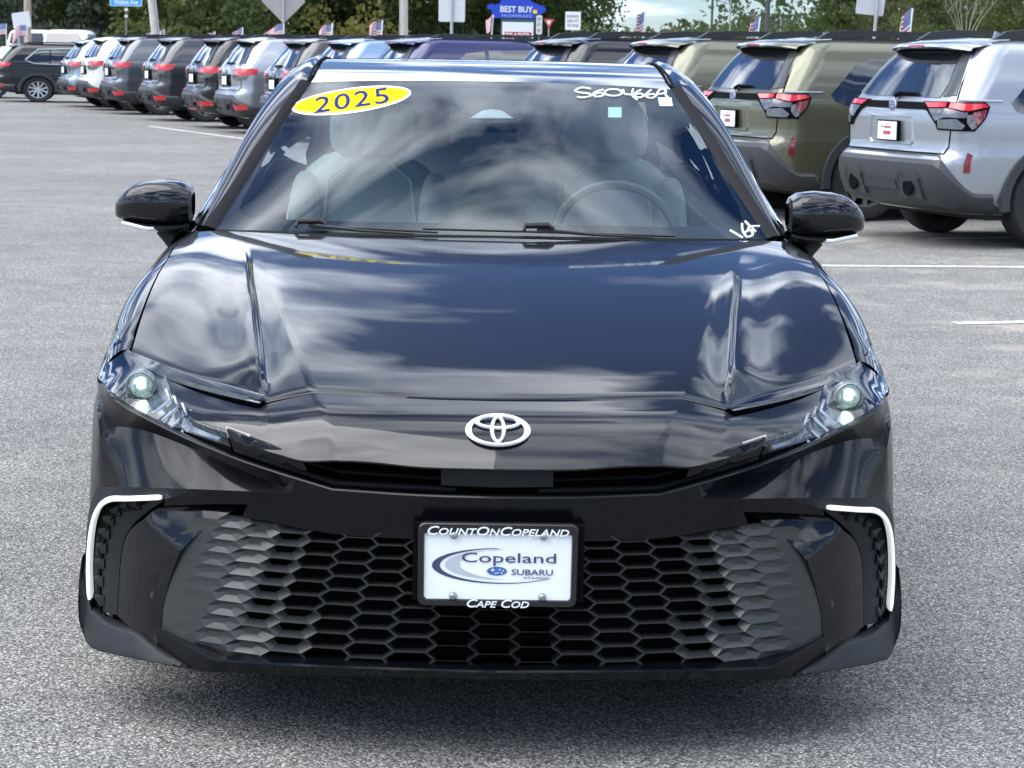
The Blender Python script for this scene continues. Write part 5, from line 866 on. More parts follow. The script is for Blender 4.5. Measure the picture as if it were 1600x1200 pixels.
# wheels
def wheel_parts(parent, x, y, z, r, w, side, alloy, spokes=5, twin=True):
    q = MB(); q.lathe([(r*.64, -w*.42), (r*.70, -w/2), (r*.93, -w/2), (r*.985, -w*.42), (r, -w*.3), (r, w*.3), (r*.985, w*.42), (r*.93, w/2), (r*.70, w/2), (r*.64, w*.42)], 'x', (x, y, z), 36)
    t = q.make('tyre', RUBBER, parent, 40)
    o = side*w*.46
    q = MB(); q.lathe([(r*.655, o), (r*.66, o*.96), (r*.62, o*.93), (r*.60, o*.6), (r*.58, -o*.5)], 'x', (x, y, z), 36)
    for k in range(spokes):
        for dd in ((-.16, .16) if twin else (0,)):
            a = 2*PI*k/spokes+dd; a2 = 2*PI*k/spokes+dd*1.9; ca, sa, cb, sb = math.cos(a), math.sin(a), math.cos(a2), math.sin(a2); ww = r*.055 if twin else r*.09
            q.add([(x+o*.82, y+r*.12*ca-ww*sa, z+r*.12*sa+ww*ca), (x+o*.82, y+r*.12*ca+ww*sa, z+r*.12*sa-ww*ca), (x+o*.9, y+r*.63*cb+ww*sb, z+r*.63*sb-ww*cb), (x+o*.9, y+r*.63*cb-ww*sb, z+r*.63*sb+ww*cb),
                   (x+o*.6, y+r*.12*ca-ww*sa, z+r*.12*sa+ww*ca), (x+o*.6, y+r*.12*ca+ww*sa, z+r*.12*sa-ww*ca), (x+o*.65, y+r*.63*cb+ww*sb, z+r*.63*sb-ww*cb), (x+o*.65, y+r*.63*cb-ww*sb, z+r*.63*sb+ww*cb)],
                  [(0, 1, 2, 3), (4, 7, 6, 5), (0, 3, 7, 4), (1, 5, 6, 2)])
    q.lathe([(0.001, o*.88), (r*.13, o*.86), (r*.16, o*.6)], 'x', (x, y, z), 20)
    q.make('rim', alloy, t, 30)
    q = MB(); q.lathe([(.001, o*.3), (r*.6, o*.3)], 'x', (x, y, z), 24); q.make('brake_disc', VOID, t, 0)
    return t
for sd_ in (-1, 1):
    for yy in (.985, 3.81): wheel_parts(car, sd_*.80, yy-1.5, .335, .335, .225, sd_, ALLOY)

# number plate and its frame
pl_c = Vector((.0035, -.028, .4245)); pr = Matrix.Rotation(R(5), 3, 'X')
def pz(x, y, z): return tuple(pl_c+pr @ Vector((x, y, z)))
def rrect(w, h, r, k=5):
    out = []
    for sx, sz, a0 in ((1, 1, 0), (-1, 1, 90), (-1, -1, 180), (1, -1, 270)):
        for j in range(k+1):
            a = R(a0+90*j/k); out.append((sx*(w/2-r)+r*math.cos(a), sz*(h/2-r)+r*math.sin(a)))
    return out
fo, fi = rrect(.325, .176, .014), rrect(.299, .140, .004)
fi = [(x, z-.004) for x, z in fi]
q = MB()
rows = [[pz(x, .012, z) for x, z in fo], [pz(x, -.001, z) for x, z in fo], [pz(x*.987, -.004, z*.98) for x, z in fo], [pz(x*1.012, -.0035, z*1.02) for x, z in fi], [pz(x, .001, z) for x, z in fi], [pz(x, .006, z) for x, z in fi]]
q.grid(rows, closed=True); plf = P(q, 'plate_frame', mat('frame_black', (.012, .0125, .013), .3), smooth=30)
q = MB(); q.prism([pz(x, .002, z) for x, z in rrect(.300, .150, .01)], tuple(pr @ Vector((0, .003, 0)))); plate = P(q, 'dealer_plate', PLATEW, smooth=0)
def put_text(body, x, z, w, h, m, name, parent, y=-.0045, **k):
    v, f = text_mesh(body, w, h, **k); q = MB(); q.add([pz(p[0]+x, p[1]+y, p[2]+z) for p in v], f); return P(q, name, m, parent, smooth=0)
put_text('CountOnCopeland', .0, .0735, .287, .0185, WHITEP, 'frame_lettering', plf, offset=.012, shear=.25, small=.78, extrude=.0015)
put_text('Cape Cod', .002, -.0805, .127, .0175, WHITEP, 'frame_lettering', plf, offset=.012, shear=.25, small=.78, extrude=.0015)
put_text('Copeland', .0225, .0125, .192, .0275, NAVY, 'plate_lettering', plate, y=.0005, offset=.003, extrude=.0004)
put_text('SUBARU', .0705, -.0145, .084, .0125, NAVY, 'plate_lettering', plate, y=.0005, offset=.006, extrude=.0004)
put_text('HYANNIS', .0785, -.0265, .049, .0050, NAVY, 'plate_lettering', plate, y=.0005, offset=.006, extrude=.0004, spacing=1.3)
# swoosh
def arc(cx_, cz_, a, b, t0, t1, n=30): return [(cx_+a*math.cos(R(t0+(t1-t0)*k/(n-1))), cz_+b*math.sin(R(t0+(t1-t0)*k/(n-1)))) for k in range(n)]
o1 = arc(.004, -.002, .138, .038, 93, 318, 40); i1 = arc(.012, -.0015, .130, .0362, 93, 318, 40)
q = MB(); q.grid([[pz(x, .0008, z) for x, z in o1], [pz(x, .0008, z) for x, z in i1]]); P(q, 'plate_swoosh', NAVY, plate, smooth=0)
o2 = arc(.004, .000, .112, .031, 98, 262, 30); i2 = arc(.034, .002, .112, .033, 98, 262, 30)
q = MB(); q.grid([[pz(x, .0011, z) for x, z in o2], [pz(x, .0011, z) for x, z in i2]]); P(q, 'plate_swoosh', GREYP, plate, smooth=0)
q = MB(); q.prism([pz(-.0015+.0205*math.cos(a), .0008, -.013+.0095*math.sin(a)) for a in np.linspace(0, 2*PI, 28, endpoint=False)], (0, .0006, 0)); ovl = P(q, 'plate_oval', BLUEP, plate, smooth=0)
q = MB()
for sx_, sz_, rr in ((-.0085, -.0105, .0055), (.001, -.0165, .003), (.006, -.0095, .003), (.0095, -.0165, .003), (.013, -.0115, .0028), (-.003, -.0175, .0024)):
    q.add([pz(-.0015+sx_+(rr if k % 2 == 0 else rr*.38)*math.cos(PI/2+k*PI/4), .0002, -.0 + sz_+(rr if k % 2 == 0 else rr*.38)*math.sin(PI/2+k*PI/4)*.8) for k in range(8)], [tuple(range(8))])
P(q, 'oval_stars', WHITEP, ovl, smooth=0)
for sx_ in (-.090, .092):
    for sz_ in (.0625, -.0665):
        q = MB(); q.lathe([(.001, -.008), (.004, -.0078), (.0068, -.0062), (.0078, -.004), (.008, .002)], 'y', pz(sx_, 0, sz_), 16); P(q, 'plate_screw', mat('screw_zinc', (.35, .36, .37), .35, .8), plf, smooth=40)
q = MB(); q.box(-.17, .18, -.012, .02, .345, .505); P(q, 'plate_bracket', VOID, smooth=0)

# cabin
def pillow(q, c, s, e=.6, nu=20, nv=14, rot=None, taper=0.0):
    rows = []
    for j in range(nv+1):
        v = -PI/2+PI*j/nv; cv, sv = math.copysign(abs(math.cos(v))**e, math.cos(v)), math.copysign(abs(math.sin(v))**e, math.sin(v)); row = []
        for k in range(nu):
            u = 2*PI*k/nu; p = Vector((s[0]*cv*math.copysign(abs(math.cos(u))**e, math.cos(u))*(1-taper*sv), s[1]*cv*math.copysign(abs(math.sin(u))**e, math.sin(u)), s[2]*sv))
            if rot: p = rot @ p
            row.append(tuple(p+Vector(c)))
        rows.append(row)
    q.grid(rows, closed=True)
tilt = Matrix.Rotation(R(-16), 3, 'X')
PIPE = mat('seat_piping', (.7, .74, .72), .5)
for sx_ in (-1, 1):
    q = MB(); pillow(q, (sx_*.375, 2.66, .84), (.255, .085, .30), .55, rot=tilt, taper=.10); pillow(q, (sx_*.375, 2.33, .53), (.26, .28, .09), .5); st_ = P(q, 'front_seat', SEAT, smooth=60)
    for k in (-1, 1):
        q = MB(); pillow(q, (sx_*.375+k*.205, 2.60, .82), (.055, .09, .27), .7, rot=tilt); P(q, 'side_bolster', SEAT, st_, smooth=60)
        q = MB(); q.tube([(sx_*.375+k*.15, 2.53, .56), (sx_*.375+k*.155, 2.575, .84), (sx_*.375+k*.13, 2.63, 1.06), (sx_*.375+k*.05, 2.66, 1.125)], .005, 6); P(q, 'piping', PIPE, st_)
    q = MB(); pillow(q, (sx_*.375, 2.735, 1.215), (.135, .05, .095), .6, rot=tilt); hr = P(q, 'headrest', SEAT, st_, smooth=60)
q = MB(); pillow(q, (0, 3.62, .88), (.68, .1, .26), .5, rot=tilt); pillow(q, (0, 3.3, .55), (.68, .28, .1), .5)
for k in (-.4, 0, .4): pillow(q, (k, 3.70, 1.15), (.13, .05, .08), .6)
P(q, 'rear_bench', SEAT, smooth=60)
q = MB(); q.grid([[(x, y, z+.02*math.cos(x*2)) for x in np.linspace(-.74, .74, 15)] for y, z in ((1.52, .95), (1.75, .958), (1.95, .955), (2.02, .93), (2.02, .6))]); P(q, 'dashboard', DASH, smooth=40)
q = MB(); q.grid([[(x, y, .4) for x in (-.8, .8)] for y in (1.4, 4.3)]); 
q.grid([[(s*.80, y, z) for z in (.3, .95)] for s in (1,) for y in (1.65, 4.2)]); q.grid([[(-.80, y, z) for z in (.3, .95)] for y in (1.65, 4.2)]); P(q, 'cabin_shell', CABIN, smooth=0)
q = MB(); q.grid([[(x, y, z-.035-.02*(x/.5)**2) for x in np.linspace(-.52, .52, 9)] for y, z in ((2.28, 1.378), (2.6, 1.42), (3.2, 1.425), (3.9, 1.33))]); P(q, 'headliner', mat('headliner', (.35, .36, .36), .8))
q = MB(); sw = Matrix.Rotation(R(-25), 3, 'X')
pts = [tuple(Vector((.37, 2.08, .93))+sw @ Vector((.18*math.cos(a), 0, .17*math.sin(a)))) for a in np.linspace(0, 2*PI, 33)]; q.tube(pts, .015, 8)
q.tube([tuple(Vector((.37, 2.08, .93))+sw @ Vector((-.17, 0, -.01))), tuple(Vector((.37, 2.06, .93))), tuple(Vector((.37, 2.08, .93))+sw @ Vector((.17, 0, -.01)))], .02, 8); P(q, 'steering_wheel', mat('wheel_leather', (.10, .11, .115), .5))
q = MB(); pillow(q, (.0, 2.22, 1.285), (.125, .018, .032), .5); q.tube([(0, 2.2, 1.31), (0, 2.19, 1.36)], .012, 6); rv = P(q, 'rear_view_mirror', mat('mirror_back', (.03, .03, .033), .4))
# dealer hang tag behind the glass
q = MB(); q.grid([[(.12, 4.0, 1.09), (-.12, 4.0, 1.09)], [(.1, 3.9, 1.3), (-.1, 3.9, 1.3)]])
# ------------------------------------------------------------------ ground
def asphalt():
    m = bpy.data.materials.new('asphalt'); m.use_nodes = True; n = m.node_tree.nodes; l = m.node_tree.links; b = n['Principled BSDF']
    tco = n.new('ShaderNodeTexCoord')
    def noise(sc, det=4, rough=.5):
        q = n.new('ShaderNodeTexNoise'); q.inputs['Scale'].default_value = sc; q.inputs['Detail'].default_value = det; q.inputs['Roughness'].default_value = rough; l.new(tco.outputs['Object'], q.inputs['Vector']); return q
    def ramp(src, pts):
        r = n.new('ShaderNodeValToRGB'); l.new(src, r.inputs[0]); e = r.color_ramp.elements
        while len(e) < len(pts): e.new(.5)
        for i, (p, c) in enumerate(pts): e[i].position = p; e[i].color = tuple(c)+(1,)
        return r
    def mixc(f, a, b_, mode='MIX'):
        q = n.new('ShaderNodeMixRGB'); q.blend_type = mode
        for i, v in enumerate((f, a, b_)):
            if isinstance(v, (int, float)): q.inputs[i].default_value = v
            elif isinstance(v, tuple): q.inputs[i].default_value = v+(1,)
            else: l.new(v, q.inputs[i])
        return q.outputs[0]
    vor = n.new('ShaderNodeTexVoronoi'); vor.inputs['Scale'].default_value = 175; l.new(tco.outputs['Object'], vor.inputs['Vector'])
    wob = noise(160, 3)
    stone = ramp(vor.outputs['Color'], [(0, (.095, .093, .088)), (.36, (.19, .185, .174)), (.6, (.31, .301, .28)), (.78, (.48, .466, .43)), (1, (.76, .735, .665))])
    seam = ramp(vor.outputs['Distance'], [(0, (1, 1, 1)), (.45, (.85, .85, .85)), (.8, (.25, .25, .26))])
    c = mixc(1.0, stone.outputs[0], seam.outputs[0], 'MULTIPLY')
    fine = noise(560, 2); c = mixc(.4, c, ramp(fine.outputs[0], [(.3, (.45, .45, .46)), (.7, (1.5, 1.5, 1.48))]).outputs[0], 'MULTIPLY')
    big = noise(.35, 6, .6); c = mixc(.8, c, ramp(big.outputs[0], [(.33, (.78, .79, .81)), (.67, (1.14, 1.13, 1.11))]).outputs[0], 'MULTIPLY')
    med = noise(2.6, 7, .65); c = mixc(.7, c, ramp(med.outputs[0], [(.36, (.80, .80, .81)), (.5, (1, 1, 1)), (.66, (1.12, 1.11, 1.09))]).outputs[0], 'MULTIPLY')
    # pale sandy dirt on the right-hand side of the lot
    sp_ = n.new('ShaderNodeSeparateXYZ'); l.new(tco.outputs['Object'], sp_.inputs[0])
    dirt = noise(.9, 8, .7)
    mk = n.new('ShaderNodeMapRange'); mk.inputs[1].default_value = .53; mk.inputs[2].default_value = .63; l.new(dirt.outputs[0], mk.inputs[0])
    mxr = n.new('ShaderNodeMapRange'); mxr.inputs[1].default_value = 1.6; mxr.inputs[2].default_value = 3.0; l.new(sp_.outputs[0], mxr.inputs[0])
    mm = n.new('ShaderNodeMath'); mm.operation = 'MULTIPLY'; l.new(mk.outputs[0], mm.inputs[0]); l.new(mxr.outputs[0], mm.inputs[1])
    m2 = n.new('ShaderNodeMath'); m2.operation = 'MULTIPLY'; l.new(mm.outputs[0], m2.inputs[0]); m2.inputs[1].default_value = .55
    c = mixc(m2.outputs[0], c, (.40, .36, .30))
    l.new(c, b.inputs['Base Color']); b.inputs['Roughness'].default_value = .85; b.inputs['Specular IOR Level'].default_value = .3
    bp = n.new('ShaderNodeBump'); bp.inputs['Strength'].default_value = .7; bp.inputs['Distance'].default_value = .004; bp.invert = True
    l.new(vor.outputs['Distance'], bp.inputs['Height']); l.new(bp.outputs[0], b.inputs['Normal'])
    return m
def sheet(name, x0, x1, y0, y1, z, m, cuts=1):
    q = MB(); q.grid([[(x, y, z) for x in np.linspace(x0, x1, cuts+1)] for y in np.linspace(y0, y1, cuts+1)]); o = q.make(name, m, None, 0); o['kind'] = 'structure'; return o
GRASS = mat('grass_ground', (.07, .09, .035), .9, vary=.4, scale=.8)
sheet('ground', -1200, 1200, -400, 1600, -.03, GRASS)
q = MB(); q.grid([[(x, y, 0.0033*max(0, y-4)) for x in (-120, 90)] for y in (-40, 4, 82)]); lot = q.make('asphalt_lot', asphalt(), None, 0); lot['kind'] = 'structure'
LINE = mat('line_paint', (.78, .77, .73), .7, vary=.25, scale=9, bump=.05)
_n = LINE.node_tree.nodes; _l = LINE.node_tree.links; _w = _n.new('ShaderNodeTexNoise'); _w.inputs['Scale'].default_value = 45; _w.inputs['Detail'].default_value = 6; _t = _n.new('ShaderNodeTexCoord'); _l.new(_t.outputs['Object'], _w.inputs['Vector'])
_r = _n.new('ShaderNodeMapRange'); _r.inputs[1].default_value = .5; _r.inputs[2].default_value = .6; _l.new(_w.outputs[0], _r.inputs[0])
_m = _n.new('ShaderNodeMixRGB'); _m.inputs[1].default_value = (.74, .73, .70, 1); _m.inputs[2].default_value = (.30, .30, .29, 1); _l.new(_r.outputs[0], _m.inputs[0]); _l.new(_m.outputs[0], _n['Principled BSDF'].inputs['Base Color'])
def stripe(p, q_, w=.10):
    a, b = Vector(p), Vector(q_); t = (b-a).normalized(); nn = Vector((-t.y, t.x, 0))*w/2; m_ = MB(); k = max(2, int((b-a).length/.3)); random.seed(int(abs(a.x*97)))
    rows = []
    for i in range(k+1):
        c = a+(b-a)*i/k; j = random.uniform(.85, 1.1); c = Vector((c.x, c.y, .0033*max(0, c.y-4)+.004)); rows.append([c-nn*j, c+nn*j])
    m_.grid(rows); o = m_.make('painted_line', LINE, None, 0); o['kind'] = 'structure'; return o
stripe((1.9, 11.45, 0), (9.5, 12.3, 0)); stripe((2.72, 8.08, 0), (6.8, 9.3, 0))
for k in range(0, 18):
    t = 1.15+2.9*k; o_ = Vector((4.6-.342*t, 13.2+.94*t, 0)); h_ = Vector((.94, .342, 0)); 
    stripe(o_-h_*.4, o_+h_*5)
stripe((-5.9, 37.3, 0), (-3.6, 32.2, 0)); stripe((-5.9, 37.3, 0), (-3.5, 36.0, 0))
stripe((-20, 61.0, 0), (-10.3, 57.6, 0), .12)

# ------------------------------------------------------------------ estate cars of the dealer row
zW = pchip([(.26, .80), (.34, .875), (.45, .903), (.60, .912), (.72, .914), (.80, .908), (.95, .908), (1.05, .900), (1.12, .885), (1.2, .862), (1.4, .785), (1.52, .725), (1.60, .672), (1.64, .60), (1.665, .42)])
zR = pchip([(.26, .34), (.34, .12), (.45, .035), (.60, .0), (.70, .012), (.74, .06), (.80, .075), (.95, .066), (1.05, .07), (1.12, .095), (1.2, .15), (1.4, .285), (1.52, .38), (1.60, .46), (1.64, .56), (1.665, .85)])
zF = pchip([(.26, 4.45), (.4, 4.60), (.6, 4.65), (.8, 4.62), (.95, 4.48), (1.02, 4.0), (1.07, 3.55), (1.2, 3.25), (1.4, 2.88), (1.52, 2.62), (1.60, 2.35), (1.64, 2.1), (1.665, 1.8)])
RXC = .24
def suv_rear(s, z, d=0.0):
    """point on tail: s along the outline from the centre line (0.62 = start of corner, 1.0 = start of flank)"""
    sg = -1 if s < 0 else 1; s = abs(s); w = zW(z); y0 = zR(z); rxc = min(RXC, w*.5); bul = .035; Yc = max(y0+.27, .36)
    if s <= .62: t = s/.62; x = t*(w-rxc); y = y0+bul*t*t; nx, ny = .07*t, -1
    elif s <= 1.0:
        a = (s-.62)/.38*PI/2; x = w-rxc+rxc*math.sin(a); y = y0+bul+(Yc-y0-bul)*(1-math.cos(a)); nx, ny = math.sin(a), -math.cos(a)
    else: x = w; y = Yc+(s-1.0); nx, ny = 1, 0
    L = math.hypot(nx, ny); slope = (zR(z+.02)-zR(z-.02))/.04; k = 1/math.hypot(1, slope) if s < .8 else 1
    return (sg*(x+d*nx/L), y+d*ny/L, z+(d*slope*k*.8 if s < .8 else 0))
def suv_side(y, z, d=0.0, right=True): return ((zW(z)+d)*(1 if right else -1), y, z)
def dense(poly, h):
    out = []
    for i in range(len(poly)):
        a, b = poly[i], poly[(i+1) % len(poly)]; L = math.hypot(b[0]-a[0], b[1]-a[1]); k = max(1, int(L/h))
        out += [(a[0]+(b[0]-a[0])*j/k, a[1]+(b[1]-a[1])*j/k) for j in range(k)]
    return out
def tail_patch(q, poly, d, h=.05, depth=.02, fn=suv_rear):
    V, T, ov = cdt_fill(dense(poly, h), h); v = [fn(a, b, d) for a, b in V]; b0 = len(q.v); q.add(v, T)
    cnt = {}
    for t in T:
        for k in range(3): cnt[(t[k], t[(k+1) % 3])] = 1
    be = [e for e in cnt if (e[1], e[0]) not in cnt]; idx = {}
    for e in be:
        for i in e:
            if i not in idx: idx[i] = len(q.v); q.v.append(fn(V[i][0], V[i][1], d-depth))
    for i, j in be: q.f.append((b0+j, b0+i, idx[i], idx[j]))
TAILRED = mat('tail_lamp_red', (.55, .015, .025), .12, coat=1.0)
TAILDK = mat('tail_lamp_dark_red', (.16, .006, .01), .12, coat=1.0)
TAILCL = mat('tail_lamp_clear', (.12, .12, .125), .2, .5, coat=1.0, vary=.4, scale=25)
CLAD = mat('cladding', (.030, .033, .037), .5, vary=.1, scale=90)
DPIL = mat('pillar_grey', (.03, .034, .038), .3, coat=.5)
UNDER = mat('underbody_dark', (.006, .006, .006), .8)
TAN = mat('exhaust_tan', (.30, .27, .22), .6)
BADGE = mat('badge_chrome', (.55, .58, .62), .2, .8)
RAILM = mat('roof_rail_black', (.02, .022, .025), .45)
REDMARK = mat('plate_print_maroon', (.35, .08, .10), .5)
CAR_GROUP = 'dealer estate cars parked in one row'
def suv_body(q, arches):
    zs = [.26, .30, .34, .40, .45, .52, .60, .66, .70, .72, .74, .78, .86, .95, 1.0, 1.05, 1.09, 1.12, 1.16, 1.2, 1.28, 1.36, 1.44, 1.52, 1.57, 1.60, 1.625, 1.64, 1.655, 1.665]
    rows = []
    for z in zs:
        right = [suv_rear(s, z) for s in list(np.linspace(0, .62, 10))+list(np.linspace(.66, 1.0, 10))]
        yc = right[-1][1]; yf = zF(z); w = zW(z); rc_ = min(.45, w*.7); ye = max(yf-.55, yc+.3)
        right += [(w, y, z) for y in np.linspace(yc, ye, 60)[1:]]
        right += [(w-rc_+rc_*math.cos(a), ye+(yf-ye)*math.sin(a), z) for a in np.linspace(0, PI/2, 8)[1:]]+[((w-rc_)*t, yf, z) for t in (.5, 0)]
        rows.append(right+[(-x, y, zz) for x, y, zz in right[::-1][1:-1]])
    q.grid(rows, closed=True)
    n = len(rows[0]); q.f.append(tuple(len(q.v)-n+k for k in range(n)))
    q.f = [f for f in q.f if len(f) > 4 or not any((sum(q.v[i][1] for i in f)/4-ya)**2+(sum(q.v[i][2] for i in f)/4-.36)**2 < .43**2 and abs(sum(q.v[i][0] for i in f)/4) > .5 for ya in arches)]
def make_suv(style):
    """style: new (wide lamps joined by a dark band), old (red c-lamps), long (lower estate)"""
    A = (1.03, 3.70); t = thing('estate_car', 'x', 'car'); t['label'] = ''
    bp = paint('car_paint_base', (.3, .32, .34), .6, .3)
    q = MB(); suv_body(q, A); body = q.make('body', bp, t, 38)
    q = MB(); q.box(-.8, .8, .5, 4.3, .22, .5); q.box(-.86, .86, .6, 1.46, .28, .95); q.box(-.86, .86, 3.25, 4.1, .28, .95); q.make('underbody', UNDER, t, 0)
    for ya in A:
        for s in (-1, 1):
            q = MB(); rows = []
            for a in np.linspace(R(-8), R(188), 30):
                c, s_ = math.cos(a), math.sin(a); rows.append([(s*(.90), ya+.395*c, .36+.395*s_), (s*.928, ya+.40*c, .36+.40*s_), (s*.930, ya+.475*c, .36+.475*s_), (s*.90, ya+.485*c, .36+.485*s_)])
            q.grid(rows); q.make('arch_cladding', CLAD, t, 40)
            wheel_parts(t, s*.785, ya, .36, .36, .225, s, ALLOY if style != 'new' else mat('two_tone_alloy', (.22, .23, .24), .3, .6), 5)
    for s in (-1, 1):
        q = MB(); q.grid([[(s*.905, y, .40) for y in np.linspace(1.5, 3.2, 8)], [(s*.926, y, .34) for y in np.linspace(1.5, 3.2, 8)], [(s*.90, y, .24) for y in np.linspace(1.5, 3.2, 8)]]); q.make('sill_cladding', CLAD, t, 40)
    # side glass: quarter, rear door, front door
    for s, rgt in ((1, True), (-1, False)):
        f = lambda y, z, d, rgt=rgt: suv_side(y, z, d, rgt)
        if style == 'new': gl_ = [[(.63, 1.15), (.67, 1.09), (.80, 1.05), (1.35, 1.04), (1.35, 1.50), (1.10, 1.48), (.92, 1.41)], [(1.40, 1.05), (2.22, 1.06), (2.22, 1.52), (1.40, 1.50)], [(2.28, 1.06), (3.15, 1.08), (2.62, 1.50), (2.28, 1.52)]]
        else: gl_ = [[(.75, 1.20), (.95, 1.12), (1.30, 1.10), (1.30, 1.48), (1.05, 1.45)], [(1.35, 1.09), (2.2, 1.08), (2.2, 1.52), (1.35, 1.49)], [(2.26, 1.08), (3.12, 1.08), (2.62, 1.50), (2.26, 1.52)]]
        for g in gl_:
            q = MB(); tail_patch(q, g, .004, .12, .012, f); q.make('side_window', DKGLASS, t, 40)
        q = MB(); q.tube([suv_side(.95, 1.02, .002, rgt), suv_side(1.38, 1.03, .002, rgt), suv_side(1.38, .75, .002, rgt), suv_side(1.46, .5, .002, rgt)], .004, 4); q.tube([suv_side(2.26, z, .002, rgt) for z in (.35, .7, 1.04)], .004, 4); q.make('door_gap', VOID, t, 0)
        for y in (1.62, 2.5):
            q = MB(); q.tube([suv_side(y, .93, .02, rgt), suv_side(y+.2, .93, .02, rgt)], .014, 6); q.make('door_handle', bp, t)
    q = MB()
    tail_patch(q, [(-.57, 1.18), (.57, 1.18), (.60, 1.30), (.585, 1.53), (-.585, 1.53), (-.60, 1.30)], .006, .07, .02); q.make('rear_window', DKGLASS, t, 50)
    for s in (-1, 1):
        q = MB(); tail_patch(q, [(s*.60, 1.19), (s*.74, 1.20), (s*.72, 1.38), (s*.70, 1.56), (s*.60, 1.56), (s*.61, 1.30)], .008, .07, .02); q.make('rear_pillar', DPIL, t, 50)
        q = MB(); seam = [suv_rear(s*a, z, .004) for a, z in ((.73, 1.57), (.745, 1.3), (.765, 1.16), (.755, .98), (.735, .80), (.70, .745))]; q.tube(seam, .005, 5); q.make('tailgate_gap', VOID, t)
    q = MB(); q.tube([suv_rear(s, .742, .004) for s in np.linspace(-.70, .70, 15)], .006, 5); q.make('tailgate_gap', VOID, t)
    # roof spoiler with third brake lamp
    q = MB(); rows = []
    for y, z, w in ((.31, 1.572, .585), (.275, 1.586, .60), (.30, 1.610, .61), (.5, 1.642, .61), (.72, 1.662, .56)): rows.append([(x*w, y+.13*(abs(x))**3, z-.03*abs(x)**3) for x in np.linspace(-1, 1, 15)])
    q.grid(rows); sp_ = q.make('roof_spoiler', bp, t, 50)
    q = MB(); q.grid([[(x*.585, .312+.13*abs(x)**3, 1.569-.03*abs(x)**3) for x in np.linspace(-1, 1, 15)], [(x*.57, .46, 1.535-.02*abs(x)**3) for x in np.linspace(-1, 1, 15)]]); q.make('spoiler_underside', VOID, sp_, 40)
    q = MB(); q.box(-.11, .11, .266, .28, 1.585, 1.597); q.make('brake_lamp', TAILRED, sp_, 0)
    # roof rails and aerial
    for s in (-1, 1):
        q = MB(); hgt = 1.0 if style == 'new' else .8
        pr_ = [(.62, 1.645), (.75, 1.715), (.95, 1.735), (2.2, 1.735), (2.42, 1.70), (2.5, 1.64), (2.3, 1.655), (2.15, 1.70), (1.15, 1.70), (1.0, 1.66)]
        q.prism([(s*.545, y, 1.64+(z-1.64)*hgt) for y, z in pr_], (s*.045, 0, 0)); q.make('roof_rail', RAILM, t, 0)
        q = MB(); q.box(min(s*.548, s*.585), max(s*.548, s*.585), .8, 2.3, 1.63, 1.665); q.make('rail_foot', RAILM, t, 0)
    q = MB(); q.prism([(-.012, 1.0, 1.66), (-.012, 1.18, 1.66), (-.012, 1.02, 1.725)], (.024, 0, 0)); q.make('aerial_fin', bp, t, 0)
    # wiper, badge
    q = MB(); q.tube([suv_rear(-.02, 1.175, .02), suv_rear(.03, 1.195, .028), suv_rear(.30, 1.20, .02)], [.02, .016, .006], 6); q.make('rear_wiper', VOID, t)
    q = MB(); c_ = Vector(suv_rear(0, 1.105 if style == 'new' else 1.06, .012)); q.lathe([(.0, -.006), (.05, -.004), (.058, .0), (.058, .01)], 'y', tuple(c_), 20); bm_ = q.make('badge', BADGE, t, 40)
    q = MB(); q.lathe([(.0, -.008), (.043, -.0065), (.044, 0)], 'y', tuple(c_), 18); q.make('badge_field', mat('badge_field', (.10, .13, .22), .3), bm_, 40)
    for a_, b_ in ((-.018, .012), (.006, -.010), (.018, .010), (.024, -.014), (-.006, -.016)):
        q = MB(); q.lathe([(.0, -.012), (.007, -.010), (.0075, 0)], 'y', (c_.x+a_, c_.y, c_.z+b_), 6); q.make('badge_star', BADGE, bm_, 0)
    # plate recess, plate with print
    rm = bp if style == 'new' else VOID
    q = MB(); pw, z0, z1 = (.31, .80, 1.02) if style == 'new' else (.28, .80, 1.0)
    o_ = [(-pw, z0+.03), (-pw+.03, z0), (pw-.03, z0), (pw, z0+.03), (pw-.02, z1), (-pw+.02, z1)]; L = [Vector(suv_rear(a, z, .012)) for a, z in o_]; Li = [Vector(suv_rear(a*.86, z0+(z-z0)*.82+.018, -.035)) for a, z in o_]
    q.grid([[suv_rear(a*1.06, (z-.91)*1.08+.91, .001) for a, z in o_], L, Li], closed=True); q.f.append(tuple(range(len(q.v)-6, len(q.v)))); q.make('plate_recess', rm, t, 20)
    if style != 'new':
        q = MB(); q.prism([suv_rear(a, z, .006) for a, z in o_], (0, .03, 0)); q.make('recess_back', VOID, t, 0)
    q = MB(); pc = Vector(suv_rear(0, .905, .02)); q.box(pc.x-.162, pc.x+.162, pc.y-.012, pc.y+.01, pc.z-.083, pc.z+.083); pf = q.make('plate_frame', VOID, t, 0)
    q = MB(); q.box(pc.x-.146, pc.x+.146, pc.y-.016, pc.y-.010, pc.z-.072, pc.z+.072); q.make('licence_plate', PLATEW, pf, 0)
    if style == 'new':
        for nm_, bx, mm_ in (('plate_print', (-.05, .06, .018, .036), REDMARK), ('plate_print', (-.055, .06, -.035, -.002), REDMARK), ('plate_print', (-.085, -.065, .02, .04), NAVY), ('plate_print', (-.02, .03, .05, .056), NAVY), ('plate_print', (-.07, .075, -.062, -.050), GREYP)):
            q = MB(); q.box(pc.x+bx[0], pc.x+bx[1], pc.y-.0175, pc.y-.0155, pc.z+bx[2], pc.z+bx[3]); q.make(nm_, mm_, pf, 0)
    else:
        q = MB(); q.box(pc.x-.05, pc.x+.05, pc.y-.0175, pc.y-.0155, pc.z-.02, pc.z+.02); q.make('plate_print', GREYP, pf, 0)
    # bumper cladding
    q = MB(); n = 41; ss = np.linspace(-1.12, 1.12, n); rows = []
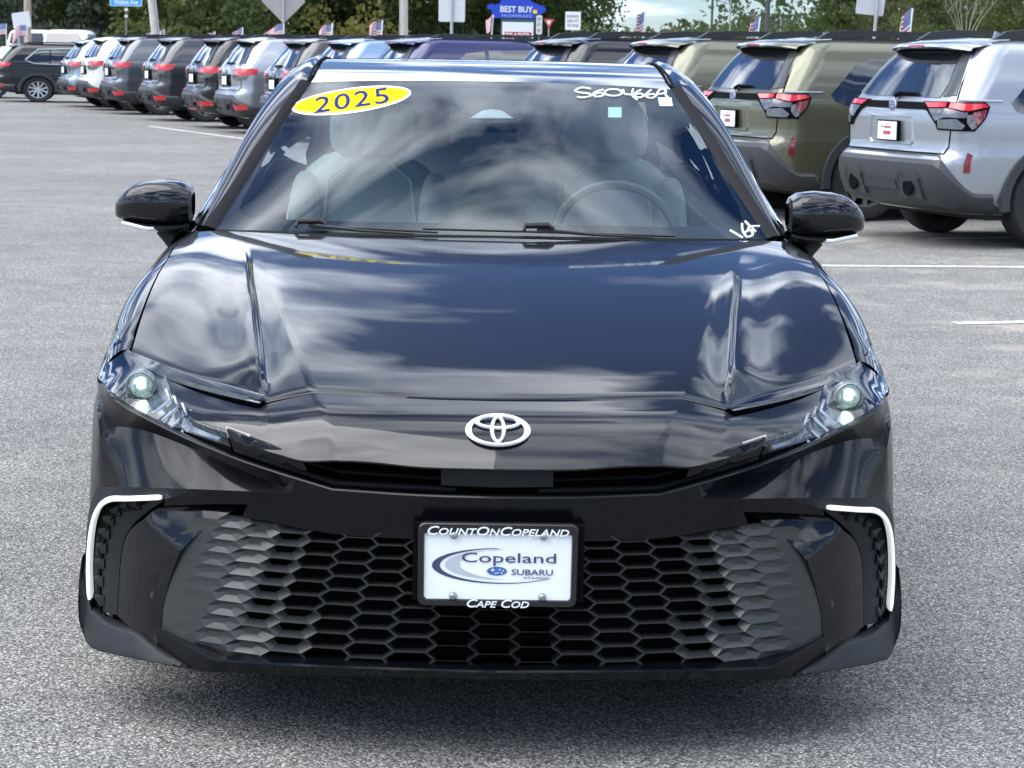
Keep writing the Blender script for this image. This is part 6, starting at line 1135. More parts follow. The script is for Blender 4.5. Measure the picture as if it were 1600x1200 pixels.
    def topz(s):
        a = abs(s)
        return (.735-.0*a if a < .62 else .735-.30*sst(.66, .98, a)) if style == 'new' else (.66 if a < .55 else .66-.16*sst(.55, .95, a))
    for k in range(7):
        t_ = k/6; rows.append([suv_rear(s, .27+(topz(s)-.27)*t_, .0 if k == 0 else (.028 if k < 6 else .004)-.0*t_) for s in ss])
    q.grid(rows); bc = q.make('bumper_cladding', CLAD, t, 28)
    for s in (-1, 1):
        q = MB(); x0 = s*.40
        o_ = [(x0-.15, .40), (x0-.13, .55), (x0-.08, .60), (x0+.08, .60), (x0+.13, .55), (x0+.15, .40)]
        q.prism([suv_rear(a, z, .05) for a, z in o_], (0, .05, 0)); q.make('exhaust_surround', CLAD, bc, 0)
        if s > 0 or True:
            q = MB(); c_ = suv_rear(x0, .485, .052); q.lathe([(.001, .0), (.072, -.001), (.078, .01)], 'y', c_, 18); q.make('exhaust_outlet', VOID, bc, 0)
    q = MB(); q.prism([suv_rear(a, z, .042) for a, z in ((-.24, .45), (.24, .45), (.22, .52), (-.22, .52))], (0, .03, 0)); q.make('bumper_insert', CLAD, bc, 0)
    q = MB(); q.tube([(.25, .35, .30), (.42, .3, .36), (.42, .1, .46)], .035, 8); q.tube([(-.3, .7, .28), (.5, .6, .27)], .05, 8); q.make('exhaust_pipe', TAN, t)
    # lamps
    for s in (-1, 1):
        if style == 'new':
            o = lambda L: [(s*a, z) for a, z in L]
            q = MB(); tail_patch(q, o([(.40, 1.145), (1.0, 1.155), (1.06, 1.12), (1.02, 1.03), (.93, .925), (.62, .93), (.60, .97), (.50, 1.06)]), .012, .05, .03); lp = q.make('tail_lamp', VOID, t, 40)
            for L, mm_ in (([(.44, 1.135), (.70, 1.14), (.70, 1.105), (.50, 1.10)], TAILRED), ([(.73, 1.14), (.99, 1.145), (1.04, 1.12), (.88, 1.085), (.73, 1.10)], TAILRED), ([(.92, 1.075), (1.03, 1.10), (1.0, 1.03), (.95, .975), (.90, 1.02)], TAILDK),
                           ([(.51, 1.09), (.72, 1.095), (.88, 1.07), (.86, 1.03), (.70, 1.03), (.60, 1.0)], TAILCL), ([(.63, 1.01), (.80, 1.02), (.86, .97), (.84, .94), (.64, .945)], TAILCL), ([(.87, 1.05), (.91, 1.06), (.945, .96), (.91, .94), (.875, .99)], TAILCL)):
                q = MB(); tail_patch(q, o(L), .020, .05, .006); q.make('lamp_segment', mm_, lp, 40)
            q = MB(); tail_patch(q, o([(.885, .60), (.925, .60), (.925, .74), (.885, .76)]), .012, .04, .01); q.make('rear_reflector', TAILDK, t, 40)
            q = MB(); q.tube([suv_rear(s*a, 1.165, .006) for a in np.linspace(.78, 1.15, 9)], .008, 6); q.make('shoulder_trim', BADGE, t)
        else:
            o = lambda L: [(s*a, z) for a, z in L]
            q = MB(); tail_patch(q, o([(.36, 1.075), (.62, 1.115), (1.05, 1.12), (1.02, 1.04), (.92, 1.0), (.46, 1.01)]), .014, .05, .03); lp = q.make('tail_lamp', TAILRED, t, 40)
            q = MB(); tail_patch(q, o([(.38, 1.0), (.90, .995), (.84, .93), (.60, .90), (.44, .93)]), .012, .05, .03); q.make('lamp_segment', TAILCL, lp, 40)
            q = MB(); tail_patch(q, o([(.42, 1.065), (.56, 1.08), (.58, 1.04), (.46, 1.03)]), .018, .05, .006); q.make('lamp_segment', TAILDK, lp, 40)
            q = MB(); tail_patch(q, o([(.64, .42), (.90, .42), (.88, .50), (.62, .50)]), .032, .05, .01); q.make('rear_reflector', TAILRED, t, 40)
        q = MB(); rows = [[(s*x, 3.02+d*math.cos(2*PI*k/10), 1.08+(h_/2)*math.sin(2*PI*k/10)) for k in range(10)] for x, d, h_ in ((.88, .05, .08), (.93, .09, .15), (1.03, .09, .15), (1.06, .03, .06))]; q.grid(rows, closed=True); q.make('door_mirror', bp, t, 50)
    if style == 'new':
        q = MB(); tail_patch(q, [(-.46, 1.14), (.46, 1.14), (.52, 1.06), (.44, 1.085), (-.44, 1.085), (-.52, 1.06)], .008, .06, .02); q.make('lamp_band', VOID, t, 40)
    return t, bp
def tree_objs(o):
    out = [o]
    for c in o.children: out += tree_objs(c)
    return out
def copy_tree(o, parent=None):
    c = o.copy(); COL.objects.link(c)
    if parent: c.parent = parent
    for ch in list(o.children): copy_tree(ch, c)
    return c
def repaint(root, base, newm):
    for o in tree_objs(root):
        if o.type == 'MESH' and o.data.materials and o.data.materials[0] == base:
            o.material_slots[0].link = 'OBJECT'; o.material_slots[0].material = newm
HEAD = R(70)
def row_spot(u_seam, back=.52, side=.62):
    """where a car stands in the row: u_seam is its bearing slope, the row runs straight to the far left"""
    return None
SUV = {}
PAINTS = {'silver': paint('silver_paint', (.36, .38, .41), .75, .32), 'olive': paint('olive_paint', (.115, .115, .07), .55, .32), 'black': paint('car_black', (.005, .006, .008), 0, .4, spec=.1), 'violet': paint('violet_blue_paint', (.012, .014, .085), .1, .4, spec=.15),
          'sky': paint('pale_blue_paint', (.20, .30, .44), .6, .3), 'graphite': paint('graphite_paint', (.026, .029, .036), .3, .35), 'white': paint('white_paint', (.78, .79, .78), 0, .35), 'ice': paint('ice_blue_paint', (.34, .43, .50), .6, .3), 'steel': paint('steel_paint', (.09, .10, .115), .55, .3)}
def place_suv(style, colour, x, y, label, scale=(1, 1, 1), rz=None, group=CAR_GROUP):
    if style not in SUV: SUV[style] = make_suv(style); r = SUV[style][0]
    else: r = copy_tree(SUV[style][0])
    r.location = (x, y, 0); r.rotation_euler = (0, 0, -(HEAD if rz is None else rz)); r.scale = scale; r['label'] = label; r['group'] = group
    repaint(r, SUV[style][1], PAINTS[colour]) if colour else None
    return r
GS = .0033                       # the lot climbs gently away from the sedan
def gz(y): return GS*max(0.0, y-4)
rows_ = [('new', 'silver', 3.34, 13.84, 'silver estate car nearest the right edge, its alloy wheel and round exhaust outlets showing', (1, 1, 1.0)),
 ('new', 'olive', 2.35, 16.56, 'olive green estate car with its number plate showing, next to the silver estate', (1, 1, 1.0)),
 ('new', 'olive', 1.49, 18.93, 'olive green estate car mostly hidden behind the roof of the black sedan', (1, 1, 1.0)),
 ('new', 'black', .52, 21.6, 'black estate car with roof rails, only its top showing above the sedan roof', (1, 1, 1.0)),
 ('old', 'violet', -1.42, 26.92, 'dark violet blue estate car below the grey rectangular sign back', (1, 1.1, 1.0)),
 ('old', 'sky', -2.38, 29.57, 'pale blue estate car behind the left corner of the sedan roof', (1, 1, .99)),
 ('old', 'graphite', -3.22, 31.86, 'dark grey estate car half cut off by the sedan pillar', (1, 1, .99)),
 ('old', 'silver', -4.29, 34.79, 'light silver estate car with red lamps in the left-hand row', (1, 1, 1)),
 ('old', 'black', -5.15, 37.16, 'black estate car with a thin red line along its rear bumper', (1, 1, 1)),
 ('old', 'graphite', -6.48, 40.82, 'dark grey estate car just left of the black one with red bumper trim', (1, 1, 1)),
 ('old', 'steel', -7.89, 44.7, 'dark grey estate car beside the white one', (1, 1, 1)),
 ('old', 'white', -8.86, 47.35, 'white estate car in the left-hand row', (1, 1, 1)),
 ('old', 'ice', -9.73, 49.75, 'pale ice blue low estate car between the white one and the black one', (1, 1.03, .96))]
for st, co, x, y, lb, sc in rows_:
    r = place_suv(st, co, x, y, lb, sc); r.location.z = gz(y+1)
    if co == 'black' and st == 'old':
        q = MB(); RED = mat('coral_trim', (.45, .10, .09), .4)
        q.tube([suv_rear(s, .36, .034) for s in np.linspace(-.3, .3, 7)]+[suv_rear(.40, .50, .05), suv_rear(.52, .52, .05), suv_rear(.62, .36, .034)], .012, 5); q.make('bumper_stripe', RED, r)
r = place_suv('old', 'black', -12.1, 53.7, 'black estate car turned side-on at the far left with a bright alloy wheel', (1, 1.06, .885), rz=R(82)); r.location.z = gz(54)
q = MB(); q.tube([(.89, y, z) for y, z in ((.75, 1.20), (1.05, 1.50), (1.6, 1.53), (2.3, 1.55), (2.7, 1.5))], .02, 6); q.make('window_chrome', BADGE, r)
q = MB(); q.tube([(.925, y, z) for y, z in ((.75, 1.17), (.95, 1.10), (1.4, 1.08), (2.2, 1.07), (3.1, 1.07))], .016, 6); q.make('window_chrome', BADGE, r)
r = place_suv('old', 'steel', -16.5, 56.6, 'dark grey estate car cut off by the left edge of the photo', (1, 1, .97), rz=R(80)); r.location.z = gz(57)

# white pickups standing behind the row
def pickup(x, y, rz, label, s=1.0):
    t = thing('pickup_truck', label, 'pickup', (x, y, gz(y)), rz, 'white pickups behind the row'); t.scale = (1.05, 1.05, 1.08)
    wp = PAINTS['white']
    q = MB(); 
    for (y0, y1, z0, z1, w0, w1) in ((0, 1.9, .55, 1.22, .98, .98), (1.9, 3.6, .5, 1.25, .98, .98), (3.6, 5.4, .5, 1.15, .98, .95)):
        q.add([(-w0, y0, z0), (w0, y0, z0), (w0, y1, z0), (-w0, y1, z0), (-w1, y0, z1), (w1, y0, z1), (w1, y1, z1), (-w1, y1, z1)], [(0, 3, 2, 1), (4, 5, 6, 7), (0, 1, 5, 4), (1, 2, 6, 5), (2, 3, 7, 6), (3, 0, 4, 7)])
    q.make('body', wp, t, 0)
    q = MB(); rows = []
    for z, w, ya, yb in ((1.25, .95, 1.95, 3.8), (1.5, .88, 2.02, 3.5), (1.78, .80, 2.12, 3.2), (1.86, .72, 2.25, 3.05), (1.885, .55, 2.4, 2.9)):
        row = []
        for k in range(24):
            a = 2*PI*k/24; c, s_ = math.cos(a), math.sin(a); row.append((w*math.copysign(abs(c)**.35, c), (ya+yb)/2+(yb-ya)/2*math.copysign(abs(s_)**.35, s_), z))
        rows.append(row)
    q.grid(rows, closed=True); q.f.append(tuple(len(q.v)-24+k for k in range(24))); q.make('cab', wp, t, 40)
    q = MB(); q.prism([(-.68, 1.90, 1.36), (.68, 1.90, 1.36), (.62, 2.02, 1.76), (-.62, 2.02, 1.76)], (0, .02, 0)); q.make('rear_window', DKGLASS, t, 0)
    for sg in (-1, 1):
        q = MB(); q.prism([(sg*.90, 2.25, 1.35), (sg*.90, 3.5, 1.35), (sg*.83, 3.15, 1.74), (sg*.83, 2.3, 1.74)], (sg*.015, 0, 0)); q.make('side_window', DKGLASS, t, 0)
        q = MB(); q.box(sg*.88-.08, sg*.88+.08, -.02, .1, .75, 1.15); q.make('tail_lamp', TAILRED, t, 0)
        for yy in (1.2, 4.5):
            q = MB(); q.lathe([(.2, -.12), (.37, -.12), (.39, 0), (.37, .12), (.2, .12)], 'x', (sg*.86, yy, .39), 24); q.make('tyre', RUBBER, t, 40)
    q = MB(); q.box(-.95, .95, -.12, .02, .5, .68); q.make('bumper', CHROME, t, 0)
    return t
pickup(-15.9, 80, R(-14), 'white pickup truck with a dark rear window behind the black estate car')
pickup(-17.9, 84, R(-10), 'white pickup truck half hidden by two small flags at the left')

# small flags clipped to the cars
def flag_material():
    m = bpy.data.materials.new('striped_flag'); m.use_nodes = True; n = m.node_tree.nodes; l = m.node_tree.links; b = n['Principled BSDF']
    uv = n.new('ShaderNodeUVMap'); sp_ = n.new('ShaderNodeSeparateXYZ'); l.new(uv.outputs[0], sp_.inputs[0])
    def mth(op, a, b_): 
        q = n.new('ShaderNodeMath'); q.operation = op
        for i, v in enumerate((a, b_)):
            if isinstance(v, (int, float)): q.inputs[i].default_value = v
            else: l.new(v, q.inputs[i])
        return q.outputs[0]
    st = mth('LESS_THAN', mth('FRACT', mth('MULTIPLY', sp_.outputs[1], 6.5), 0), .5)
    ca = mth('MULTIPLY', mth('LESS_THAN', sp_.outputs[0], .42), mth('GREATER_THAN', sp_.outputs[1], .46))
    vo = n.new('ShaderNodeTexVoronoi'); vo.inputs['Scale'].default_value = 13; vo.inputs['Randomness'].default_value = 0; l.new(uv.outputs[0], vo.inputs['Vector'])
    dot = mth('LESS_THAN', vo.outputs['Distance'], .25)
    def mx_(f, a, b_):
        q = n.new('ShaderNodeMixRGB')
        for i, v in enumerate((f, a, b_)):
            if isinstance(v, tuple): q.inputs[i].default_value = v+(1,)
            else: l.new(v, q.inputs[i])
        return q.outputs[0]
    c1 = mx_(st, (.78, .77, .76), (.45, .06, .08)); c2 = mx_(dot, (.05, .08, .26), (.7, .72, .76)); l.new(mx_(ca, c1, c2), b.inputs['Base Color']); b.inputs['Roughness'].default_value = .8
    return m
FLAGM = flag_material()
def car_flag(x, y, z0, z1, L, H, ang, lean, label):
    t = thing('car_flag', label, 'flag', (x, y, z0), 0, 'small striped flags clipped to car windows')
    q = MB(); top = Vector((lean, 0, z1-z0)); q.tube([(0, 0, 0), top], .011, 6); q.make('flag_pole', WHITEP, t)
    nx, nz = 12, 6; q = MB(); uvs = []
    d = Vector((math.cos(ang), math.sin(ang), 0)); sd = Vector((-d.y, d.x, 0)); random.seed(label)
    ph = random.random()*6; sag = random.uniform(.25, .75)
    for i in range(nx+1):
        for k in range(nz+1):
            u, v = i/nx, k/nz; p = top-Vector((0, 0, .01))-(top.normalized()*H*(1-v)) + d*L*u*(1-.15*u) + sd*(.05*u*math.sin(5*u+ph+v)) + Vector((0, 0, -sag*L*u*u*.8+.02*math.sin(7*u+ph)))
            q.v.append(tuple(p)); uvs.append((u, v))
    for i in range(nx):
        for k in range(nz): a = i*(nz+1)+k; q.f.append((a, a+nz+1, a+nz+2, a+1))
    o = build('flag_cloth', q.v, q.f, FLAGM, t, None); lay = o.data.uv_layers.new(name='UVMap')
    for lp in o.data.loops: lay.data[lp.index].uv = uvs[lp.vertex_index]
    o.data.shade_smooth()
hx, hy = math.sin(HEAD), math.cos(HEAD)
for cx_, cy_, yl, ut, vt, L, H, ang, lean, lb in ((2.35, 16.56, 2.42, 1419, 15, .20, .30, PI+.5, .03, 'striped flag on a white stick above the olive estate car, nearest the slanting sign post'),
  (1.49, 18.93, 2.0, 1183, 29, .16, .24, PI+.4, .05, 'striped flag beside the thick dark lamp post'), (.52, 21.6, 1.93, 1010, 19, .18, .26, PI+.5, .03, 'striped flag in front of the yellowish tree'),
  (-1.42, 26.92, 2.1, 768, 25, .12, .2, PI+.8, .03, 'limp striped flag left of the blue shop sign'), (-3.22, 31.86, 2.12, 593, 33, .25, .26, PI+.1, .03, 'striped flag flying beside the weathered utility pole'),
  (-4.29, 34.79, 2.2, 516, 37, .28, .24, PI, .02, 'striped flag flying midway between the diamond sign and the weathered pole'), (-5.15, 37.16, 2.0, 443, 39, .46, .24, PI-.1, .01, 'longest striped flag, flying left below the diamond sign back'),
  (-6.48, 40.82, 2.2, 377, 44, .26, .24, PI, .01, 'striped flag left of the diamond sign post'), (-7.89, 44.7, 2.6, 332, 50, .16, .2, PI, .03, 'small striped flag below the dark conifer'),
  (-8.86, 47.35, 2.1, 256, 47, .12, .24, PI+.3, .01, 'small drooping flag at the foot of the pale utility pole'), (-9.73, 49.75, 2.3, 230, 52, .2, .2, PI, .03, 'small blue striped flag left of the pale utility pole')):
    x = cx_-.80*hy+yl*hx; y = cy_+.80*hx+yl*hy; z0 = 1.47+gz(cy_+1)
    zt_ = 1.4416+(93.6+.0196*(ut-728)-vt)/3500*(y+4.489)
    car_flag(x, y, z0, zt_, L, H, ang, lean, lb)
for x, y, z1, L, lb in ((-11.65, 55.5, 1.98, .45, 'striped flag right of its twin in front of the white pickup'), (-12.15, 55.3, 1.98, .45, 'striped flag left of its twin in front of the white pickup'), (-16.2, 58.6, 2.1, .4, 'red and white striped flag at the far left edge')):
    car_flag(x, y, 1.45+gz(y), z1+gz(y), L, .28, PI, .01, lb)

# ------------------------------------------------------------------ signs and poles behind the row
GALV = mat('galvanised_steel', (.42, .44, .45), .45, .5, vary=.2, scale=6)
ALUM = mat('sign_back_aluminium', (.50, .51, .51), .5, .3, vary=.22, scale=3)
WOOD = mat('pole_wood', (.36, .30, .23), .9, vary=.35, scale=5)
DARKP = mat('dark_pole', (.05, .055, .06), .5)
def pole(name, label, cat, x, y, h, r0, r1, m, lean=0.0, extra=None, group=None):
    t = thing(name, label, cat, (x, y, gz(y)), 0, group)
    q = MB(); q.tube([(0, 0, -.05), (lean*.5, 0, h*.5), (lean, 0, h)], [r0, (r0+r1)/2, r1], 10); q.make('post', m, t, 50)
    return t
def at(u, y): return y*((u-800)/3500+.0233)+4.489*((u-800)/3500+.0233)-.079     # bearing slope to metres
def plate_sign(t, zc_, w, h, m, y=-.05, rot=0.0, th=.012, name='sign_panel', rad=.04):
    q = MB(); rr = Matrix.Rotation(rot, 3, 'Y'); q.prism([tuple(rr @ Vector((x, 0, z))+Vector((0, y, zc_))) for x, z in rrect(w, h, rad)], (0, th, 0)); return q.make(name, m, t, 0)
def sign_text(par, t, body, zc_, w, h, m, y, x=0, **k):
    v, f = text_mesh(body, w, h, extrude=.004, **k); q = MB(); q.add([(p[0]+x, p[1]+y, p[2]+zc_) for p in v], f); return q.make('lettering', m, t, 0)
def zt(v, u, y): return 1.4416+(93.6+.0196*(u-728)-v)/3500*(y+4.489)-gz(y)        # image height to metres above the lot there
Y = 70; t = pole('utility_pole', 'thick wooden utility pole at the far left, beside the tilted white sign', 'utility pole', at(45, Y), Y, 9, .13, .10, WOOD, .0)
Y = 66; t = pole('utility_pole', 'pale wooden utility pole with a conduit, rising between the cars left of the sedan', 'utility pole', at(250, Y), Y, 9, .115, .09, mat('grey_pole_wood', (.50, .47, .42), .85, vary=.3, scale=5), -1.0)
q = MB(); q.tube([(.13, -.02, .0), (-.34, -.02, 4.2)], .03, 6); q.make('conduit', GALV, t)
Y = 72; t = pole('utility_pole', 'weathered grey utility pole just above the pale blue estate car', 'utility pole', at(624, Y), Y, 9, .15, .13, mat('bleached_pole_wood', (.46, .42, .37), .9, vary=.3, scale=4), -.15)
q = MB(); q.tube([(-.14, -.08, .0), (-.17, -.08, 5)], .03, 6); q.make('conduit', GALV, t)
Y = 60; t = pole('road_sign', 'back of a square white road sign on a leaning post at the far left', 'road sign', at(36, Y), Y, 2.0, .03, .03, GALV, -.12)
plate_sign(t, zt(33, 33, Y), .50, .45, mat('pale_sign_back', (.66, .69, .70), .5, .1, vary=.1, scale=3), y=-.06, rot=R(-9))
Y = 62; t = pole('street_name_sign', 'blue street name sign reading Walton Ave on a thin post', 'street sign', at(196, Y), Y, zt(10, 196, Y), .028, .028, mat('brown_post', (.16, .14, .12), .6))
SB = mat('street_sign_blue', (.03, .33, .75), .45)
plate_sign(t, zt(4, 196, Y), .93, .30, mat('sign_white_border', (.7, .8, .85), .4), y=-.05, name='sign_border'); plate_sign(t, zt(4, 196, Y), .89, .26, SB, y=-.058)
sign_text(None, t, 'Walton Ave', zt(5.5, 196, Y), .70, .15, WHITEP, -.060, offset=.008)
for z_, v_ in ((0, 17), (1, 27)):
    q = MB(); q.box(-.045, .045, -.05, .03, zt(v_, 196, Y)-.04, zt(v_, 196, Y)+.04); q.make('post_clamp', mat('clamp_pale', (.6, .6, .58), .5), t, 0)
Y = 62; t = pole('road_sign', 'grey back of a diamond shaped road sign on a steel post', 'road sign', at(437, Y), Y, 4.2, .035, .035, GALV)
plate_sign(t, zt(4, 437, Y), .92, .92, mat('diamond_sign_back', (.34, .32, .31), .6, .2, vary=.3, scale=2.2), y=.03, rot=R(45))
Y = 48; t = pole('road_sign', 'pale grey back of a rectangular sign above the violet blue estate car', 'road sign', at(696, Y), Y, zt(-12, 696, Y), .034, .034, GALV)
plate_sign(t, zt(10, 692, Y), .61, .76, mat('pale_aluminium', (.62, .63, .63), .45, .2, vary=.12, scale=3), y=.03)
Y = 42; t = pole('road_sign', 'back of a rectangular sign on a slanting steel post above the olive estate car', 'road sign', at(1344, Y), Y, zt(-8, 1348, Y), .034, .034, GALV, .13)
plate_sign(t, zt(3, 1348, Y), .58, .58, ALUM, y=.04, rot=R(5))
# shopping-centre sign
Y = 112; t = thing('shop_sign', 'blue Best Buy Promenade sign with rounded lobes over white and red boards', 'sign', (at(796, Y), Y, gz(Y)))
S = (Y+4.489)/3500; BB = mat('sign_blue', (.02, .06, .55), .4, emit=(.02, .06, .6), estr=.0)
zb = lambda v: zt(v, 796, Y)
q = MB(); o_ = [(-39, 18), (-45, 16), (-46, 11), (-41, 9), (-33, 10), (-27, 8), (-24, 3), (-17, 2), (-13, -2), (-11, -8), (12, -8), (14, -2), (18, 1), (26, 6), (33, 9), (41, 11), (45, 15), (44, 19), (38, 23), (30, 23), (28, 30), (-38, 30)]
q.prism([(x*S, -.3, zb(v)) for x, v in o_], (0, .6, 0)); q.make('sign_crown', BB, t, 0)
q = MB(); q.prism([(x*S, -.25, zb(v)) for x, v in ((-24, 30), (28, 30), (28, 86), (-24, 86))], (0, .5, 0)); q.make('sign_body', mat('sign_slate', (.05, .10, .16), .5), t, 0)
for nm_, (x0, x1, v0, v1), mm_ in (('sign_board', (-22, 26, 36, 86), WHITEP), ('sign_board', (-18, 23, 51, 64), mat('board_red', (.5, .02, .05), .4)), ('sign_tag', (24.8, 31.2, 17, 22.5), mat('tag_yellow', (.9, .6, .02), .4))):
    q = MB(); dy = -.33 if nm_ == 'sign_tag' else (-.29 if mm_ == WHITEP else -.31); q.prism([(x0*S, dy, zb(v0)), (x1*S, dy, zb(v0)), (x1*S, dy, zb(v1)), (x0*S, dy, zb(v1))], (0, .05, 0)); q.make(nm_, mm_, t, 0)
sign_text(None, t, 'BEST BUY', zb(16.5), 50*S, 9.5*S, WHITEP, -.31, x=-.5*S, offset=.02)
sign_text(None, t, 'PROMENADE', zb(26.5), 46*S, 4.5*S, mat('pale_blue_letter', (.45, .55, .85), .4), -.31, offset=.006, spacing=1.35)
sign_text(None, t, "TRADER", zb(57), 38*S, 9*S, WHITEP, -.33, x=2*S, offset=.02)
Y = 95; t = pole('notice_sign', 'narrow upright white notice beside the blue shop sign', 'sign', at(831, Y), Y, zt(24, 831, Y), .03, .03, GALV)
plate_sign(t, zt(40, 831, Y), .27, .82, mat('weathered_white', (.6, .62, .6), .5), y=-.06)
for v_ in (32, 40, 49): sign_text(None, t, 'P', zt(v_, 831, Y), .11, .13, DARKP, -.062)
Y = 98; t = pole('yield_sign', 'red and white triangular yield sign', 'road sign', at(846, Y), Y, zt(32, 846, Y), .03, .03, GALV)
q = MB(); q.prism([(-.24, -.06, zt(31, 846, Y)), (.24, -.06, zt(31, 846, Y)), (0, -.06, zt(46, 846, Y))], (0, .01, 0)); q.make('sign_panel', mat('yield_red', (.55, .08, .09), .5), t, 0)
q = MB(); q.prism([(-.11, -.065, zt(33.5, 846, Y)), (.11, -.065, zt(33.5, 846, Y)), (0, -.065, zt(40.5, 846, Y))], (0, .004, 0)); q.make('sign_centre', WHITEP, t, 0)
Y = 78; t = pole('notice_sign', 'white rectangular notice with dark lettering right of the yield sign', 'sign', at(883, Y), Y, zt(22, 883, Y), .03, .03, GALV)
plate_sign(t, zt(34, 883, Y), .56, .66, mat('notice_white', (.72, .74, .72), .5), y=-.06)
for v_, tx in ((27, 'BUSINESS'), (34, 'USE 4 FT'), (41, 'TO PASS')): sign_text(None, t, tx, zt(v_, 883, Y), .42, .10, DARKP, -.062, offset=.004)
LPG = 'thin dark lamp posts in front of the far trees'
for u_, Y, r_, h_, lb in ((1098, 120, .07, 9, 'thin dark lamp post standing left of the other far posts'), (1126, 140, .05, 7, 'slender grey lamp post second from the left among the far posts'), (1184, 62, .075, 9, 'thicker dark lamp post beside a small flag above the olive car'), (1166, 130, .045, 3.6, 'short pale post left of the thick dark lamp post'), (1205, 120, .05, 3.6, 'short pale post right of the thick dark lamp post')):
    pole('lamp_post', lb, 'lamp post', at(u_, Y), Y, h_, r_, r_*.8, DARKP if r_ > .05 else GALV, 0, group=LPG)
# white houses far off
Y = 190; t = thing('white_house', 'distant white house with a pale grey roof below the trees', 'house', (at(944, Y), Y, gz(80)+.3))
q = MB(); q.box(-1.6, 1.6, 0, 4, 0, 2.9); q.make('wall', WHITEP, t, 0); q = MB(); q.prism([(-1.8, -.2, 2.85), (1.8, -.2, 2.85), (.9, 2, 3.9), (-.9, 2, 3.9)], (0, 2.2, 0)); q.make('roof', GREYP, t, 0)
for x_ in (-1.0, 0, 1.0): q = MB(); q.box(x_-.22, x_+.22, -.03, .02, 1.2, 2.1); q.make('window', DKGLASS, t, 0)

# ------------------------------------------------------------------ trees
def leaf_mat(name, c0, c1):
    m = bpy.data.materials.new(name); m.use_nodes = True; n = m.node_tree.nodes; l = m.node_tree.links; b = n['Principled BSDF']
    geo = n.new('ShaderNodeNewGeometry'); oi = n.new('ShaderNodeObjectInfo'); ad = n.new('ShaderNodeMath'); ad.operation = 'MULTIPLY_ADD'; ad.inputs[1].default_value = .75
    l.new(geo.outputs['Random Per Island'], ad.inputs[0]); ml = n.new('ShaderNodeMath'); ml.operation = 'MULTIPLY'; ml.inputs[1].default_value = .25; l.new(oi.outputs['Random'], ml.inputs[0]); l.new(ml.outputs[0], ad.inputs[2])
    r = n.new('ShaderNodeMixRGB'); r.inputs[1].default_value = c0+(1,); r.inputs[2].default_value = c1+(1,); l.new(ad.outputs[0], r.inputs[0]); l.new(r.outputs[0], b.inputs['Base Color'])
    b.inputs['Roughness'].default_value = .6; b.inputs['Specular IOR Level'].default_value = .25
    tr = n.new('ShaderNodeBsdfTranslucent'); l.new(r.outputs[0], tr.inputs[0]); mxs = n.new('ShaderNodeMixShader'); mxs.inputs[0].default_value = .5
    l.new(b.outputs[0], mxs.inputs[1]); l.new(tr.outputs[0], mxs.inputs[2]); l.new(mxs.outputs[0], n['Material Output'].inputs['Surface'])
    return m
LEAFS = {'deep': leaf_mat('leaf_deep_green', (.05, .075, .025), (.13, .165, .05)), 'mid': leaf_mat('leaf_mid_green', (.07, .105, .034), (.155, .19, .062)), 'yellow': leaf_mat('leaf_yellow_green', (.10, .10, .025), (.22, .20, .05)), 'olive': leaf_mat('leaf_olive', (.08, .09, .044), (.165, .17, .085)), 'blue': leaf_mat('needle_blue_green', (.06, .085, .06), (.12, .15, .11))}
BARK = mat('bark', (.07, .06, .05), .95, vary=.4, scale=6, bump=.3)
def leaves(rs, centres, rad, per, size):
    n = len(centres); c = np.repeat(np.array(centres), per, 0); N = len(c)
    d = rs.normal(size=(N, 3)); d /= np.linalg.norm(d, axis=1)[:, None]; c = c+d*(rs.rand(N, 1)**.45)*np.array(rad)
    a = rs.normal(size=(N, 3)); a /= np.linalg.norm(a, axis=1)[:, None]; b = np.cross(a, rs.normal(size=(N, 3))); b /= np.linalg.norm(b, axis=1)[:, None]
    s = size*(.6+.8*rs.rand(N, 1)); V = np.stack([c-a*s*.5, c+b*s*.32, c+a*s*.5, c-b*s*.32], 1).reshape(-1, 3)
    return V, N
def leaf_object(name, V, N, m, parent):
    me = bpy.data.meshes.new(name); me.vertices.add(N*4); me.vertices.foreach_set('co', V.ravel()); me.loops.add(N*4); me.loops.foreach_set('vertex_index', np.arange(N*4)); me.polygons.add(N); me.polygons.foreach_set('loop_start', np.arange(0, N*4, 4)); me.polygons.foreach_set('loop_total', np.full(N, 4)); me.update(calc_edges=True)
    me.materials.append(m); o = bpy.data.objects.new(name, me); COL.objects.link(o)
    if parent: o.parent = parent
    return o
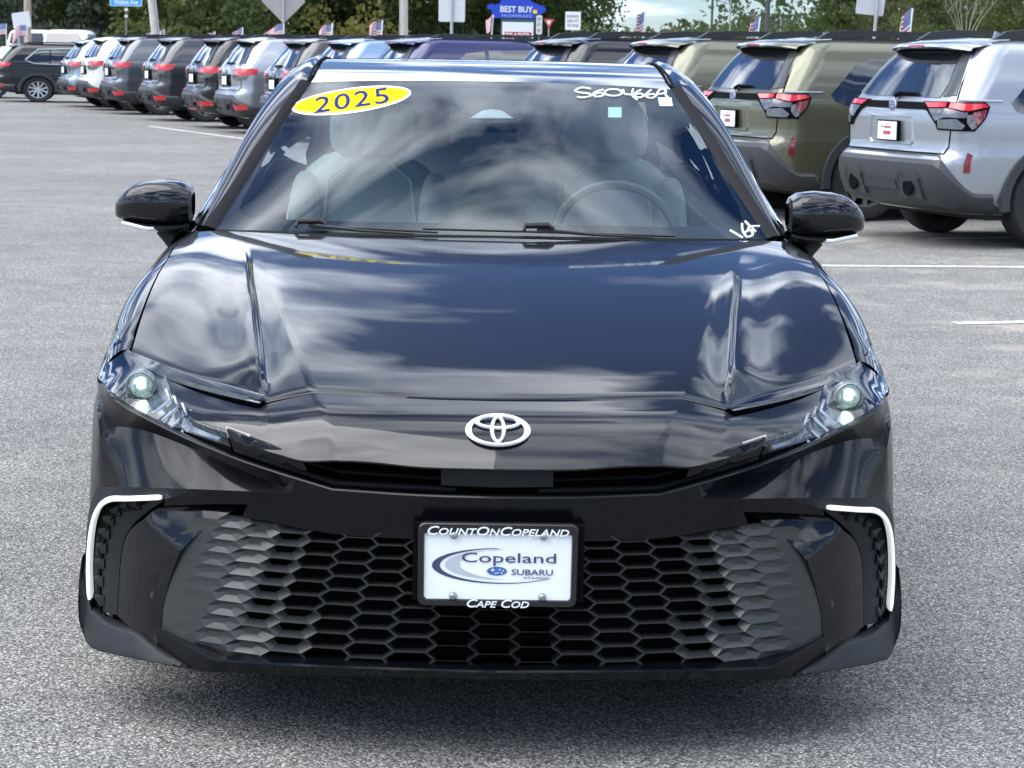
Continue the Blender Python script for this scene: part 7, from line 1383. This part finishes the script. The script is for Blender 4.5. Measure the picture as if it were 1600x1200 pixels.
def tree_proto(kind, seed):
    rs = np.random.RandomState(seed); t = thing('tree', 'x', 'tree')
    if kind == 'broad':
        C = []
        for _ in range(170):
            u = rs.normal(size=3); u /= np.linalg.norm(u); u[2] = u[2] if u[2] > -.75 else -.75; r = rs.uniform(.55, 1.0)
            C.append((u[0]*4.6*r, u[1]*4.6*r, 6.4+u[2]*5.4*r+.7*math.sin(u[0]*3+seed)))
        V, N = leaves(rs, C, (1.15, 1.15, .8), 62, .30); q = MB(); q.tube([(0, 0, -.2), (.1, 0, 2), (.0, .1, 5), (.1, .1, 9)], [.38, .28, .2, .06], 8)
        for k in range(7):
            a = k*2.4+seed; z = 1.6+k*.6; q.tube([(0, 0, z), (1.4*math.cos(a), 1.4*math.sin(a), z+1.2), (3.2*math.cos(a), 3.2*math.sin(a), z+2.2)], [.14, .09, .03], 6)
        nm = 'tree'
    elif kind == 'conifer':
        C = []
        for _ in range(190):
            h = rs.uniform(.04, 1)**1.2; a = rs.uniform(0, 2*PI); r = (1-h)*3.0*rs.uniform(.45, 1.05)+.15; C.append((r*math.cos(a), r*math.sin(a), .5+h*11))
        V, N = leaves(rs, C, (.75, .75, .35), 50, .26); q = MB(); q.tube([(0, 0, -.2), (0, 0, 6), (0, 0, 11.6)], [.25, .15, .02], 8); nm = 'conifer_tree'
    elif kind == 'pine':
        C = []
        for _ in range(90):
            h = rs.uniform(.28, 1); a = rs.uniform(0, 2*PI); r = (1.15-h)*3.6*rs.uniform(.3, 1); C.append((r*math.cos(a), r*math.sin(a), 1+h*8.5))
        V, N = leaves(rs, C, (.85, .85, .4), 70, .24); q = MB(); q.tube([(0, 0, -.2), (.15, 0, 4), (0, .1, 9.3)], [.2, .14, .03], 8)
        for k in range(10): a = k*2.4; z = 2+k*.65; q.tube([(0, 0, z), (1.9*math.cos(a), 1.9*math.sin(a), z+.3)], [.06, .02], 5)
        nm = 'pine_tree'
    else:
        C = [(rs.uniform(-1.6, 1.6), rs.uniform(-1.2, 1.2), abs(rs.normal())*.9+.25) for _ in range(55)]
        V, N = leaves(rs, C, (.7, .7, .5), 60, .22); q = MB(); [q.tube([(0, 0, -.1), (.5*math.cos(k), .5*math.sin(k), 1.2)], [.06, .02], 5) for k in range(5)]; nm = 'bush'
    t.name = nm; leaf_object('crown', V, N, LEAFS['mid'], t); q.make('trunk', BARK, t, 40)
    return t
PROTO = {}
def plant(kind, leaf, x, y, s, label, group, rz=0.0, sz=None):
    if kind not in PROTO: PROTO[kind] = tree_proto(kind, len(PROTO)+3); r = PROTO[kind]
    else: r = copy_tree(PROTO[kind])
    r.location = (x, y, gz(80) if y > 82 else gz(y)); r.scale = (s, s, sz or s); r.rotation_euler = (0, 0, rz); r['label'] = label; r['group'] = group; r['category'] = 'bush' if kind == 'bush' else 'tree'
    c = [k for k in r.children if k.name.startswith('crown')][0]; c.material_slots[0].link = 'OBJECT'; c.material_slots[0].material = LEAFS[leaf]
    return r
TG = 'trees behind the car lot'
random.seed(4)
TREES = [('conifer', 'blue', 62, 98, 1.05, 'grey green spruce beside the left wooden utility pole'), ('broad', 'olive', 5, 112, 1.0, 'dull green tree at the far left edge'), ('broad', 'mid', 150, 100, .85, 'light green tree left of the blue street name sign'), ('broad', 'mid', 215, 104, .82, 'green tree right of the blue street name sign'),
 ('conifer', 'deep', 290, 92, 1.1, 'dark green dense tree right of the pale utility pole'), ('conifer', 'deep', 322, 96, .95, 'dark conifer overlapping the dense tree from the right'), ('broad', 'olive', 360, 128, .8, 'pale olive tree in the gap left of the diamond sign'),
 ('broad', 'deep', 430, 118, 1.0, 'dark tree behind the diamond sign back'), ('broad', 'deep', 510, 122, 1.0, 'dark tree right of the diamond sign back'), ('broad', 'deep', 590, 118, 1.05, 'dark tree left of the weathered utility pole'), ('broad', 'deep', 670, 124, 1.05, 'dark tree behind the pale rectangular sign back'), ('broad', 'deep', 745, 128, 1.0, 'dark tree left of the blue shop sign'), ('broad', 'deep', 822, 132, 1.0, 'dark tree behind the blue shop sign'), ('broad', 'deep', 868, 138, .85, 'dark tree whose drooping boughs end against the sky'),
 ('bush', 'yellow', 540, 96, 1.25, 'yellow green bush right of a small flag'), ('bush', 'yellow', 575, 100, 1.0, 'yellow green bush beside the weathered pole'), ('bush', 'yellow', 860, 104, .7, 'yellow green bush below the yield sign'), ('bush', 'mid', 908, 110, 1.1, 'green bush right of the white notice'), ('bush', 'mid', 345, 90, .9, 'green bush under the dense dark tree'),
 ('broad', 'deep', 985, 175, .33, 'dark rounded tree right of the distant white house'), ('broad', 'yellow', 1035, 150, .30, 'yellowish tree beside a small flag on the right'), ('broad', 'mid', 1085, 185, .37, 'green tree left of the tall lamp post'), ('broad', 'mid', 1130, 190, .40, 'green tree between the far lamp posts'), ('broad', 'mid', 1160, 196, .36, 'green tree left of the thick lamp post'), ('broad', 'mid', 1235, 130, .30, 'green tree right of the thick lamp post'), ('pine', 'deep', 1290, 92, .75, 'pine with open boughs left of the slanting sign post'), ('broad', 'mid', 1330, 120, .55, 'green tree behind the slanting sign post'), ('broad', 'olive', 1390, 112, .55, 'olive tree right of the slanting sign post'), ('pine', 'mid', 1440, 96, .72, 'pine left of the bare tree'), ('broad', 'mid', 1530, 104, .62, 'green tree right of the bare tree'), ('broad', 'mid', 1600, 98, .62, 'green tree at the right edge'), ('broad', 'olive', 1480, 118, .6, 'olive tree behind the bare tree')]
for kind, lf, u_, Y, s, lb in TREES: plant(kind, lf, at(u_, Y), Y, s, lb, 'low bushes along the lot edge' if kind == 'bush' else TG, random.uniform(0, 6))
# bare tree
Y = 58; t = thing('bare_tree', 'thin bare tree with pale forking branches above the silver estate car', 'tree', (at(1492, Y), Y, gz(Y)))
q = MB(); q.tube([(0, 0, -.1), (.02, 0, 1.7), (0, 0, 2.1)], [.07, .05, .045], 8); q.make('trunk', mat('pale_bark', (.24, .215, .165), .9, vary=.3, scale=8), t, 40)
q = MB(); random.seed(8)
for k in range(9):
    a = -1.0+.25*k; L = random.uniform(1.3, 2.6); a += random.uniform(-.18, .18); e = (math.sin(a)*L*.6, random.uniform(-.4, .4), 1.7+.1*(k % 3)+L*math.cos(a*.7)); m_ = (math.sin(a)*L*.22, 0, 1.9+L*.35)
    q.tube([(0, 0, 1.55+.07*(k % 4)), m_, e], [.022, .015, .005], 5)
    for j in range(3): f = .45+.18*j; p = tuple(m_[i]+(e[i]-m_[i])*f for i in range(3)); q.tube([p, (p[0]+random.uniform(-.35, .35), p[1]+random.uniform(-.3, .3), p[2]+random.uniform(.3, .6))], [.011, .004], 4)
q.make('branch', MATS['pale_bark'], t, 40)
# far wood closing the view
rs = np.random.RandomState(5); C = []
for _ in range(2900):
    x = rs.uniform(-170, 270); y = rs.uniform(150, 215) if x < 8 else rs.uniform(205, 260)
    sl = x/y; top = 7.5 if sl < .05 else (3.4+1.3*math.sin(x*.11)+.7*math.sin(x*.31) if sl > .07 else 2.6)
    if sl > .115: top += 4
    C.append((x, y, rs.uniform(.3, max(1.5, top*1.0))))
V, N = leaves(rs, C, (3.0, 2.5, 1.3), 42, .75)
o = leaf_object('far_wood', V, N, leaf_mat('far_wood_leaf', (.05, .075, .035), (.125, .15, .07)), None); o.location = (0, 0, gz(80)); o['kind'] = 'stuff'
